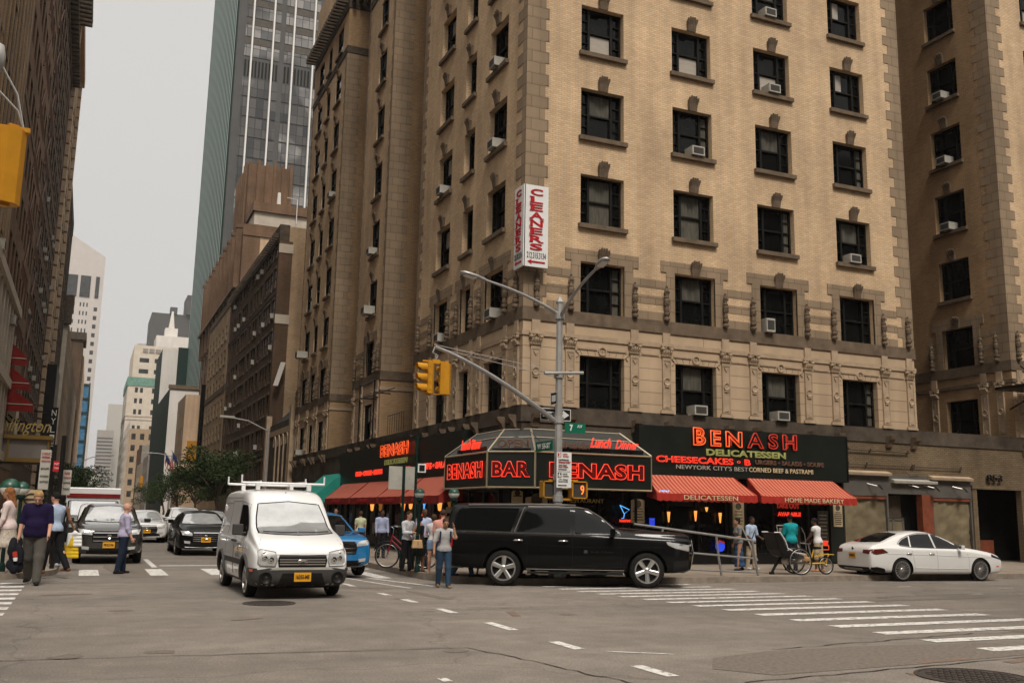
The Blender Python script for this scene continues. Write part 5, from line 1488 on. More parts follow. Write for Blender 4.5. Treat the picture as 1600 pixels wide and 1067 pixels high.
m.tube([(-.15,-.40,.43),(-.15,.42,.43)],.03,6);m.tube([(-.1,0,.43),(.45,0,.34),(.95,0,.36),(1.05,0,.29)],.035,6);m.tube([(.45,0,.34),(.62,0,.80)],.025,6);m.tube([(.62,0,.55),(1.15,0,.66),(1.05,0,.29)],.022,6)
m.tube([(.75,-.1,.66),(1.3,-.1,.64)],.016,6);m.tube([(.75,.1,.66),(1.3,.1,.64)],.016,6);m.tube([(1.3,-.1,.64),(1.3,.1,.64)],.016,6);m.tube([(.95,.0,.3),(1.25,.1,.64)],.014,5);m.tube([(1.0,.0,.34),(.8,.1,.66)],.014,5)
m.build('frame',yel,o,smooth=60)
m=MB()
side=[(-1.05,1.32),(-.86,1.34),(-.70,1.10),(-.62,.80),(-.30,.66),(.02,.62),(.05,.52),(-.35,.50),(-.72,.58),(-.88,.78),(-.95,1.05)]
m.prism(side,lambda u,v,h:(u,h,v),-.38,.38);m.build('seat',MT['black'],o,bevel=.03)
m=MB()
for y in(-.39,.39):m.tube([(-1.05,y,1.34),(-.84,y,1.34),(-.66,y,1.08),(-.58,y,.84),(-.28,y,.70),(.04,y,.66)],.022,6)
m.build('seat_trim',MT['white_sign'],o,smooth=60)
m=MB();m.tube([(-.55,0,.62),(-.80,0,.30),(-.95,0,.06)],[.06,.05,.04],8);m.box(-1.02,-.88,-.05,.05,.0,.08);m.build('front_strut',MT['black'],o)
m=MB();m.lathe([(.0,-.14),(.10,-.12),(.13,0),(.10,.12),(0,.14)],(-.42,0,.42),12,'y');m.build('hub_lamp',MT['milk'],o,smooth=60)
m=MB();m.box(.05,.42,-.2,.2,.42,.56);m.box(.12,.30,-.1,.1,.56,.66);m.build('bag_bundle',MT['wood'],o,bevel=.03)
m=MB();m.tube([(.30,-.3,1.0),(.42,-.1,.98),(.42,.1,.98),(.30,.3,1.0)],.018,6);m.tube([(.42,0,.98),(.50,0,.6)],.02,6);m.tube([(.40,.05,.55),(.34,.06,1.28),(.22,.06,1.5)],.012,5);m.build('handlebar',MT['steel'],o)
m=MB();m.prism([(.62,.80),(.86,.82),(.86,.88),(.60,.90)],lambda u,v,h:(u,h,v),-.08,.08);m.build('saddle',MT['black'],o)
o=wthing('sandwich_board','wooden legs of a sandwich board seen under the black car','sandwich board',(10.2,24.4,WALK))
m=MB()
for x in(9.75,10.35):m.tube([(x,23.9,WALK),(x+.05,24.2,1.15)],.03,4);m.tube([(x,24.6,WALK),(x+.05,24.25,1.15)],.03,4)
m.box(9.78,10.4,24.0,24.03,.35,1.12);m.build('frame',MT['wood'],o)
o=wthing('milk_crate','black plastic crate standing on the pavement behind the front of the black car','crate',(12.75,23.6,WALK))
m=MB()
for z in frange(.06,.40,.055):m.box(12.5,13.02,23.4,23.42,z,z+.022);m.box(12.5,13.02,23.86,23.88,z,z+.022);m.box(12.5,12.52,23.4,23.88,z,z+.022);m.box(13.0,13.02,23.4,23.88,z,z+.022)
for x in frange(12.5,13.0,.1):m.box(x,x+.02,23.39,23.41,.05,.42);m.box(x,x+.02,23.87,23.89,.05,.42)
m.box(12.5,13.02,23.4,23.88,.05,.07);m.build('lattice',MT['black'],o)
for i,(x0,x1,z)in enumerate(((21.75,21.78,1.3),(25.1,25.13,1.3))):
 pass
o=wthing('sandwich_board','grey framed sandwich board leaning outside the bakery behind the pedicab','sandwich board',(19.9,25.2,WALK))
m=MB()
m.tube([(18.9,25.3,1.35),(19.15,24.9,.35)],.03,4);m.tube([(20.55,25.2,1.42),(20.95,24.8,.3)],.03,4);m.tube([(20.15,25.2,1.42),(20.55,25.2,1.42)],.025,4);m.tube([(20.15,25.2,1.42),(20.3,25.1,.3)],.02,4)
m.box(20.25,20.5,25.2,25.22,.35,1.35);m.build('frame',MT['grey_wall'],o)
# -- OTHER BUILDINGS
_pm={}
def pane_mesh(w,h,m_,style=0):
 k=(round(w,2),round(h,2),m_.name,style)
 if k not in _pm:
  m=MB();m.box(-w/2,w/2,0,.03,0,h,0)
  if style==1:m.box(-w/2,w/2,-.05,0,h*.48,h*.52,1);m.box(-w/2-.08,w/2+.08,-.14,-.02,-.14,0,2)
  if style==2:
   m.box(-w/2,w/2,-.03,0,h*.48,h*.52,1);m.box(-.04,.04,-.03,0,0,h,1)
  if style==3:
   m.box(-w/2,w/2,-.05,0,h*.48,h*.52,1);m.box(-w/2-.08,w/2+.08,-.14,-.02,-.16,0,2);m.box(-w/2-.1,w/2+.1,-.12,-.02,h,h+.22,2)
  o=m.build('window',[m_,MT['frame'],MT['stone_dk']]);_pm[k]=o.data;bpy.data.objects.remove(o)
 return _pm[k]
def grid(us,w,zs,h):return[(u-w/2,u+w/2,z,z+h)for z in zs for u in us]
def lin(a,b,n):return[a+(b-a)*i/(n-1)for i in range(n)]
def building(label,x0,x1,y0,y1,h,mats,faces,cat='building',z0=0,name='building',roofmat=None,group=None,depth=.09,limit=100):
 """faces: list of (kind, ops, window style, window material)"""
 o=wthing(name,label,cat,(x0,y0,z0),group)
 byk={f[0]:f for f in faces}
 m=MB();cnt=0;wins=[]
 for kind,plane,a,b in(('S',y0,x0,x1),('N',y1,x0,x1),('W',x0,y0,y1),('E',x1,y0,y1)):
  f=byk.get(kind);ops=f[1]if f else[]
  wall(m,kind,plane,a,b,z0,h,ops,depth=depth,mi=1 if(len(mats)>1 and kind=='S')else 0)
  if f:
   P=face_fn(kind,plane)
   for q in ops:wins.append((kind,P((q[0]+q[1])/2,q[2],depth-.02),q[1]-q[0],q[3]-q[2],f[2],f[3]))
 m.add([(x0,y0,h),(x1,y0,h),(x1,y1,h),(x0,y1,h)],[(0,1,2,3)],len(mats))
 m.build('wall',list(mats)+[roofmat or MT['roof']],o,fix=False)
 cp=Vector((0,0,CAMH))
 wins.sort(key=lambda q:q[2]*q[3]/max(1,(Vector(q[1])-cp).length_squared),reverse=True)
 for kind,p,w,hh,st,gm in wins[:limit]:
  child(o,'window',pane_mesh(w,hh,gm,st),p,(0,0,ROT[kind]))
 if len(wins)>limit:
  m=MB();m3=None
  for kind,p,w,hh,st,gm in wins[limit:]:
   m3=gm
   if kind in 'SN':m.box(p[0]-w/2,p[0]+w/2,p[1],p[1]+(.03 if kind=='S' else-.03),p[2],p[2]+hh)
   else:m.box(p[0],p[0]+(.03 if kind=='W' else-.03),p[1]-w/2,p[1]+w/2,p[2],p[2]+hh)
  q=m.build('windows',m3,o);q['kind']='stuff'
 return o
G1,G2=MT['glass'],MT['far_glass']
WX=12.85
# -- right side of the side street
y0,y1=67.4,77.5
o=building('low grey stone gothic front with tall arched windows and a steep dark roof',WX,26,67.15,77.8,8.0,[MT['stone_grime']],[('W',[(c-.35,c+.35,3.6,6.3)for c in(69.6,71.2,72.8,74.4)]+[(69.3,70.9,.2,2.8),(73.6,75.0,.2,2.8)],2,G1)])
m=MB()
for c in(69.6,71.2,72.8,74.4):
 m.tube([(WX-.05,c+.42*math.cos(a),6.25+.75*math.sin(a)**.8)for a in[PI*k/10 for k in range(11)]],.07,5);m.box(WX-.1,WX+.02,c-.5,c-.38,3.4,6.3)
molding(m,[(WX,67.15),(WX,77.8)][::-1][::-1],[(-.05,3.1),(.18,3.1),(.18,3.35),(-.05,3.4)]);molding(m,[(WX,67.15),(WX,77.8)],[(-.05,7.1),(.2,7.1),(.3,7.4),(-.05,7.5)])
for c in(67.5,77.4):m.box(WX-.3,WX+.1,c-.3,c+.3,0,8.8)
m.build('tracery',MT['stone'],o)
m=MB();m.prism([(WX+.2,8.0),(WX+5.5,13.2),(WX+11,8.0)],lambda u,v,h:(u,h,v),67.5,77.7);m.build('roof',MT['roof'],o)
m=MB();m.obox((WX+.45,77.2,12.2),(.18,0,0),(0,.12,0),(.25,0,.95));m.build('gable_coping',MT['white_wall'],o)
ys=[79.4,81.2,82.5,83.8,86.2,88.4,89.8,92.0,94.6,95.9,97.2,99.6,101.8,103.2,105.6]
zs=[3.9+2.62*k for k in range(8)]
o=building('dark brown brick apartment house with bracketed cornice and many air conditioners on the side street',WX,30,78.0,107.3,24.6,[MT['brown_brick'],MT['tan_plain']],[('W',grid(ys,.95,zs,1.55),3,G1)])
m=MB()
molding(m,[(13.6,78.0),(WX,78.0),(WX,107.3)],[(-.05,23.3),(.15,23.3),(.25,23.7),(.55,24.0),(.65,24.3),(.65,24.6),(-.05,24.7)])
for k in range(39):m.box(WX-.45,WX-.1,78.3+k*.74,78.6+k*.74,23.6,24.0)
molding(m,[(WX,78.0),(WX,107.3)],[(-.05,18.9),(.25,18.9),(.32,19.2),(-.05,19.3)]);molding(m,[(WX,78.0),(WX,107.3)],[(-.05,5.9),(.12,5.9),(.12,6.05),(-.05,6.1)])
m.build('cornice',MT['stone_grime'],o)
m=MB();m.box(WX-.03,WX+1.05,77.93,78.05,8,23.3);m.build('brick_return',MT['brown_brick'],o)
m=MB()
for z in(22.3,16.4):m.box(WX-.06,WX+1.1,77.88,77.95,z,z+.75)
m.build('stone_trim',MT['limestone'],o)
random.seed(11)
NW='one two three four five six seven eight nine ten eleven twelve thirteen fourteen fifteen sixteen'.split()
for a_ in random.sample(range(len(ys)*len(zs)),20):
 i,j=a_%len(ys),a_//len(ys)
 put_ac('W',WX,ys[i],zs[j]+.02,'air conditioner on the brown apartment house, row %s from below, column %s'%(NW[j],NW[i]),.1,1.15)
o=building('narrow tan brick building with pairs of windows, left of the dark brown apartment house',WX,30,107.5,127.2,24.0,[MT['tan_plain'],MT['tan_plain']],[('W',grid(lin(110,125,6),1.3,[3.5+2.75*k for k in range(7)],1.7),1,G1)])
m=MB();molding(m,[(13.2,107.5),(WX,107.5),(WX,127.2)],[(-.05,23.5),(.15,23.5),(.2,24.2),(-.05,24.3)]);molding(m,[(WX,107.5),(WX,127.2)],[(-.05,14.2),(.3,14.2),(.45,14.8),(-.05,14.9)]);molding(m,[(WX,107.5),(WX,127.2)],[(-.05,5.9),(.3,5.9),(.45,6.4),(-.05,6.5)]);m.build('cornice',MT['stone_dk'],o)
D0=16.2
o=building('tall red brown brick apartment building with a pale side wall and stepped terraces',D0,44,127.5,171,38.0,[MT['red_brick'],MT['pale_tan']],[('W',grid(lin(131,168,9),1.3,[6+3.05*k for k in range(11)],1.8),0,G1)])
m=MB()
for k in range(10):
 y=129.5+k*4.4;m.box(D0-.7,D0+.1,y-.35,y+.35,26,38.6);m.box(D0-.8,D0+.2,y-.45,y+.45,38.6,39.1)
m.box(D0-.1,44,127.3,127.6,37.2,38.7);m.box(D0-.9,D0+.3,127.3,171,30,30.5)
m.build('buttress',MT['red_brick'],o)
m=MB();m.box(D0-.02,D0+2.2,127.42,127.5,31.0,37.2);m.box(D0-.02,D0+.5,127.42,127.5,8,31.0);m.build('brick_corner',MT['red_brick'],o)
m=MB();m.box(D0+1.5,44,129.3,135,38.0,41.2);m.build('terrace_wall',MT['limestone'],o)
m=MB();m.box(D0+1.2,44,128.9,129.32,41.2,42.5);m.box(D0+1.2,D0+1.7,129,160,41.2,42.5);m.box(D0+.6,44,128,128.3,38.2,39.0);m.build('terrace_parapet',MT['red_brick'],o)
m=MB();m.box(D0+1.2,D0+7.4,136,148,41.2,50.2)
for k in range(6):m.tube([(D0+1.4+k*1.16,135.85,41.2),(D0+1.4+k*1.16,135.85,50.5+.3*(k%2))],[.26,.24],6)
for k in range(5):m.tube([(D0+1.1,137+k*2.4,41.2),(D0+1.1,137+k*2.4,50.5+.3*(k%2))],[.26,.24],6)
m.build('buttressed_tower',MT['red_brick'],o)
m=MB();m.tube([(D0+7,128.6,40),(D0+7,128.6,43.4),(D0+5.6,128.6,43.5)],.07,5);m.tube([(D0+4.6,129.2,42.5),(D0+4.6,129.2,44.2)],[.28,.2],8)
m.build('roof_pipe',MT['white_wall'],o)
TX,TY=20.0,187.0
o=wthing('glass_tower','very tall glass office tower with pale green vertical fins rising behind the brick buildings','building',(TX,TY,0))
m=MB();m.box(TX,TX+50,TY,TY+56,0,230);m.build('tower_body',MT['grey_tower'],o)
m=MB();m.box(TX-.3,TX,TY+1.5,TY+56,0,230);m.build('side_glass',MT['tower_green'],o)
m=MB()
for k in range(19):
 y=TY+2.0+k*2.95;m.box(TX-.345,TX-.3,y-.2,y+.2,0,230)
m.build('fins',MT['fin'],o)
m=MB()
for k in range(9):m.box(TX+2.65+k*4.08,TX+2.95+k*4.08,TY-.9,TY-.15,0,230)
m.build('white_fins',MT['white_sign'],o)
def tower_glass():
 m,nt,b=nodemat('grey_reflective_curtain_glass')
 b.inputs['Roughness'].default_value=.12
 uv,pos=wall_uv(nt)
 t_=N(nt,'ShaderNodeTexBrick',offset=0.0);t_.inputs['Scale'].default_value=1.0
 t_.inputs['Color1'].default_value=(.19,.18,.172,1);t_.inputs['Color2'].default_value=(.035,.042,.046,1);t_.inputs['Mortar'].default_value=(.035,.035,.035,1)
 t_.inputs['Mortar Size'].default_value=.06;t_.inputs['Brick Width'].default_value=1.36;t_.inputs['Row Height'].default_value=2.1;t_.inputs['Bias'].default_value=-.25
 nt.links.new(uv,t_.inputs['Vector'])
 n=N(nt,'ShaderNodeTexNoise',Scale=.055,Detail=5.0,Distortion=1.2);nt.links.new(pos,n.inputs['Vector'])
 r=N(nt,'ShaderNodeMapRange');r.inputs['From Min'].default_value=.44;r.inputs['From Max'].default_value=.54;r.inputs['To Min'].default_value=.5;r.inputs['To Max'].default_value=1.5
 nt.links.new(n.outputs['Fac'],r.inputs['Value'])
 v=N(nt,'ShaderNodeVectorMath',operation='SCALE');nt.links.new(t_.outputs['Color'],v.inputs[0]);nt.links.new(r.outputs[0],v.inputs['Scale']);nt.links.new(v.outputs[0],b.inputs['Base Color'])
 return m
TG=tower_glass()
m=MB();ml=MB();mp=MB()
cols=[(TX+1.5,TX+8.3),(TX+9.3,TX+16.2),(TX+17.2,TX+24)]
for(a,b)in cols:
 z=36.0
 while z<150:
  if abs(z-88.2)<2.1:
   for q in range(10):ml.box(a+.15+q*.68,a+.5+q*.68,TY-.12,TY-.02,z,z+3.4)
  elif z<88:m.box(a,b,TY-.12,TY-.02,z,z+3.9)
  else:m.box(a,b,TY-.12,TY-.02,z,z+2.5);mp.box(a,b,TY-.12,TY-.02,z+2.6,z+4.0)
  z+=4.2
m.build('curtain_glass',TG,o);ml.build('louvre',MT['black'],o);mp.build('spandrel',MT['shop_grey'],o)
o=building('low tan building with a plain side wall and a vertical dark banner',WX+.2,26,158,172,19.0,[MT['beige_brick'],MT['pale_tan']],[('W',grid(lin(160,170,4),1.3,[4,8,12],2),0,G1)])
m=MB();m.box(15.1,15.8,156.5,157.0,5,20.5);m.build('banner',MT['blue_glass']if False else MT['auto_glass'],o)
m=MB();m.box(WX+.9,WX+2.6,157.85,157.97,8.5,11.8);m.build('yellow_panel',MT['amber_dk'],o)
o=building('blank white windowless building with a dark street side, seen down the side street',WX,36,190.5,238,23.6,[MT['tower_green'],MT['white_wall']],[])
m=MB();m.box(WX-.3,36,190.2,190.8,23.5,24.2);m.build('parapet',MT['stone_dk'],o)
o=building('slim dark green and white slab rising behind the blank white building',WX+1,40,240,262,38.5,[MT['tower_green'],MT['white_wall']],[])
m=MB();m.box(WX+4.5,40,239.5,240,20,39.0);m.build('side_panel',MT['tower_green'],o)
o=building('tall cream classical building with a green copper cornice at the far end of the street',WX,36,450,500,56.5,[MT['cream'],MT['cream']],[('S',[(x-.6,x+.6,z,z+2.2)for x in(16.5,18.6,23.5,25.6,31,33)for z in(50.5,45.8,41,34,29.5,25)],0,G2),('W',grid(lin(455,495,8),2,[20+4.5*k for k in range(8)],2.4),0,G2)])
m=MB();molding(m,[(36,450),(WX,450),(WX,500)],[(-.3,53.4),(1.0,53.6),(2.0,54.6),(3.0,55.4),(3.0,56.6),(-.3,57.2)]);m.build('copper_cornice',MT['copper'],o)
m=MB();
for z in(38.5,40.0):molding(m,[(36,450),(WX,450),(WX,500)],[(-.2,z),(.8,z),(.8,z+.5),(-.2,z+.6)])
m.build('string_course',MT['limestone'],o)
o=building('pale stepped office block with ribbon windows behind the copper cornice',16,60,505,560,80,[MT['cream'],MT['cream']],[('S',[(x-2.2,x+2.2,z,z+2.2)for x in(21,28,35,42,49)for z in(71.5,66.0,60.5)],0,G2)])
m=MB();m.box(26,44,510,530,80,86.5);m.box(30,36,512,520,86.5,91);m.tube([(33,514,90),(33,514,100)],[1.6,.5],8);m.build('roof_house',MT['white_wall'],o)
m=MB()
for k in range(8):m.box(20+k*3,22.3+k*3,504.6,505.0,76.5,78.5)
m.build('parapet_openings',MT['grey_wall'],o)
o=building('low brown brick buildings with a white billboard in front of the cream tower',WX+1,40,300,330,19,[MT['red_brick'],MT['grey_wall']],[('W',grid(lin(303,327,5),1.5,[6,10,14],2),0,G2)])
m=MB();m.box(17,26,299.4,300,19,22);m.build('billboard',MT['white_sign'],o);m=MB();m.box(24,40,330,345,22,36);m.box(27,40,340,350,36,41);m.build('rear_block',MT['stone'],o)
o=building('narrow limestone front with tall pilasters along the far right side of the street',WX,19,262,299,13,[MT['limestone'],MT['limestone']],[('W',grid(lin(265,296,9),1.8,[3+4.2*k for k in range(2)],2.6),0,G2)])
o=building('small grey building with a lit shopfront at the far right side of the street',WX-.2,24,241,261.5,13.5,[MT['grey_wall'],MT['grey_wall']],[('W',grid(lin(243,259,5),1.4,[2,6,9.6],2.2),0,G2)])
m=MB();m.box(WX-.9,WX-.2,255,257,6,9);m.build('orange_sign',MT['amber'],o)
o=building('beige row of buildings leading to the end of the street on the right',WX,24,385,448,30,[MT['cream'],MT['stone']],[('S',grid([14.5,17.5,20.5],1.5,[5+4.2*k for k in range(6)],2.2),0,G2),('W',grid(lin(388,445,12),2.4,[4+4.4*k for k in range(7)],2.6),0,G2)])
o=building('dark grey flat-topped tower block far behind the copper cornice',27,60,600,640,115,[MT['grey_tower'],MT['grey_tower']],[])
m=MB();m.box(46,58,598,620,115,127);m.box(37,41,599,604,115,119);m.build('roof_plant',MT['grey_tower'],o)
m=MB()
for k in range(3):m.box(31,40,599.3,600,88-k*5,91-k*5)
m.build('louvre_band',MT['ac'],o)
o=building('slender pale tower just left of the dark grey tower block',22,27.5,640,660,102,[MT['pale_pink'],MT['pale_pink']],[('S',grid([23.6,25.8],1.0,[60+4*k for k in range(10)],2.4),0,G2)])
o=building('pale blue glass tower block next to the dark grey tower',60,90,620,650,112,[MT['blue_glass'],MT['blue_glass']],[])
o=building('distant grey office block closing the end of the street',8,30,1500,1540,108,[MT['grey_wall'],MT['grey_wall']],[('S',[(8.8,29.2,20+5*k,22.6+5*k)for k in range(16)],0,G2)])
m=MB();m.box(20,40,1545,1560,0,150);m.build('rear_slab',MT['ac'],o)
o=building('pale slab at the far end of the street beside the trees',2,14,1300,1340,40,[MT['ac'],MT['ac']],[])
# -- left side of the side street
LX=-5.0
def piers(o,ys,w,d,z0,z1,m_,xf=LX):
 m=MB()
 for y in ys:m.box(xf-.02,xf+d,y-w/2,y+w/2,z0,z1)
 m.build('pilaster',m_,o)
zs=[8.6+3.25*k for k in range(15)]
o=building('tall tan brick hotel with deep vertical piers at the left edge of the picture',-45,LX,28.8,57,60,[MT['dk_brick']],[('E',grid(lin(30.8,55.2,12),1.3,zs,2.1),1,G1)],cat='building')
piers(o,lin(29.7,56.3,19),.62,.05,7.5,60,MT['beige_brick'])
piers(o,lin(30.8,55.2,16),.12,.08,7.5,60,MT['court_brick'])
m=MB()
for z in(7.2,11.6):molding(m,[(LX,57),(LX,28.8),(-45,28.8)][::-1][::-1],[(-.05,z),(.6,z),(.7,z+.35),(-.05,z+.45)])
m.build('string_course',MT['limestone'],o)
m=MB()
for y in lin(44,62.5,11):m.box(LX-.02,LX+.5,y-.28,y+.28,4.2,12.6)
for z in(4.0,8.0,12.4):m.box(LX,LX+.65,43,63,z,z+.5)
oo=wthing('stone_colonnade','pale stone pilasters over the hotel entrance at the left edge','facade',(LX,50,4));m.build('pilaster',MT['limestone'],oo)
o=building('red brick building with iron balconies, second from the left edge',-40,LX,57.05,77,50,[MT['red_brick']],[('E',grid(lin(58.6,75.6,8),1.5,[4.6+3.3*k for k in range(13)],2.0),0,G1)])
m=MB()
for z in[7.8+3.3*k for k in range(12)]:
 for(a,b)in((60.2,65.6),(69,74.6)):
  m.box(LX+.57,LX+.6,a,b,z+.85,z+.92)
  for y in frange(a,b,.45):m.box(LX+.57,LX+.6,y,y+.03,z,z+.9)
  m.tube([(LX+.5,a+1,z),(LX+.5,b-1,z+3.2)],.06,4)
m.build('fire_escape',mat('rust_pink_iron',(.13,.075,.055),.7,var=.2,world=True),o)
m=MB();
for z in(3.9,24,37):molding(m,[(LX,77),(LX,57.05)],[(-.05,z),(.4,z),(.55,z+.4),(-.05,z+.5)])
m.build('string_course',MT['stone_dk'],o)
o=building('soot-dark brick building with a heavy projecting cornice high on the left',-40,LX,77.05,106,54,[MT['dk_brick']],[('E',grid(lin(79,104,9),1.6,[5+3.5*k for k in range(13)],2.1),3,G1)])
m=MB()
for(z,s)in((44.5,.55),(51.5,1.0)):
 molding(m,[(LX,106),(LX,77.05)],[(-.05,z),(.5*s,z),(.9*s,z+.8),(1.9*s,z+1.3),(2.1*s,z+2.0),(-.05,z+2.2)])
 for k in range(30):m.box(LX+.1,LX+1.4*s,77.5+k*.97,77.9+k*.97,z+.3,z+1.1)
for z in(8.5,26):molding(m,[(LX,106),(LX,77.05)],[(-.05,z),(.5,z),(.7,z+.5),(-.05,z+.6)])
m.build('cornice',MT['stone_grime'],o)
o=building('tan rusticated building just past the soot-dark one on the left',-40,LX,106.05,124,53,[MT['beige_brick']],[('E',grid(lin(108,122,5),1.4,[6+3.3*k for k in range(13)],1.9),1,G1)])
m=MB()
for k in range(40):m.box(LX,LX+.35,106.1,107.6,1+k*1.3,2.1+k*1.3);m.box(LX,LX+.35,122.4,123.9,1+k*1.3,2.1+k*1.3)
m.box(LX-.3,LX+.6,106.05,124,52.2,53.3)
m.build('rustication',MT['stone'],o)
o=building('weathered brick building with rows of air conditioners on the left side of the street',-40,LX,124.05,152,42,[MT['dk_brick']],[('E',grid(lin(126,150,9),1.3,[4+3.1*k for k in range(12)],1.9),1,G1)])
m=MB();molding(m,[(LX,152),(LX,124.05)],[(-.05,40.5),(.6,40.5),(1.3,41.4),(1.3,42.2),(-.05,42.4)]);m.build('cornice',MT['stone_grime'],o)
random.seed(21)
for a_ in random.sample(range(54),16):
 i,j=a_%9,a_//9
 put_ac('E',LX,lin(79,104,9)[i],8.55+3.5*j,'air conditioner on the soot-dark building at the left, row %s, column %s'%(NW[j],NW[i]),.1,1.2)
for i,(y,z)in enumerate(((48,12.9),(58.6,11.3),(49.5,8.6))):
 put_ac('E',LX,y,z,['air conditioner at the left edge above the red canopy, upper one','air conditioner at the left edge right of the pale pilasters','air conditioner at the left edge beside the red canopy, lower one'][i],-.3,1.4)
o=building('pale stone building with a pointed gable end on the left',-30,LX+.6,152.5,284,28.5,[MT['beige_brick'],MT['limestone']],[('E',grid(lin(156,232,12),2,[5+4*k for k in range(6)],2.4),0,G2)])
m=MB();m.box(-12,LX+1.0,151.8,152.6,27.5,29.5);m.box(-7.6,LX+1.1,152.0,154,29.5,31.8);m.prism([(-9,18),(-7.2,25),(-6.2,18),(-6.4,4),(-8.8,4)],lambda u,v,h:(u,h,v),152.1,152.48);m.build('gable',MT['stone_grime'],o)
o=building('dark red brick building with a heavy square top on the left side of the street',-30,LX+.9,285,300,47,[MT['brown_brick'],MT['brown_brick']],[('E',grid(lin(287,298,3),2,[5+4*k for k in range(11)],2.4),0,G2)])
m=MB();m.box(-12,LX+1.6,284.4,300,46,48);m.build('cornice',MT['stone_grime'],o)
o=building('narrow dark block hung with vertical signs on the left side of the street',-20,LX+1.2,110,120,16,[MT['black']],[])
o=building('tan narrow building right of the dark red one on the left',-20,LX+1.3,302,360,44,[MT['pale_tan'],MT['pale_tan']],[('E',grid(lin(305,356,8),2,[5+4*k for k in range(9)],2.4),0,G2)])
o=wthing('scaffold','tall building wrapped in blue scaffold netting at the left end of the street','scaffold',(-6,430,0))
m=MB();m.box(-16,-2.4,430,520,0,50);m.build('netting',MT['net'],o)
m=MB()
for z in frange(4,50,5.5):m.box(-16,-2.1,429.4,520,z,z+.6)
for x in(-15,-11,-7,-2.4):m.box(x,x+.4,429.2,429.6,0,51)
for y in frange(430,520,9):m.box(-2.2,-1.9,y,y+.4,0,51)
m.build('scaffold_tube',MT['tower_green'],o)
o=building('tall pale pink granite office tower with a sloping gabled top, far down the street',-46,-1.0,640,665,150,[MT['pale_pink'],MT['pale_pink']],[('S',[(x-1.0,x+1.0,z,z+2.6)for z in[44+5.4*k for k in range(15)]for x in(-4.2,)]+[(x-.42,x+.42,z,z+2.6)for z in[122-5.4*k for k in range(12)]for c in(-11.0,-18.4,-25.8)for x in(c-1.9,c,c+1.9)][:90],0,G2)],limit=100)
for nm,(a,b)in enumerate(((-5.4,-3.2),(-14,-8.2),(-21.6,-15.6),(-29,-23))):
 m=MB();m.box(a,b,639.6,640.1,128,141.5);m.build('tall_opening',MT['far_glass'],o)
m=MB();m.prism([(-46,150),(-1.0,150),(-1.0,154.5),(-24.5,168.5),(-46,156)],lambda u,v,h:(u,h,v),640,665);m.build('gable',MT['pale_pink'],o)
o=wthing('hotel_canopy','brown and gold hotel entrance canopy with gold script lettering at the left edge','canopy',(-3.4,62,4))
m=MB();m.box(-5.0,-2.15,61.6,64.5,4.15,5.35);m.build('canopy_box',MT['grey_wall'],o)
m=MB();
for z in(4.0,5.3):m.box(-5.0,-2.0,61.35,64.6,z,z+.22)
for x in(-4.95,-4.3,-2.25):m.box(x,x+.12,61.5,61.6,4.2,5.3)
m.build('gold_trim',mat('dull_gold_trim',(.28,.17,.035),.45,.4),o)
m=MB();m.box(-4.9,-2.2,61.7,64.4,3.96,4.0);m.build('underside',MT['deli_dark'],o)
lettering('script_lettering','Wellington',.9,(-3.72,61.4,5.95),XP,MT['gold_text'],o,fit=3.1,fith=.95,shear=.4,extrude=.03)
m=MB();m.box(-5.0,-4.2,64.6,67,5.5,8.0);m.build('white_box',MT['limestone'],o)
m=MB()
for k in range(4):m.tube([(-4.9+k*.5,61.5,6.9-k*.25),(-4.3+k*.5,61.5,6.2-k*.1),(-3.9+k*.5,61.5,6.3-k*.15)],.05,5)
m.build('ironwork',MT['black'],o)
for i,(z,w)in enumerate(((9.9,'upper'),(8.5,'middle'),(7.3,'lower'))):
 o=wthing('awning','dark red pointed window awning at the left edge, %s of three'%w,'awning',(-4.5,62,z),'dark red awnings at the left edge')
 m=MB();x1=-3.75+.28*i
 m.add([(-5.0,61.0,z+1.2),(x1,61.0,z+.0),(x1,63.0,z),(-5.0,63.0,z+1.2),(x1,61.0,z-.5),(x1,63.0,z-.5),(-5.0,61.0,z-.5)],[(0,1,2,3),(1,4,5,2),(0,6,4,1)]);m.build('canopy',MT['dark_red'],o)
 m=MB();m.tube([(-5,60.98,z-.1),(x1,60.98,z-.1)],.03,4);m.build('bar',MT['ac'],o)
o=wthing('banner_sign','tall narrow dark banner sign with white vertical letters N Y on the left side','sign',(-2.6,75,5))
m=MB();m.box(-2.75,-2.25,75,75.3,4.6,8.4);m.box(-4.9,-2.75,75.1,75.2,8.0,8.1);m.build('panel',MT['black'],o)
for i,c in enumerate('NYLIFE'):lettering('letter',c,.5,(-2.5,74.95,8.0-i*.58),XP,MT['white_sign'],o,fit=.3,fith=.42)
def far_lamp(label,x,y,h,ax,az):
 o=wthing('street_lamp',label,'street lamp',(x,y,0))
 m=MB();m.tube([(x,y,0),(x,y,h)],[.14,.09],8);m.build('pole',MT['pole'],o)
 m=MB();m.tube([(x,y,h-.2),(x+(ax-x)*.5,y,h+az*.7),(ax,y,h+az)],.05,6);m.build('arm',MT['steel'],o,smooth=60)
 m=MB();m.obox((ax,y,h+az),(.55 if ax<x else-.55,0,-.02),(0,.15,0),(0,0,.08));m.build('lamp_head',MT['ac'],o)
far_lamp('grey street lamp with a long arm reaching left, in front of the stone gothic building',12.3,74.5,7.6,9.2,.75)
far_lamp('small dark street lamp with a short arm among the trees on the right pavement',9.3,125.0,7.9,6.4,.15)
far_lamp('street lamp on the left pavement with its arm over the road',-1.4,118,6.3,2.0,.9)
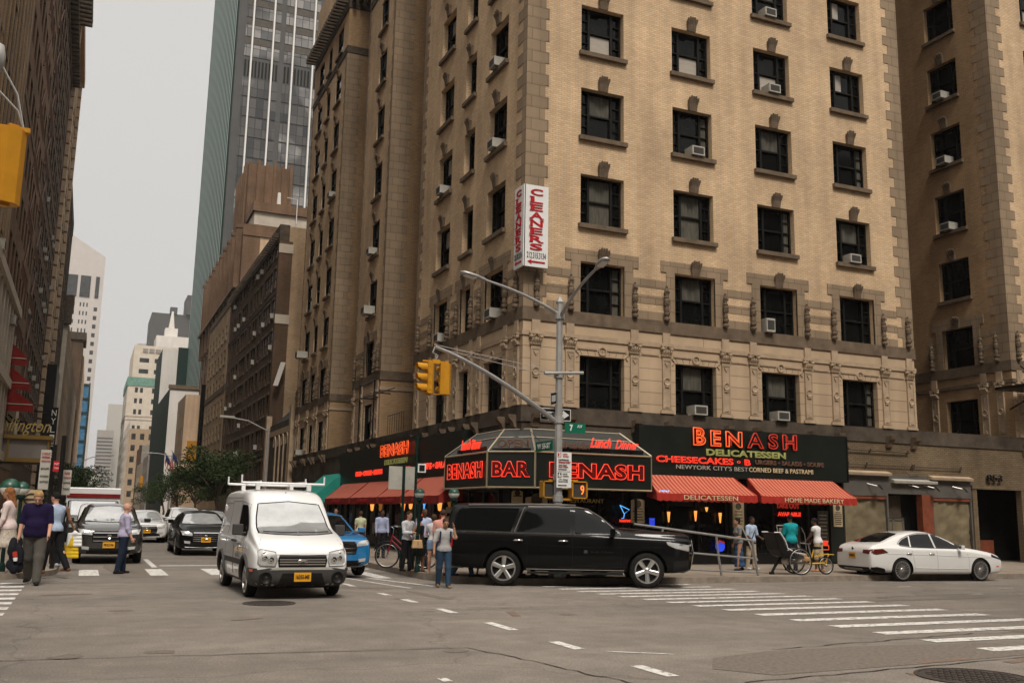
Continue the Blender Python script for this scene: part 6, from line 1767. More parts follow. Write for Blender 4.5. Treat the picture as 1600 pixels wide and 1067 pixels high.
for i,(y,x)in enumerate(((150,10.4),(145,11.0))):
 o=wthing('flag','striped flag on a slanted pole above the trees, '+('left one' if i==0 else 'right one'),'flag',(12.6,y,7),'flags over the side street')
 m=MB();m.tube([(12.8,y,6.4),(x-.4,y,9.6)],.05,5);m.build('pole',MT['stone'],o)
 for s in range(9):
  m=MB();u0,u1=s/9,(s+1)/9
  vs=[]
  for k in range(7):
   q=k/6
   for u in(u0,u1):vs.append((x-.3+u*1.5+q*.3+.1*math.sin(q*7),y+.15*math.sin(q*5+u*3),9.4-u*1.9-q*2.2))
  m.add(vs,[(2*k,2*k+1,2*k+3,2*k+2)for k in range(6)]);m.build('stripe',MT['flag_white']if s%2 else MT['red_cloth'],o)
 m=MB();m.add([(x-.3,y-.2,9.42),(x+.4,y-.2,8.5),(x+.6,y-.2,7.5),(x-.1,y-.2,8.4)],[(0,1,2,3)]);m.build('blue_canton',MT['flag_blue'],o)
 # -- blocks on the near side of the avenue (behind the camera; seen in reflections and from the side)
for i,(a,b,hgt)in enumerate(((-60,-5,26),(13,48,30),(48,110,34))):
 building(['brick block on the near side of the avenue, left of the side street','brick block on the near side of the avenue, right of the side street','brick block on the near side of the avenue, farther right'][i],a,b,-160,-6.5,hgt,[MT['dk_brick']],[('N',grid(lin(a+3,b-3,int((b-a)/4)),1.6,[5+3.3*k for k in range(int((hgt-8)/3.3))],1.9),0,G1)])
hz=MB();hz.box(-3100,3100,-3100,3100,-2,260)
hm=bpy.data.materials.new('haze');hm.use_nodes=True;hn=hm.node_tree;hn.nodes.remove(hn.nodes['Principled BSDF'])
pv=hn.nodes.new('ShaderNodeVolumePrincipled');pv.inputs['Color'].default_value=(.92,.92,.92,1);pv.inputs['Density'].default_value=.00015
hn.links.new(pv.outputs[0],hn.nodes['Material Output'].inputs['Volume'])
tag(hz.build('haze',hm),kind='stuff')
# -- trees
def tree(label,x,y,h,cr_,n=2600,seed=1,group=None,lean=(0,0),z0=0.1,cz=None):
 rnd=random.Random(seed);o=wthing('street_tree',label,'tree',(x,y,z0),group)
 m=MB();top=h*.45
 m.tube([(x,y,z0),(x+.05,y,h*.2),(x+lean[0]*.3,y,top)],[.17,.13,.09],8)
 limbs=[]
 for k in range(9):
  a=rnd.uniform(0,2*PI);r_=cr_*rnd.uniform(.45,.85);zz=h*rnd.uniform(.5,.92)
  p1=(x+lean[0]*.3,y,top*rnd.uniform(.7,1));p2=(x+lean[0]+r_*math.cos(a),y+lean[1]+r_*math.sin(a),zz)
  mid_=tuple((p1[i]+p2[i])/2+(0,0,.3)[i]for i in range(3));m.tube([p1,mid_,p2],[.07,.045,.015],5);limbs.append(p2)
 m.build('trunk',MT['bark'],o,smooth=60)
 blobs=[(p[0],p[1],p[2],cr_*rnd.uniform(.28,.48))for p in limbs]+[(x+lean[0]+rnd.uniform(-.7,.7)*cr_,y+lean[1]+rnd.uniform(-.7,.7)*cr_,h*rnd.uniform(.42,.95),cr_*rnd.uniform(.25,.42))for _ in range(10)]
 m=MB();sz=max(.10,h*.020)
 for i in range(n):
  b=rnd.choice(blobs);a,e=rnd.uniform(0,2*PI),math.asin(rnd.uniform(-1,1));rr=b[3]*rnd.uniform(.35,1.08)**.5
  p=Vector((b[0]+rr*math.cos(a)*math.cos(e),b[1]+rr*math.sin(a)*math.cos(e),b[2]+rr*.7*math.sin(e)))
  u=Vector((rnd.gauss(0,1),rnd.gauss(0,1),rnd.gauss(0,.6))).normalized();v=u.cross(Vector((rnd.gauss(0,1),rnd.gauss(0,1),rnd.gauss(0,1)))).normalized()
  s=sz*rnd.uniform(.6,1.3)
  m.add([tuple(p-u*s),tuple(p+v*s*.45),tuple(p+u*s),tuple(p-v*s*.45)],[(0,1,2,3)])
 m.build('crown',MT['leaf'],o,fix=False)
tree('large dark leafy street tree on the right pavement, just left of the white van',9.8,82,6.2,3.1,8000,1,lean=(-.4,0))
tree('leafy street tree just beyond the largest one on the right pavement',9.5,96,5.8,2.6,4500,2)
tree('street tree on the right pavement below the flags',9.4,112,5.2,2.2,3400,3,lean=(-.8,0))
tree('smaller street tree on the right pavement near the small lamp',9.4,134,5.4,2.2,2600,4,lean=(-.8,0))
tree('farthest street tree on the right pavement, by the white car',9.3,160,5.6,2.3,2600,5,lean=(-.6,0))
tree('leafy street tree on the left pavement behind the parked van',-1.8,86,4.9,1.9,3600,6,lean=(.4,0))
tree('street tree on the left pavement beyond the nearest one',-1.5,100,5.2,1.9,3000,7,lean=(.5,0))
tree('sparse street tree on the left pavement reaching over the road',-1.3,122,6.2,2.2,1500,8,lean=(1.4,0))
tree('thin far street tree on the left side against the sky',-1.0,165,7.5,2.6,900,9,lean=(2.4,0))
for i,(x,y,z,s)in enumerate(((15.2,73.3,25.9,.7),(16.5,73.6,25.9,.9),(17.9,73.5,25.9,.6))):
 rnd=random.Random(i);o=wthing('roof_plant','bushy plant on the roof edge of the brown apartment house, '+('left','middle','right')[i]+' one','plant',(x,y,z),'roof plants')
 m=MB()
 for k in range(260):
  p=Vector((x+rnd.gauss(0,.35)*s,y+rnd.gauss(0,.3),z+abs(rnd.gauss(.4,.4))*s));u=Vector((rnd.gauss(0,1),rnd.gauss(0,1),rnd.gauss(0,1))).normalized()*.12;v=Vector((rnd.gauss(0,1),rnd.gauss(0,1),rnd.gauss(0,1))).normalized()*.05
  m.add([tuple(p-u),tuple(p+v),tuple(p+u),tuple(p-v)],[(0,1,2,3)])
 m.build('foliage',MT['leaf'],o,fix=False)
 m=MB();m.lathe([(.12,z-.02),(.18,z+.25)],(x,y,0),8);m.build('pot',MT['red_brown'],o)
 # -- VEHICLES
def eval_mesh(o):
 bpy.context.view_layer.update()
 dg=bpy.context.evaluated_depsgraph_get()
 return bpy.data.meshes.new_from_object(o.evaluated_get(dg))
def smoothstep(t):t=clamp01(t);return t*t*(3-2*t)
class Car:
 """car frame: +x forward, +y left, z up; origin on the ground midway between the axles"""
 def __init__(s,name,label,cat,loc,rz,stations,paint_,wheels,scale=1.0,group=None,wr=.34,ww=.22,arch=None,sec=None,arch_mat=None,spokes=10,rim_m=None,tyre=.2,subd=2):
  s.root=thing(name,label,cat,loc,rz,group);s.root.scale=(scale,)*3
  s.paint=paint_
  m=MB();n=len(stations);prof_n=None
  for st in stations:
   x,zb,zbelt,zt,ws,wb,wt_=st
   gl=zt-zbelt
   half=[(0,zb),(ws*.55,zb),(ws*.93,zb+.01),(ws,zb+.10),(ws+(wb-ws)*.5+.012,zb+(zbelt-zb)*.55),(wb,zbelt-.09),(wb-.015,zbelt),(wb-.05-(wb-wt_)*.12*(1 if gl>.2 else .5),zbelt+gl*.12),
(wt_+(wb-wt_)*.18,zt-gl*.25),(wt_,zt-gl*.07-.01),(wt_-.10,zt),(wt_*.5,zt+.018*(1 if gl>.2 else .6)),(0,zt+.025)]
   ring=half+[(-y,z)for(y,z)in half[-2:0:-1]]
   prof_n=len(ring)
   m.v+=[(x,y,z)for(y,z)in ring]
  for i in range(n-1):
   for k in range(prof_n):
    k2=(k+1)%prof_n
    m.f.append((i*prof_n+k,i*prof_n+k2,(i+1)*prof_n+k2,(i+1)*prof_n+k));m.m.append(0)
  for base in(0,(n-1)*prof_n):
   h=prof_n//2
   for k in range(h):
    a,b=base+k,base+k+1
    c,d=base+(prof_n-k-1)%prof_n,base+(prof_n-k)%prof_n
    if k==0:m.f.append((a,b,c));m.m.append(0)
    elif k==h-1:m.f.append((a,b,d))if b==c else m.f.append((a,b,c,d));m.m.append(0)
    else:m.f.append((a,b,c,d));m.m.append(0)
  o=m.build('body',s.paint,None)
  md=o.modifiers.new('s','SUBSURF');md.levels=subd;md.render_levels=subd
  me0=eval_mesh(o);o.modifiers.clear();old=o.data;o.data=me0;bpy.data.meshes.remove(old)
  bm=bmesh.new();bm.from_mesh(me0);s.bvh=BVHTree.FromBMesh(bm);bm.free()
  s.xs=(min(v.co.x for v in me0 .vertices),max(v.co.x for v in me0 .vertices))
  ar=arch or wr+.055
  cut=MB()
  for(x,yy)in wheels:
   for sg in(-1,1):
    cut.lathe([(.0,sg*.42),(ar,sg*.42),(ar,sg*1.5),(.0,sg*1.5)],(x,0,wr),40,'y')
  cc=MB();cc.v,cc.f,cc.m=cut.v,cut.f,cut.m
  c=cc.build('cut',s.paint,None)
  b=o.modifiers.new('b','BOOLEAN');b.operation='DIFFERENCE';b.object=c;b.solver='EXACT'
  me1=eval_mesh(o)
  if len(me1 .polygons)>100:
   o.modifiers.clear();old=o.data;o.data=me1;bpy.data.meshes.remove(old)
  else:o.modifiers.clear()
  bpy.data.objects.remove(c)
  o.data.materials.clear();o.data.materials.append(s.paint);o.data.materials.append(MT['black'])
  for p in o.data.polygons:
   ce=p.center
   inside=any(((ce.x-x)**2+(ce.z-wr)**2)<(ar+.004)**2 and abs(ce.y)>.40 for x,_ in wheels)
   p.material_index=1 if(inside and(abs(p.normal.y)<.5 or abs(ce.y)<.5))else 0
   p.use_smooth=True
  try:o.data.set_sharp_from_angle(angle=R(42))
  except Exception:pass
  o.parent=s.root;s.body=o
  s.wheels=[]
  proto=None
  for(x,yy)in wheels:
   for sg in(-1,1):
    w=bpy.data.objects.new('wheel',proto.data)if proto else None
    if proto is None:
     w=s.make_wheel(wr,ww,spokes,rim_m or MT['rim'],tyre);proto=w
    else:
     link(w)
     for ch in proto.children:
      c2=ch.copy();COL.objects.link(c2);c2 .parent=w
    w.parent=s.root;w.location=(x,sg*yy,wr)
    w.rotation_euler=(0,R(13*x),0 if sg>0 else PI)
    s.wheels.append(w)
  if arch_mat:
   for(x,yy)in wheels:
    for sg in(-1,1):
     m=MB();pts=[]
     for k in range(19):
      a=PI*(-.06+1.12*k/18);px,pz=x+(ar+.03)*math.cos(a),wr+(ar+.03)*math.sin(a)
      h=s.hit((px,sg*3,pz),(0,-sg,0))
      pts.append((px,(h.y if h else sg*yy)+sg*.004,pz))
     m.tube(pts,.042,6);m.build('wheel_arch_trim',arch_mat,s.root,smooth=60)
 def hit(s,o,d):
  h=s.bvh.ray_cast(Vector(o),Vector(d))
  return h[0]
 def make_wheel(s,r,w,n,rm,tyre):
  tr=r*(1-tyre)
  m=MB();pr=[(tr,-w/2+.01),(tr+.02,-w/2),(r-.03,-w/2+.005),(r,-w/2+.04),(r,w/2-.04),(r-.03,w/2-.005),(tr+.02,w/2),(tr,w/2-.01)]
  m.lathe(pr,(0,0,0),40,'y');o=m.build('wheel',MT['rubber'],None,smooth=50)
  m=MB();m.lathe([(tr+.004,w/2-.004),(tr-.02,w/2-.004),(tr-.03,w/2-.03),(tr-.035,-w/2+.02)],(0,0,0),36,'y')
  for k in range(n):
   a=2*PI*k/n;ca,sa=math.cos(a),math.sin(a)
   hw=tr*(.13 if n<=6 else .05 if n>12 else .07);r0,r1=tr*.14,tr*.965
   y0_,y1_=w/2-.055,w/2-.012
   vs=[]
   for(rr,ww_,yo)in((r0,hw*(1.15 if n<=6 else .8),y0_+.01),(r1,hw*(1.5 if n<=6 else 1.1),y1_)):
    for(t_,yy)in((-ww_,yo),(-ww_*.6,yo+.012),(ww_*.6,yo+.012),(ww_,yo),(ww_*.8,yo-.03),(-ww_*.8,yo-.03)):
     vs.append((rr*ca-t_*sa,yy,rr*sa+t_*ca))
   m.add(vs,[(k2,(k2+1)%6,6+(k2+1)%6,6+k2)for k2 in range(6)])
  m.lathe([(.0,w/2-.012),(tr*.16,w/2-.014),(tr*.24,w/2-.03),(tr*.25,w/2-.07)],(0,0,0),20,'y')
  m.build('rim',rm,o,smooth=40)
  m=MB();m.lathe([(.001,w/2-.075),(tr-.035,w/2-.075)],(0,0,0),30,'y');m.build('brake_disc',MT['black'],o)
  return o
 def patch(s,name,poly,axis,side,m_,off=.006,parent=None,res=.09,thick=0.0,mir=True,maxd=None,smooth=True,flat=0):
  """conform a 2D outline to the body. axis 'y': poly is (x,z) seen from the side; 'x': poly is (y,z) seen from front/rear; 'z': (x,y) from above"""
  out=[]
  sides=(side,)if not(mir and axis=='y')else(1,-1)
  for sg in sides:
   bm=bmesh.new()
   vs=[bm.verts.new((p[0],p[1],0))for p in poly]
   bm.faces.new(vs);bmesh.ops.triangulate(bm,faces=bm.faces[:])
   for _ in range(5):
    es=[e for e in bm.edges if e.calc_length()>res]
    if not es:break
    bmesh.ops.subdivide_edges(bm,edges=es,cuts=1);bmesh.ops.triangulate(bm,faces=[f for f in bm.faces if len(f.verts)>3])
   bad=[]
   for v in bm.verts:
    u,w=v.co.x,v.co.y
    if axis=='y':o_,d=Vector((u,sg*3,w)),Vector((0,-sg,0))
    elif axis=='x':o_,d=Vector((sg*6,u,w)),Vector((-sg,0,0))
    else:o_,d=Vector((u,w,5)),Vector((0,0,-1))
    h=s.bvh.ray_cast(o_,d)
    if h[0]is None:bad.append(v)
    else:
     nn=h[1];
     if nn.dot(d)>0:nn=-nn
     v.co=h[0]+nn*off
   bmesh.ops.delete(bm,geom=bad,context='VERTS')
   if flat and axis=='y' and len(bm.verts)>4:
    Q=np.array([v.co[:]for v in bm.verts]);A_=np.c_[np.ones(len(Q)),Q[:,0],Q[:,2]]
    co_=np.linalg.lstsq(A_,Q[:,1],rcond=None)[0];fit_=A_@co_;nw=Q[:,1]*(1-flat)+fit_*flat
    push=max(0,(sg*(Q[:,1]-nw)).max()-.004);nw=nw+sg*push
    for v,yv in zip(bm.verts,nw):v.co.y=yv
   bmesh.ops.recalc_face_normals(bm,faces=bm.faces)
   dd=Vector((0,sg,0))if axis=='y' else(Vector((sg,0,0))if axis=='x' else Vector((0,0,1)))
   if bm.faces and sum(f.normal.dot(dd)*f.calc_area()for f in bm.faces)<0:bmesh.ops.reverse_faces(bm,faces=bm.faces[:])
   if thick:bmesh.ops.solidify(bm,geom=bm.faces[:],thickness=thick)
   me=bpy.data.meshes.new(name);bm.to_mesh(me);bm.free();me.materials.append(m_)
   if smooth:
    me.shade_smooth()
    try:me.set_sharp_from_angle(angle=R(40))
    except Exception:pass
   ob=bpy.data.objects.new(name,me);link(ob);ob.parent=parent or s.root;out.append(ob)
  return out[0]if len(out)==1 else out
 def line(s,name,pts,axis,side,m_,r=.006,parent=None,off=0.0,mir=True,closed=False):
  for sg in((1,-1)if(mir and axis=='y')else(side,)):
   P=[]
   q=list(pts)+([pts[0]]if closed else[])
   for i in range(len(q)-1):
    a,b=q[i],q[i+1];n=max(1,int(math.hypot(b[0]-a[0],b[1]-a[1])/.08))
    for k in range(n+(1 if i==len(q)-2 else 0)):
     u,w=a[0]+(b[0]-a[0])*k/n,a[1]+(b[1]-a[1])*k/n
     if axis=='y':o_,d=Vector((u,sg*3,w)),Vector((0,-sg,0))
     elif axis=='x':o_,d=Vector((sg*6,u,w)),Vector((-sg,0,0))
     else:o_,d=Vector((u,w,5)),Vector((0,0,-1))
     h=s.bvh.ray_cast(o_,d)
     if h[0]is not None:
      nn=h[1]if h[1].dot(d)<0 else-h[1];P.append(tuple(h[0]+nn*off))
   if len(P)>1:
    m=MB();m.tube(P,r,5);m.build(name,m_,parent or s.root,smooth=60)
 def mirror(s,x,z,y,m_,w=.20,h=.15,glass=True,arm=.06):
  for sg in(1,-1):
   m=MB();m.obox((x,sg*(y+w/2+arm),z),(.055,sg*-.0,0),(0.015,w/2,0),(0,0,h/2));m.obox((x+.01,sg*(y+arm/2),z-h*.3),(.03,0,0),(0,arm/2+.03,0),(0,0,.02))
   o=m.build('wing_mirror',m_,s.root,bevel=.025)
   m=MB();m.obox((x-.058,sg*(y+w/2+arm),z),(.003,0,0),(0,w/2-.02,0),(0,0,h/2-.02));m.build('mirror_glass',MT['chrome'],o)
 def plate(s,x,z,txt,y=0,face=1,tilt=0):
  m=MB();m.box(x-.008 if face>0 else x,x if face>0 else x+.008,y-.155,y+.155,z-.08,z+.08)
  o=m.build('number_plate',MT['plate'],s.root)
  me=text_mesh(txt,.1,extrude=.002,bold=.003)
  xs=[v.co.x for v in me.vertices];w=max(xs)-min(xs);c=(max(xs)+min(xs))/2;zs_=[v.co.y for v in me.vertices];zc=(max(zs_)+min(zs_))/2;hh=max(zs_)-min(zs_)
  for v in me.vertices:
   u,q,e_=(v.co.x-c)*.25/w,(v.co.y-zc)*.075/hh,v.co.z
   v.co=(x+face*(.003+e_),y+face*u,z+q)
  me.materials.clear();me.materials.append(MT['sign_black']);me.name='plate_number'
  ob=bpy.data.objects.new('plate_number',me);link(ob);ob.parent=o
def car_matrix(front_pt,rear_pt):
 d=Vector(front_pt)-Vector(rear_pt);return math.atan2(d.y,d.x)
 # -- white cargo van
st=[(2.16,.40,.70,.74,.68,.70,.60),(2.15,.32,.74,.80,.76,.78,.68),(2.09,.24,.80,.90,.84,.86,.76),(1.86,.21,.92,1.06,.88,.89,.82),(1.52,.21,.99,1.17,.89,.895,.82),(1.22,.21,1.03,1.25,.89,.895,.80),(1.10,.21,1.04,1.31,.89,.895,.77),
(.80,.22,1.05,1.62,.89,.895,.745),(.50,.22,1.06,1.87,.89,.895,.74),(.25,.22,1.07,1.975,.89,.895,.745),(-.2,.22,1.08,2.0,.89,.895,.75),(-1.0,.22,1.08,2.01,.89,.895,.755),(-1.9,.24,1.08,2.0,.89,.89,.75),(-2.28,.27,1.08,1.97,.88,.88,.735),(-2.36,.30,1.07,1.93,.86,.86,.71),(-2.37,.38,1.07,1.85,.80,.81,.66)]
VAN=Car('cargo_van','white high-roof cargo van with a roof rack driving towards the camera','van',(3.78,20.75,0),R(-90+1.5),st,MT['white_paint'],[(1.32,.78),(-1.42,.78)],scale=1.02,wr=.325,ww=.20,spokes=9,arch=.385,tyre=.24,arch_mat=MT['plastic'])
c=VAN
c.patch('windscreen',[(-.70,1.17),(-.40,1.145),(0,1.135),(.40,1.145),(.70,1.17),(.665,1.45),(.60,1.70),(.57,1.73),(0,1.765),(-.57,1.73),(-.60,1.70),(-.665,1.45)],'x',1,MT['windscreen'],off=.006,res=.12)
c.line('windscreen_seal',[(-.70,1.17),(-.40,1.145),(0,1.135),(.40,1.145),(.70,1.17),(.665,1.45),(.60,1.71),(0,1.765),(-.60,1.71),(-.665,1.45)],'x',1,MT['black'],.014,closed=True,off=.002)
c.line('wiper',[(-.62,1.175),(-.25,1.16),(.0,1.165)],'x',1,MT['black'],.010,off=.03);c.line('wiper',[(.02,1.17),(.35,1.165),(.62,1.18)],'x',1,MT['black'],.010,off=.03)
c.patch('side_window',[(.98,1.10),(1.00,1.24),(.62,1.62),(.52,1.68),(.12,1.69),(.08,1.64),(.08,1.12)],'y',1,MT['auto_glass'],off=.005)
c.line('window_seal',[(.98,1.10),(1.00,1.24),(.62,1.62),(.52,1.68),(.12,1.69),(.08,1.64),(.08,1.12)],'y',1,MT['black'],.009,closed=True)
for pts in([(1.02,.45),(1.04,1.20),(.64,1.70),(.05,1.76),(.02,.30)],[(-.02,.30),(-.02,1.76),(-1.0,1.77),(-1.02,.35)],[(-1.05,1.25),(-2.25,1.25),(-2.25,1.72),(-1.05,1.72)],[(.02,1.83),(-2.2,1.84)]):
 c.line('panel_gap',pts,'y',1,MT['plastic'],.0045)
c.patch('side_moulding',[(.95,.56),(.95,.66),(-1.0,.66),(-1.0,.56)],'y',1,MT['plastic'],off=.012,thick=.01)
c.patch('lower_sill',[(.93,.215),(.93,.30),(-1.0,.30),(-1.0,.215)],'y',1,MT['plastic'],off=.008)
for x in(.16,-.14):
 for sg in(1,-1):
  m=MB();y=c.hit((x,sg*3,.99),(0,-sg,0)).y;m.obox((x,y+sg*.025,.99),(.075,0,0),(0,.012,0),(0,0,.022));m.obox((x+.07,y+sg*.01,.99),(.03,0,0),(0,.008,0),(0,0,.03));m.build('door_handle',MT['plastic'],c.root,bevel=.006)
for sg,xd in((-1,-1),(1,1)):
 pass
def side_text(c,txt,x,z,fit,fh,m_,sg=-1):
 me=text_mesh(txt,.1,extrude=.0)
 xs=[v.co.x for v in me.vertices];ys=[v.co.y for v in me.vertices];w,h=max(xs)-min(xs),max(ys)-min(ys);cx,cy=(max(xs)+min(xs))/2,(max(ys)+min(ys))/2
 for v in me.vertices:
  u,q=(v.co.x-cx)*fit/w,(v.co.y-cy)*fh/h
  X_=x+(u if sg<0 else-u);hh=c.hit((X_,sg*3,z+q),(0,-sg,0));v.co=(X_,(hh.y if hh else sg*.9)+sg*.007,z+q)
 me.materials.clear();me.materials.append(m_);me.name='lettering'
 ob=bpy.data.objects.new('lettering',me);link(ob);ob.parent=c.root
side_text(c,'COMPUTER',.52,.93,.5,.05,MT['rubber']);side_text(c,'NYC',.50,.85,.16,.06,MT['rubber']);side_text(c,'212',.50,.78,.14,.05,MT['rubber']);side_text(c,'NETWORKS',.50,.72,.46,.06,MT['rubber']);side_text(c,'LTD',.45,.42,.2,.05,MT['rubber'])
c.patch('front_bumper',[(-.86,.24),(-.5,.215),(.5,.215),(.86,.24),(.87,.52),(.60,.565),(.44,.54),(-.44,.54),(-.60,.565),(-.87,.52)],'x',1,MT['plastic'],off=.022,thick=.02,res=.10)
c.patch('bumper_side',[(2.14,.25),(2.12,.56),(1.72,.56),(1.71,.25)],'y',1,MT['plastic'],off=.018,thick=.012)
c.patch('lower_intake',[(-.44,.27),(.44,.27),(.36,.47),(-.36,.47)],'x',1,MT['black'],off=.030)
c.patch('bumper_lip',[(-.55,.22),(.55,.22),(.55,.255),(-.55,.255)],'x',1,MT['black'],off=.034)
for sg in(1,-1):
 m=MB();h=c.hit((6,sg*.66,.39),(-1,0,0));m.lathe([(.001,h.x+.02),(.085,h.x+.03),(.10,h.x+.045),(.115,h.x+.03),(.12,h.x)],(0,sg*.66,.39),20,'x');m.build('fog_lamp',MT['black'],c.root,smooth=60)
 c.patch('indicator',[(2.06,.50),(2.06,.545),(1.90,.545),(1.90,.50)],'y',sg,MT['orange_lens'],off=.034,mir=False)
 pl=[(sg*.50,.60),(sg*.76,.61),(sg*.80,.66),(sg*.795,.86),(sg*.755,.885),(sg*.50,.84),(sg*.47,.70)]
 hl=c.patch('headlight',pl,'x',1,MT['lamp_glass'],off=.014,thick=.02,res=.06)
 c.line('headlight_rim',pl,'x',1,MT['steel'],.010,closed=True,off=.014,parent=hl)
 for(y,z,r)in((.58,.70,.06),(.69,.73,.05),(.70,.83,.025)):
  hx=c.hit((6,sg*y,z),(-1,0,0));m=MB();m.lathe([(.001,hx.x+.018),(r*.6,hx.x+.024),(r,hx.x+.018)],(0,sg*y,z),14,'x');m.build('reflector',MT['chrome'],hl,smooth=60)
gp=[(-.43,.565),(.43,.565),(.455,.70),(.43,.78),(-.43,.78),(-.455,.70)]
g=c.patch('grille',gp,'x',1,MT['black'],off=.012)
for z in(.615,.66,.705):c.patch('grille_slat',[(-.42,z),(.42,z),(.42,z+.022),(-.42,z+.022)],'x',1,MT['alu'],off=.026,parent=g,thick=.006)
c.patch('grille_bar',[(-.44,.755),(.44,.755),(.43,.785),(-.43,.785)],'x',1,MT['plastic'],off=.030,parent=g)
c.patch('nose_strip',[(-.60,.53),(.60,.53),(.47,.575),(-.47,.575)],'x',1,MT['ac'],off=.026)
hx=c.hit((6,0,.67),(-1,0,0)).x
m=MB();m.v=[];m.lathe([(.001,hx+.042),(.09,hx+.045),(.10,hx+.03)],(0,0,0),24,'x');m.v=[(x,y*1.0,z*.45+.675)for(x,y,z)in m.v];m.build('badge',MT['chrome'],g,smooth=60)
c.plate(2.225,.405,'16355-ME',0,1)
c.mirror(.92,1.22,.86,MT['plastic'],.19,.21,arm=.04)
c.line('bonnet_gap',[(-.72,1.06),(-.80,.90),(-.60,.80),(0,.79),(.60,.80),(.80,.90),(.72,1.06)],'x',1,MT['plastic'],.004)
m=MB();m.lathe([(.0,1.955),(.018,1.95),(.02,1.90)],(.36,0,0),8);m.build('roof_sensor',MT['black'],c.root)
rk=MB()
for x in(.12,-1.55):
 rk.tube([(x,-.84,2.13),(x,.84,2.13)],.028,6)
 for sg in(1,-1):rk.box(x-.05,x+.05,sg*.52-.04,sg*.52+.04,1.99,2.11);rk.tube([(x,sg*.84,2.12),(x,sg*.84,2.29)],.018,6)
for sg in(1,-1):rk.tube([(.12,sg*.46,2.165),(-1.55,sg*.46,2.165)],.02,6)
rk.build('roof_rack',MT['white_paint'],c.root)
# -- black large SUV
st=[(2.665,.52,1.0,1.10,.70,.72,.62),(2.66,.44,1.05,1.17,.84,.86,.76),(2.61,.37,1.09,1.235,.92,.92,.82),(2.30,.33,1.10,1.25,.97,.96,.86),(1.80,.33,1.115,1.265,1.0,.985,.87),(1.25,.33,1.135,1.285,1.01,.99,.86),(1.05,.33,1.14,1.30,1.01,.99,.84),
(.72,.33,1.15,1.52,1.01,.99,.80),(.34,.33,1.16,1.755,1.01,.99,.765),(.10,.33,1.165,1.82,1.01,.99,.76),(-.5,.33,1.17,1.86,1.01,.99,.76),(-1.6,.34,1.18,1.865,1.01,.985,.755),(-2.45,.36,1.19,1.855,1.0,.97,.75),(-2.78,.40,1.19,1.84,.99,.96,.745),(-2.88,.43,1.19,1.80,.97,.94,.73),(-2.97,.48,1.18,1.50,.94,.91,.76),(-3.0,.56,1.14,1.26,.88,.86,.74)]
rear=Vector((9.64,22.61));front=Vector((12.89,21.10));dvec=(front-rear).normalized();lvec=Vector((-dvec.y,dvec.x));SCL=1.075
ctr=(front+rear)/2+lvec*(.93*SCL)
SUV=Car('large_suv','long black SUV with chrome trim and alloy wheels turning across the corner','car',(ctr.x,ctr.y,-.115),math.atan2(dvec.y,dvec.x),st,MT['black_paint'],[(1.65,.86),(-1.65,.86)],scale=SCL,wr=.40,ww=.27,spokes=5,arch=.47,tyre=.30)
c=SUV
wl={'quarter_window':[(-1.50,1.225),(-1.30,1.76),(-2.62,1.755),(-2.72,1.70),(-2.86,1.24)],'rear_side_window':[(-.12,1.215),(-.12,1.755),(-1.12,1.755),(-1.36,1.225)],'front_side_window':[(.98,1.21),(.98,1.25),(.60,1.55),(.30,1.72),(.10,1.75),(.00,1.755),(.0,1.215)]}
for nme,pl in wl.items():c.patch(nme,pl,'y',1,MT['auto_glass'],off=.006,res=.10,flat=.8)
c.patch('pillar_panel',[(-1.18,1.75),(-1.26,1.75),(-1.46,1.225),(-1.40,1.225)],'y',1,MT['black_paint'],off=.009)
c.line('chrome_trim',[(1.05,1.175),(-2.84,1.205)],'y',1,MT['chrome'],.020,off=.004)
c.line('chrome_trim',[(1.05,1.19),(.62,1.575),(.30,1.765),(.05,1.80),(-1.1,1.80)],'y',1,MT['alu'],.012,off=.002)
c.line('chrome_trim',[(-1.16,1.79),(-1.20,1.75),(-1.41,1.22)],'y',1,MT['alu'],.014,off=.004)
c.line('roof_rail',[(.10,1.83),(-.6,1.845),(-2.5,1.81)],'y',1,MT['alu'],.022,off=.02)
c.patch('windscreen',[(-.74,1.32),(0,1.28),(.74,1.32),(.66,1.60),(.60,1.72),(0,1.765),(-.60,1.72),(-.66,1.60)],'x',1,MT['auto_glass'],off=.010,res=.07)
c.patch('rear_window',[(-.70,1.25),(.70,1.25),(.62,1.68),(-.62,1.68)],'x',-1,MT['auto_glass'],off=.006)
for pts in([(1.02,1.2),(1.06,.75),(1.04,.42)],[(-.06,1.78),(-.06,.42)],[(-1.18,1.2),(-1.10,.95),(-1.12,.42)],[(1.10,.38),(-1.10,.38)],[(-2.86,1.2),(-2.86,.70),(-2.55,.66)]):c.line('panel_gap',pts,'y',1,MT['rubber'],.005)
c.line('body_crease',[(2.0,.92),(0,.90),(-1.05,.95),(-1.5,1.02),(-2.6,1.0)],'y',1,MT['black_paint'],.016,off=-.006)
c.line('step_bar',[(1.12,.40),(-1.12,.40)],'y',1,MT['chrome'],.012,off=.012)
for sg in(1,-1):
 for x in(-.28,-1.32):
  y=c.hit((x,sg*3,1.03),(0,-sg,0)).y;m=MB();m.tube([(x-.11,y+sg*.01,1.03),(x-.09,y+sg*.045,1.035),(x+.09,y+sg*.045,1.035),(x+.11,y+sg*.01,1.03)],.015,6);m.build('door_handle',MT['chrome'],c.root,smooth=60)
side_text(c,'SUBURBAN',.62,.80,.52,.035,MT['chrome']);
